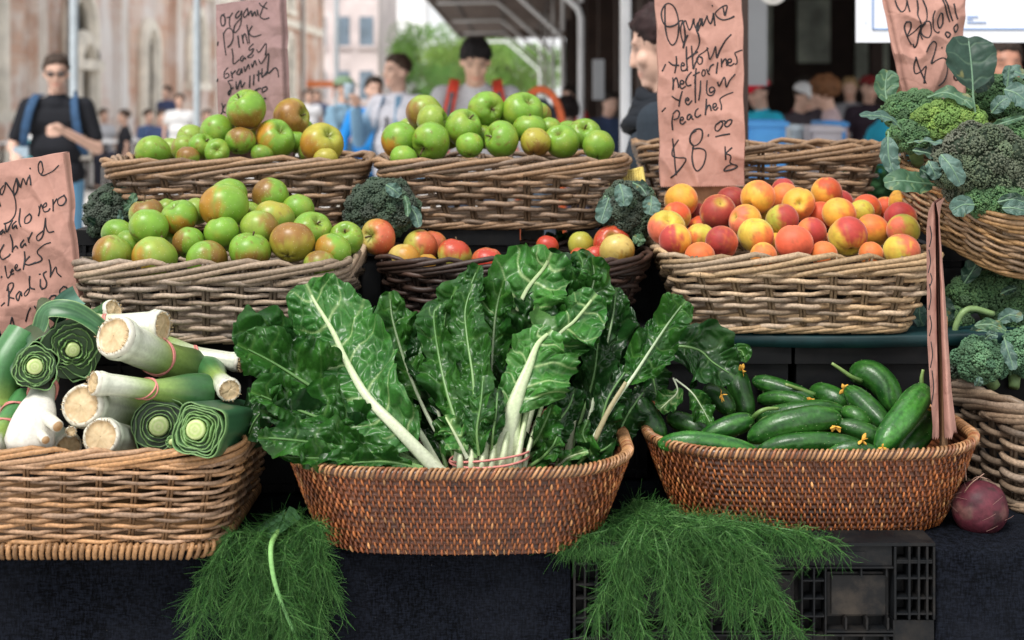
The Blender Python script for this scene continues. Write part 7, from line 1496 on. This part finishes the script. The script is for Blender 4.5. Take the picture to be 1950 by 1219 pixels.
    t_ = torso; b = MB(); capsule(b, up((-.10, .005, 1.30)), up((.10, .005, 1.30)), .118 * t_, .118 * t_, 0); capsule(b, up((-.06, -.01, 1.13)), up((.06, -.01, 1.13)), .125 * t_, .125 * t_, 0); capsule(b, up((-.07, 0, .96)), up((.07, 0, .96)), .125 * t_, .125 * t_, 0); capsule(b, up((-.165, .005, 1.40)), up((.165, .005, 1.40)), .062, .062, 0); capsule(b, up((0, .01, 1.41)), up((0, .012, 1.432)), .085, .074, 0)
    for s_ in (-1, 1):
        el, wr = arms[s_]
        if sleeve <= 1: capsule(b, sh[s_], sh[s_] + (el - sh[s_]) * max(.3, sleeve), .058, .055, 0)
        else: capsule(b, sh[s_], el, .064, .052, 0); capsule(b, el, el + (wr - el) * .94, .052, .042, 0)
    tp = np.array(top); fold = lambda p: 1 + .14 * fbm(p * np.array([9, 9, 6]) + px, 5)  # shading of cloth folds put into the colour as random tone
    def sd(p, a_, b_): ab = b_ - a_; t0 = np.clip(((p - a_) @ ab) / (ab @ ab), 0, 1); return np.linalg.norm(p - a_ - t0[:, None] * ab, axis=1)
    def tcol(p):
        c = np.tile(tp, (len(p), 1))
        if sleevecol is not None:
            for s_ in (-1, 1): dm_ = np.minimum(sd(p, sh[s_] + [s_ * .01, 0, -.03], arms[s_][0]), sd(p, *arms[s_])); c = mix(c, sleevecol, (1 - sstep(.060, .072, dm_)) * ((np.abs(p[:, 0]) > .13) | (p[:, 1] < -.16)))
        return c * fold(p)[:, None]
    fuse(b, 'top', M_FAB, root, M, loc, vox, smooth=5, colfn=tcol)
    b = MB(); capsule(b, (-.07, 0, pz), (.07, 0, pz), .118 * t_, .118 * t_, 0)
    for s_ in (-1, 1): capsule(b, hips[s_], kn[s_], .088, .066, 0); capsule(b, kn[s_], an_[s_] + [0, 0, .02], .064, .056, 0)
    bt = np.array(bottom); fuse(b, 'trousers', M_FAB, root, M, loc, vox * 1.3, smooth=4, colfn=lambda p: bt * fold(p)[:, None])
    b = MB()
    for s_ in (-1, 1): capsule(b, an_[s_] + [0, .02, -.045], an_[s_] + [s_ * .02, -.16, -.052], .045, .038, 0)
    fuse(b, 'shoes', M_FAB, root, M, loc, vox * 1.3, smooth=2, colfn=lambda p: np.tile((.04, .035, .03), (len(p), 1)))
    # hair
    mb = MB(); nu_, nv_ = 48, 30; a_ = np.arange(nu_) * 2 * math.pi / nu_; th = np.linspace(.02, 2.45, nv_)[:, None]; dx = np.sin(th) * np.sin(a_); dy = np.sin(th) * np.cos(a_); dzz = np.cos(th) + 0 * a_
    front = np.clip(-dy, 0, 1); lim = {'short': -.30 + .88 * front ** .8, 'long': -.95 + 1.45 * front ** .9, 'bun': -.30 + .80 * front ** 1.1, 'curly': -.5 + 1.05 * front, 'fringe': -.38 + .70 * front ** .9}[hairstyle]
    lim = lim + (.04 if hairstyle == 'bun' else .12) * vnoise(S3(dx * 9, dy * 9, px), 4); keep_r = .80 + .20 * sstep(-.22, .16, dzz - lim); vol = {'short': .007, 'long': .014, 'bun': .010, 'curly': .030, 'fringe': .010}[hairstyle]; nz = vnoise(S3(dx * 7, dy * 7, dzz * 7), 3) * (.009 if hairstyle != 'curly' else .016) + vnoise(S3(dx * 19, dy * 19, dzz * 9), 5) * .006
    q = np.stack([dx * (.076 + vol + nz), .010 + dy * (.098 + vol + nz), .034 + dzz * (.090 + vol + nz)], -1) * keep_r[..., None] + (1 - keep_r)[..., None] * np.array([0, .01, .03])
    g = (hc + q @ Hm.T) @ M.T + loc; hcol = np.array(hair) * (1 + .4 * vnoise(S3(dx * 20, dy * 20, dzz * 4), 7))[..., None]; mb.grid(g, hcol.reshape(-1, 3), cv=True)
    if hairstyle == 'bun': th2 = np.linspace(.01, 3.13, 12); lathe(mb, np.stack([np.sin(th2), -np.cos(th2)], 1), 20, hair, hp((0, .085, .105)) @ M.T + loc, M @ Hm, lambda g_: g_ * np.array([.050, .052, .045]) * (1 + .1 * vnoise(g_ * 5, 2))[..., None])
    if hairstyle == 'long': th2 = np.linspace(.01, 3.13, 14); lathe(mb, np.stack([np.sin(th2), -np.cos(th2)], 1), 20, hair, hp((0, .055, -.10)) @ M.T + loc, M @ Hm, lambda g_: g_ * np.array([.085, .06, .15]))
    mb.build('hair', M_HAIR, root)
    if cap is not None:
        mb = MB(); th2 = np.linspace(.02, 1.5, 10); lathe(mb, np.stack([np.sin(th2), np.cos(th2)], 1), 28, cap, hp((0, .01, .045)) @ M.T + loc, M @ Hm, lambda g_: g_ * np.array([.093, .113, .092])); u_ = np.linspace(-1, 1, 12); v_ = np.linspace(0, 1, 5); U_, V_ = np.meshgrid(u_, v_); q = np.stack([U_ * .075, -.085 - V_ * .075 * np.sqrt(1 - .8 * U_ ** 2), .058 - .018 * V_ - .012 * U_ ** 2], -1); mb.grid((hc + q @ Hm.T) @ M.T + loc, cap); mb.build('cap', M_FAB, root)
    if extras: extras(root, lambda p: (np.asarray(p, float) + [0, 0, dz]) @ M.T + loc, lambda p: hp(p) @ M.T + loc, up)
    return root
M_BLK = m_plain('black_lens', (.01, .01, .012), .15); M_STRAP = m_plain('blue_strap', (.022, .065, .14), .8); M_RSTRAP = m_plain('red_strap', (.70, .07, .035), .7); M_GSTRAP = m_plain('grey_strap', (.12, .13, .15), .8); M_PHONE = m_plain('phone', (.28, .36, .42), .3)
def strip(root, pts, w_, m, name, th=.006):
    p = cat_rom(pts, 24); mb = MB(); mb.tubes(p[None], w_ / 2, 8, flat=th / w_ * 2, ref=(0, 1, .15)); return mb.build(name, m, root)
def ex1(root, W, Hd, up):
    for s_ in (-1, 1): strip(root, [W(up((s_ * .115, .06, 1.475))), W(up((s_ * .125, -.065, 1.45))), W(up((s_ * .150, -.135, 1.33))), W(up((s_ * .175, -.125, 1.18))), W(up((s_ * .19, -.02, 1.08)))], .055, M_STRAP, 'backpack_strap')
    mb = MB(); 
    for s_ in (-1, 1): e = Hd((s_ * .033, -.098, .006)); mb.add(e + ICO * [.026, .008, .017], ICF)
    mb.tubes(np.array([Hd((-.08, .0, .012)), Hd((-.06, -.075, .012)), Hd((0, -.108, .012)), Hd((.06, -.075, .012)), Hd((.08, .0, .012))])[None], .004, 6); mb.build('sunglasses', M_BLK, root)
    c = W((-.135, -.34, 1.115)); mb = MB(); mb.box(c - [.045, .012, .035], c + [.045, .012, .03]); mb.build('phone', M_PHONE, root, smooth=False)
person('man in sunglasses and black T-shirt with blue backpack straps, holding a phone', 108, 9, 1.70, 4, top=(.012, .013, .017), bottom=(.12, .27, .42), armR=((-.275, -.02, 1.13), (-.19, -.27, 1.10)), armL=((.27, -.03, 1.12), (.105, -.22, 1.24)), sleeve=.72, hair=(.045, .03, .022), torso=.94, turn=12, pitch=10, vox=.010, extras=ex1, group='people around the market')
def ex2(root, W, Hd, up):
    mb = MB(); c = W(up((.02, -.135, 1.31))); mb.tubes(np.stack([c, c + [.004, 0, -.05], c + [-.012, -.004, -.11]])[None], .009, 6); mb.build('hanging_sunglasses', M_BLK, root)
    for s_ in (-1, 1):
        U_ = np.linspace(0, 1, 14); ys = np.linspace(1.45, .93, 14); q = np.stack([[W(up((s_ * (.06 + .065 * u_ + .035 * f_), -.075 - .068 * math.sin(u_ * 2) + .16 * f_ ** 2 - .01, z))) for f_ in np.linspace(0, 1, 8)] for u_, z in zip(U_, ys)]); mb = MB(); mb.grid(q, (.20, .36, .52)); mb.build('jacket_front', M_FAB, root)
    c = W((-.165, -.30, 1.475)); mb = MB(); mb.tubes(np.stack([c - [0, 0, .05], c, c + [0, 0, .06]])[None], np.array([[.032, .036, .04]]), 14, (.35, .30, .24)); mb.build('cup', M_PHONE, root)
person('man in open pale blue jacket and white T-shirt lifting a cup to his chin', 757, 9.6, 1.72, -38, top=(.55, .55, .60), bottom=(.05, .06, .09), armR=((-.27, -.10, 1.14), (-.14, -.27, 1.38)), armL=((.25, .03, 1.13), (.25, -.05, .90)), sleeve=1.5, sleevecol=(.20, .36, .52), hair=(.05, .032, .022), turn=-14, vox=.010, extras=ex2)
o_ = [x for x in bpy.data.objects if x.parent and x.name.startswith('top')][-1]
person('man in green cap and grey-blue T-shirt with folded arms', 655, 13, 1.62, 55, top=(.19, .32, .43), bottom=(.55, .52, .46), armL=((.22, -.10, 1.14), (-.02, -.26, 1.17)), armR=((-.22, -.10, 1.14), (.04, -.28, 1.13)), sleeve=.8, cap=(.16, .24, .15), hair=(.15, .1, .07), torso=1.12, turn=8)
person('person in bright blue jacket and black trousers behind the lifted cup', 712, 11.6, 1.60, 20, top=(.02, .22, .60), bottom=(.02, .02, .025), sleeve=1.5, armR=((-.30, -.05, 1.16), (-.34, -.20, 1.04)), torso=1.15)
def ex5(root, W, Hd, up):
    for s_ in (-1, 1):
        pts = [up((s_ * .115, .04, 1.48)), up((s_ * .125, -.062, 1.455)), up((s_ * .15, -.135, 1.34)), up((s_ * .165, -.14, 1.20)), up((s_ * .18, -.05, 1.06))]
        strip(root, [W(p) for p in pts], .060, M_RSTRAP, 'red_backpack_strap'); strip(root, [W(p + [0, -.008, 0]) for p in pts[1:4]], .028, M_GSTRAP, 'strap_trim')
person('black-haired man bending over the apples, red backpack straps over a pale shirt', 908, 8.4, 1.84, 0, top=(.50, .50, .52), bottom=(.08, .1, .14), lean=27, pitch=26, armL=((.29, -.34, 1.05), (.20, -.52, .93)), armR=((-.29, -.34, 1.05), (-.20, -.52, .93)), sleeve=1.2, hair=(.012, .010, .010), skin=(.60, .38, .27), hairstyle='fringe', vox=.009, extras=ex5, turn=5)
def ex6(root, W, Hd, up):
    mb = MB(); a_ = np.linspace(0, 2 * math.pi, 30)
    for j in range(5): mb.tubes(np.stack([W(up((math.cos(q) * (.085 + .012 * j), .012 + math.sin(q) * (.085 + .010 * j), 1.475 - .020 * j + .010 * math.sin(3 * q + j)))) for q in a_])[None], .021, 8, (.012, .015, .020), cap=False)
    mb.build('scarf', M_FAB, root)
person('woman in profile with dark tied-up hair and a black scarf, beside the nectarine sign', 1272, 3.85, 1.67, -104, top=(.022, .030, .040), bottom=(.03, .03, .04), sleeve=1.5, hair=(.025, .013, .013), skin=(.60, .38, .29), hairstyle='bun', vox=.006, pitch=12, turn=-4, nose=.8, extras=ex6)
person('dark-haired woman in a pale top bowed over the far counter', 1112, 10.2, 1.52, -25, top=(.55, .53, .60), bottom=(.1, .1, .15), lean=34, pitch=18, sleeve=1.2, hair=(.02, .014, .014), hairstyle='curly', armL=((.2, -.45, 1.05), (.08, -.55, .90)), armR=((-.26, -.40, 1.02), (-.12, -.58, .90)))
person('person in red cap and turquoise shirt behind the bright blue tub', 1462, 10.5, 1.58, -60, top=(.03, .46, .66), bottom=(.05, .05, .07), cap=(.62, .02, .04), sleeve=.6, hair=(.03, .02, .02), pitch=15, lean=8, torso=1.1)
person('person in dark clothes with a white cap beside the one in the red cap', 1502, 11.3, 1.56, 40, top=(.06, .05, .06), bottom=(.05, .05, .05), cap=(.6, .6, .6), sleeve=.6, lean=14, pitch=20)
person('woman with curly brown hair in a dusty pink top', 1600, 10.2, 1.58, -100, top=(.55, .42, .43), bottom=(.05, .07, .1), sleeve=.5, hair=(.16, .07, .03), hairstyle='curly', lean=10, pitch=8)
person('person in turquoise T-shirt with light brown hair bending beside the broccoli', 1668, 9.2, 1.56, 105, top=(.03, .42, .62), bottom=(.04, .04, .05), sleeve=.6, hair=(.22, .12, .06), lean=20, pitch=10, torso=1.15)
person('dim figure in dark red cap between the two seated at the stall', 1655, 12.5, 1.62, 10, top=(.03, .02, .03), bottom=(.03, .03, .03), cap=(.16, .02, .02), sleeve=.6, hands=False)
person('man in dark clothes behind the white printed board', 1908, 5.8, 1.66, 0, top=(.02, .018, .02), bottom=(.02, .02, .02), skin=(.42, .20, .13), sleeve=1.2)
for lab, px, d, H_, tp_, hd_, ln_, kw in [('dim figure with black hair and white apron deep in the hall', 1540, 13.5, 1.60, (.5, .48, .46), 30, 10, {}), ('dim figure in black with a bowed head left of the curly-haired woman', 1572, 12.2, 1.60, (.05, .04, .05), -60, 18, {}), ('dim figure in maroon deep in the hall beside the small white tub', 1522, 14.5, 1.66, (.22, .05, .06), 70, 5, {}), ('dim figure in grey with fair hair deep in the hall', 1620, 14.2, 1.64, (.25, .25, .27), -20, 6, {'hair': (.30, .20, .10)}), ('seated figure in dark blue beyond the row of grey columns', 1146, 12.5, 1.5, (.04, .06, .12), 30, 12, {}), ('figure in red beyond the row of grey columns', 1090, 15, 1.56, (.45, .04, .04), -40, 5, {})]: person(lab, px, d, H_, hd_, top=tp_, bottom=(.04, .04, .05), lean=ln_, pitch=ln_, vox=.018, hands=False, sleeve=.7, **{'hair': (.02, .015, .012), **kw})
far = [('person in white shirt and jeans walking near the far tables', 342, 20, 1.50, (.62, .62, .62), (.25, .34, .44), 10, False), ('person in navy top standing at the narrow arched door', 318, 25, 1.66, (.03, .04, .09), (.03, .03, .05), -30, False), ('person in navy seated behind the walker in white', 308, 21.5, 1.70, (.04, .06, .13), (.03, .04, .08), 40, True), ('person in black seated alone at the far white table', 237, 22, 1.70, (.02, .02, .025), (.02, .02, .03), -70, True), ('person in blue seated at the far table edge', 283, 23, 1.70, (.06, .10, .2), (.03, .04, .06), 60, True),
       ('person in white top standing at the far right of the brick wall', 588, 24, 1.58, (.6, .6, .62), (.1, .12, .2), 15, False), ('person in brown seated near the grey far post', 394, 24, 1.68, (.12, .10, .12), (.05, .05, .07), 20, True), ('person in dark blue beside the person in white top', 604, 28, 1.60, (.06, .08, .14), (.05, .05, .07), 0, False), ('person in grey seated at the left, by the thick post', 197, 24, 1.70, (.45, .45, .47), (.05, .05, .07), 50, True)]
for lab, px, d, H_, tp_, bt_, hd_, se_ in far: person(lab, px, d, H_, hd_, top=tp_, bottom=bt_, seat=se_, vox=.022, hands=False, hair=(.06, .04, .03), group='people far across the square')
# pushchair hood with an orange frame
o = thing('pushchair', (X(1030, 8.2), 8.2, 0), 'pushchair with an orange frame and grey-blue hood behind the green apples', 'pushchair'); x0 = X(1030, 8.2); mb = MB(); a_ = np.linspace(0, math.pi, 20); arch = np.array([(x0 - .125 * math.cos(q), 8.2, 1.22 + .24 * math.sin(q)) for q in a_]); arch = np.vstack([arch[0] - [0, 0, .7], arch, arch[-1] - [0, 0, .7]]); mb.tubes(arch[None], .022, 10, ref=(0, 1, 0)); mb.build('frame', m_plain('orange_tube', (.78, .16, .05), .45), o)
mb = MB(); g = np.array([[(x0 - .10 * math.cos(q), 8.22 + .2 * f_, 1.20 + (.21 - .05 * f_) * math.sin(q)) for q in a_] for f_ in np.linspace(0, 1, 8)]); mb.grid(g); c_ = g[-1].mean(0); mb.grid(np.stack([g[-1], np.tile(c_, (20, 1))])); mb.box((x0 - .1, 8.24, .62), (x0 + .1, 8.5, 1.2)); mb.build('hood', m_plain('hood_fabric', (.13, .18, .24), .8, 20, .3), o)
for s_ in (-1, 1): mb = MB(); an2 = np.linspace(0, 2 * math.pi, 25); mb.tubes(np.array([(x0 + s_ * .13, 8.35 + .13 * math.cos(q), .15 + .13 * math.sin(q)) for q in an2])[None], .02, 8, cap=False); mb.build('wheel', M_BLK, o)
# tables across the square
M_TT = m_plain('white_tabletop', (.74, .74, .74), .5)
for px, d, w_, lab in ((230, 22.5, .75, 'white cafe table in front of the seated person in black'), (283, 24.5, .7, 'white cafe table beside the people in navy'), (60, 22, .8, 'white cafe table at the far left behind the man in sunglasses')):
    o = thing('cafe_table', (X(px, d), d, 0), lab, 'table', 'white tables across the square'); mb = MB(); x = X(px, d); mb.box((x - w_ / 2, d - .35, .72), (x + w_ / 2, d + .35, .76)); mb.build('tabletop', M_TT, o, smooth=False)
    for sx in (-1, 1):
        for sy in (-1, 1): mb = MB(); mb.box((x + sx * (w_ / 2 - .05) - .02, d + sy * .3 - .02, 0), (x + sx * (w_ / 2 - .05) + .02, d + sy * .3 + .02, .719)); mb.build('leg', M_DK, o, smooth=False)
    for q in (-1, 1):
        b_ = thing('bench', (x + q * (w_ / 2 + .3), d, 0), ('dark stool left of the ' if q < 0 else 'dark stool right of the ') + lab.replace('white cafe table', 'white table').replace(' behind the man in sunglasses', ''), 'stool', 'stools at the white tables'); mb = MB(); xx = x + q * (w_ / 2 + .3); mb.box((xx - .16, d - .16, .42), (xx + .16, d + .16, .45)); mb.build('seat', M_DK, b_, smooth=False)
        for sx in (-1, 1):
            for sy in (-1, 1): mb = MB(); mb.box((xx + sx * .13 - .015, d + sy * .13 - .015, 0), (xx + sx * .13 + .015, d + sy * .13 + .015, .419)); mb.build('leg', M_DK, b_, smooth=False)
o = thing('cool_box', (X(55, 16), 16, 0), 'small turquoise cool box on a stand beside the man in sunglasses', 'box'); x = X(50, 15); mb = MB(); mb.box((x - .14, 15, .78), (x + .14, 15.3, .98)); mb.build('tub', m_plain('turquoise', (.12, .45, .5), .4), o, smooth=False); mb = MB(); mb.box((x - .15, 14.99, .981), (x + .15, 15.31, 1.02)); mb.build('lid', M_TT, o, smooth=False); mb = MB(); mb.box((x - .03, 15.12, 0), (x + .03, 15.18, .779)); mb.build('stand', M_DK, o, smooth=False)
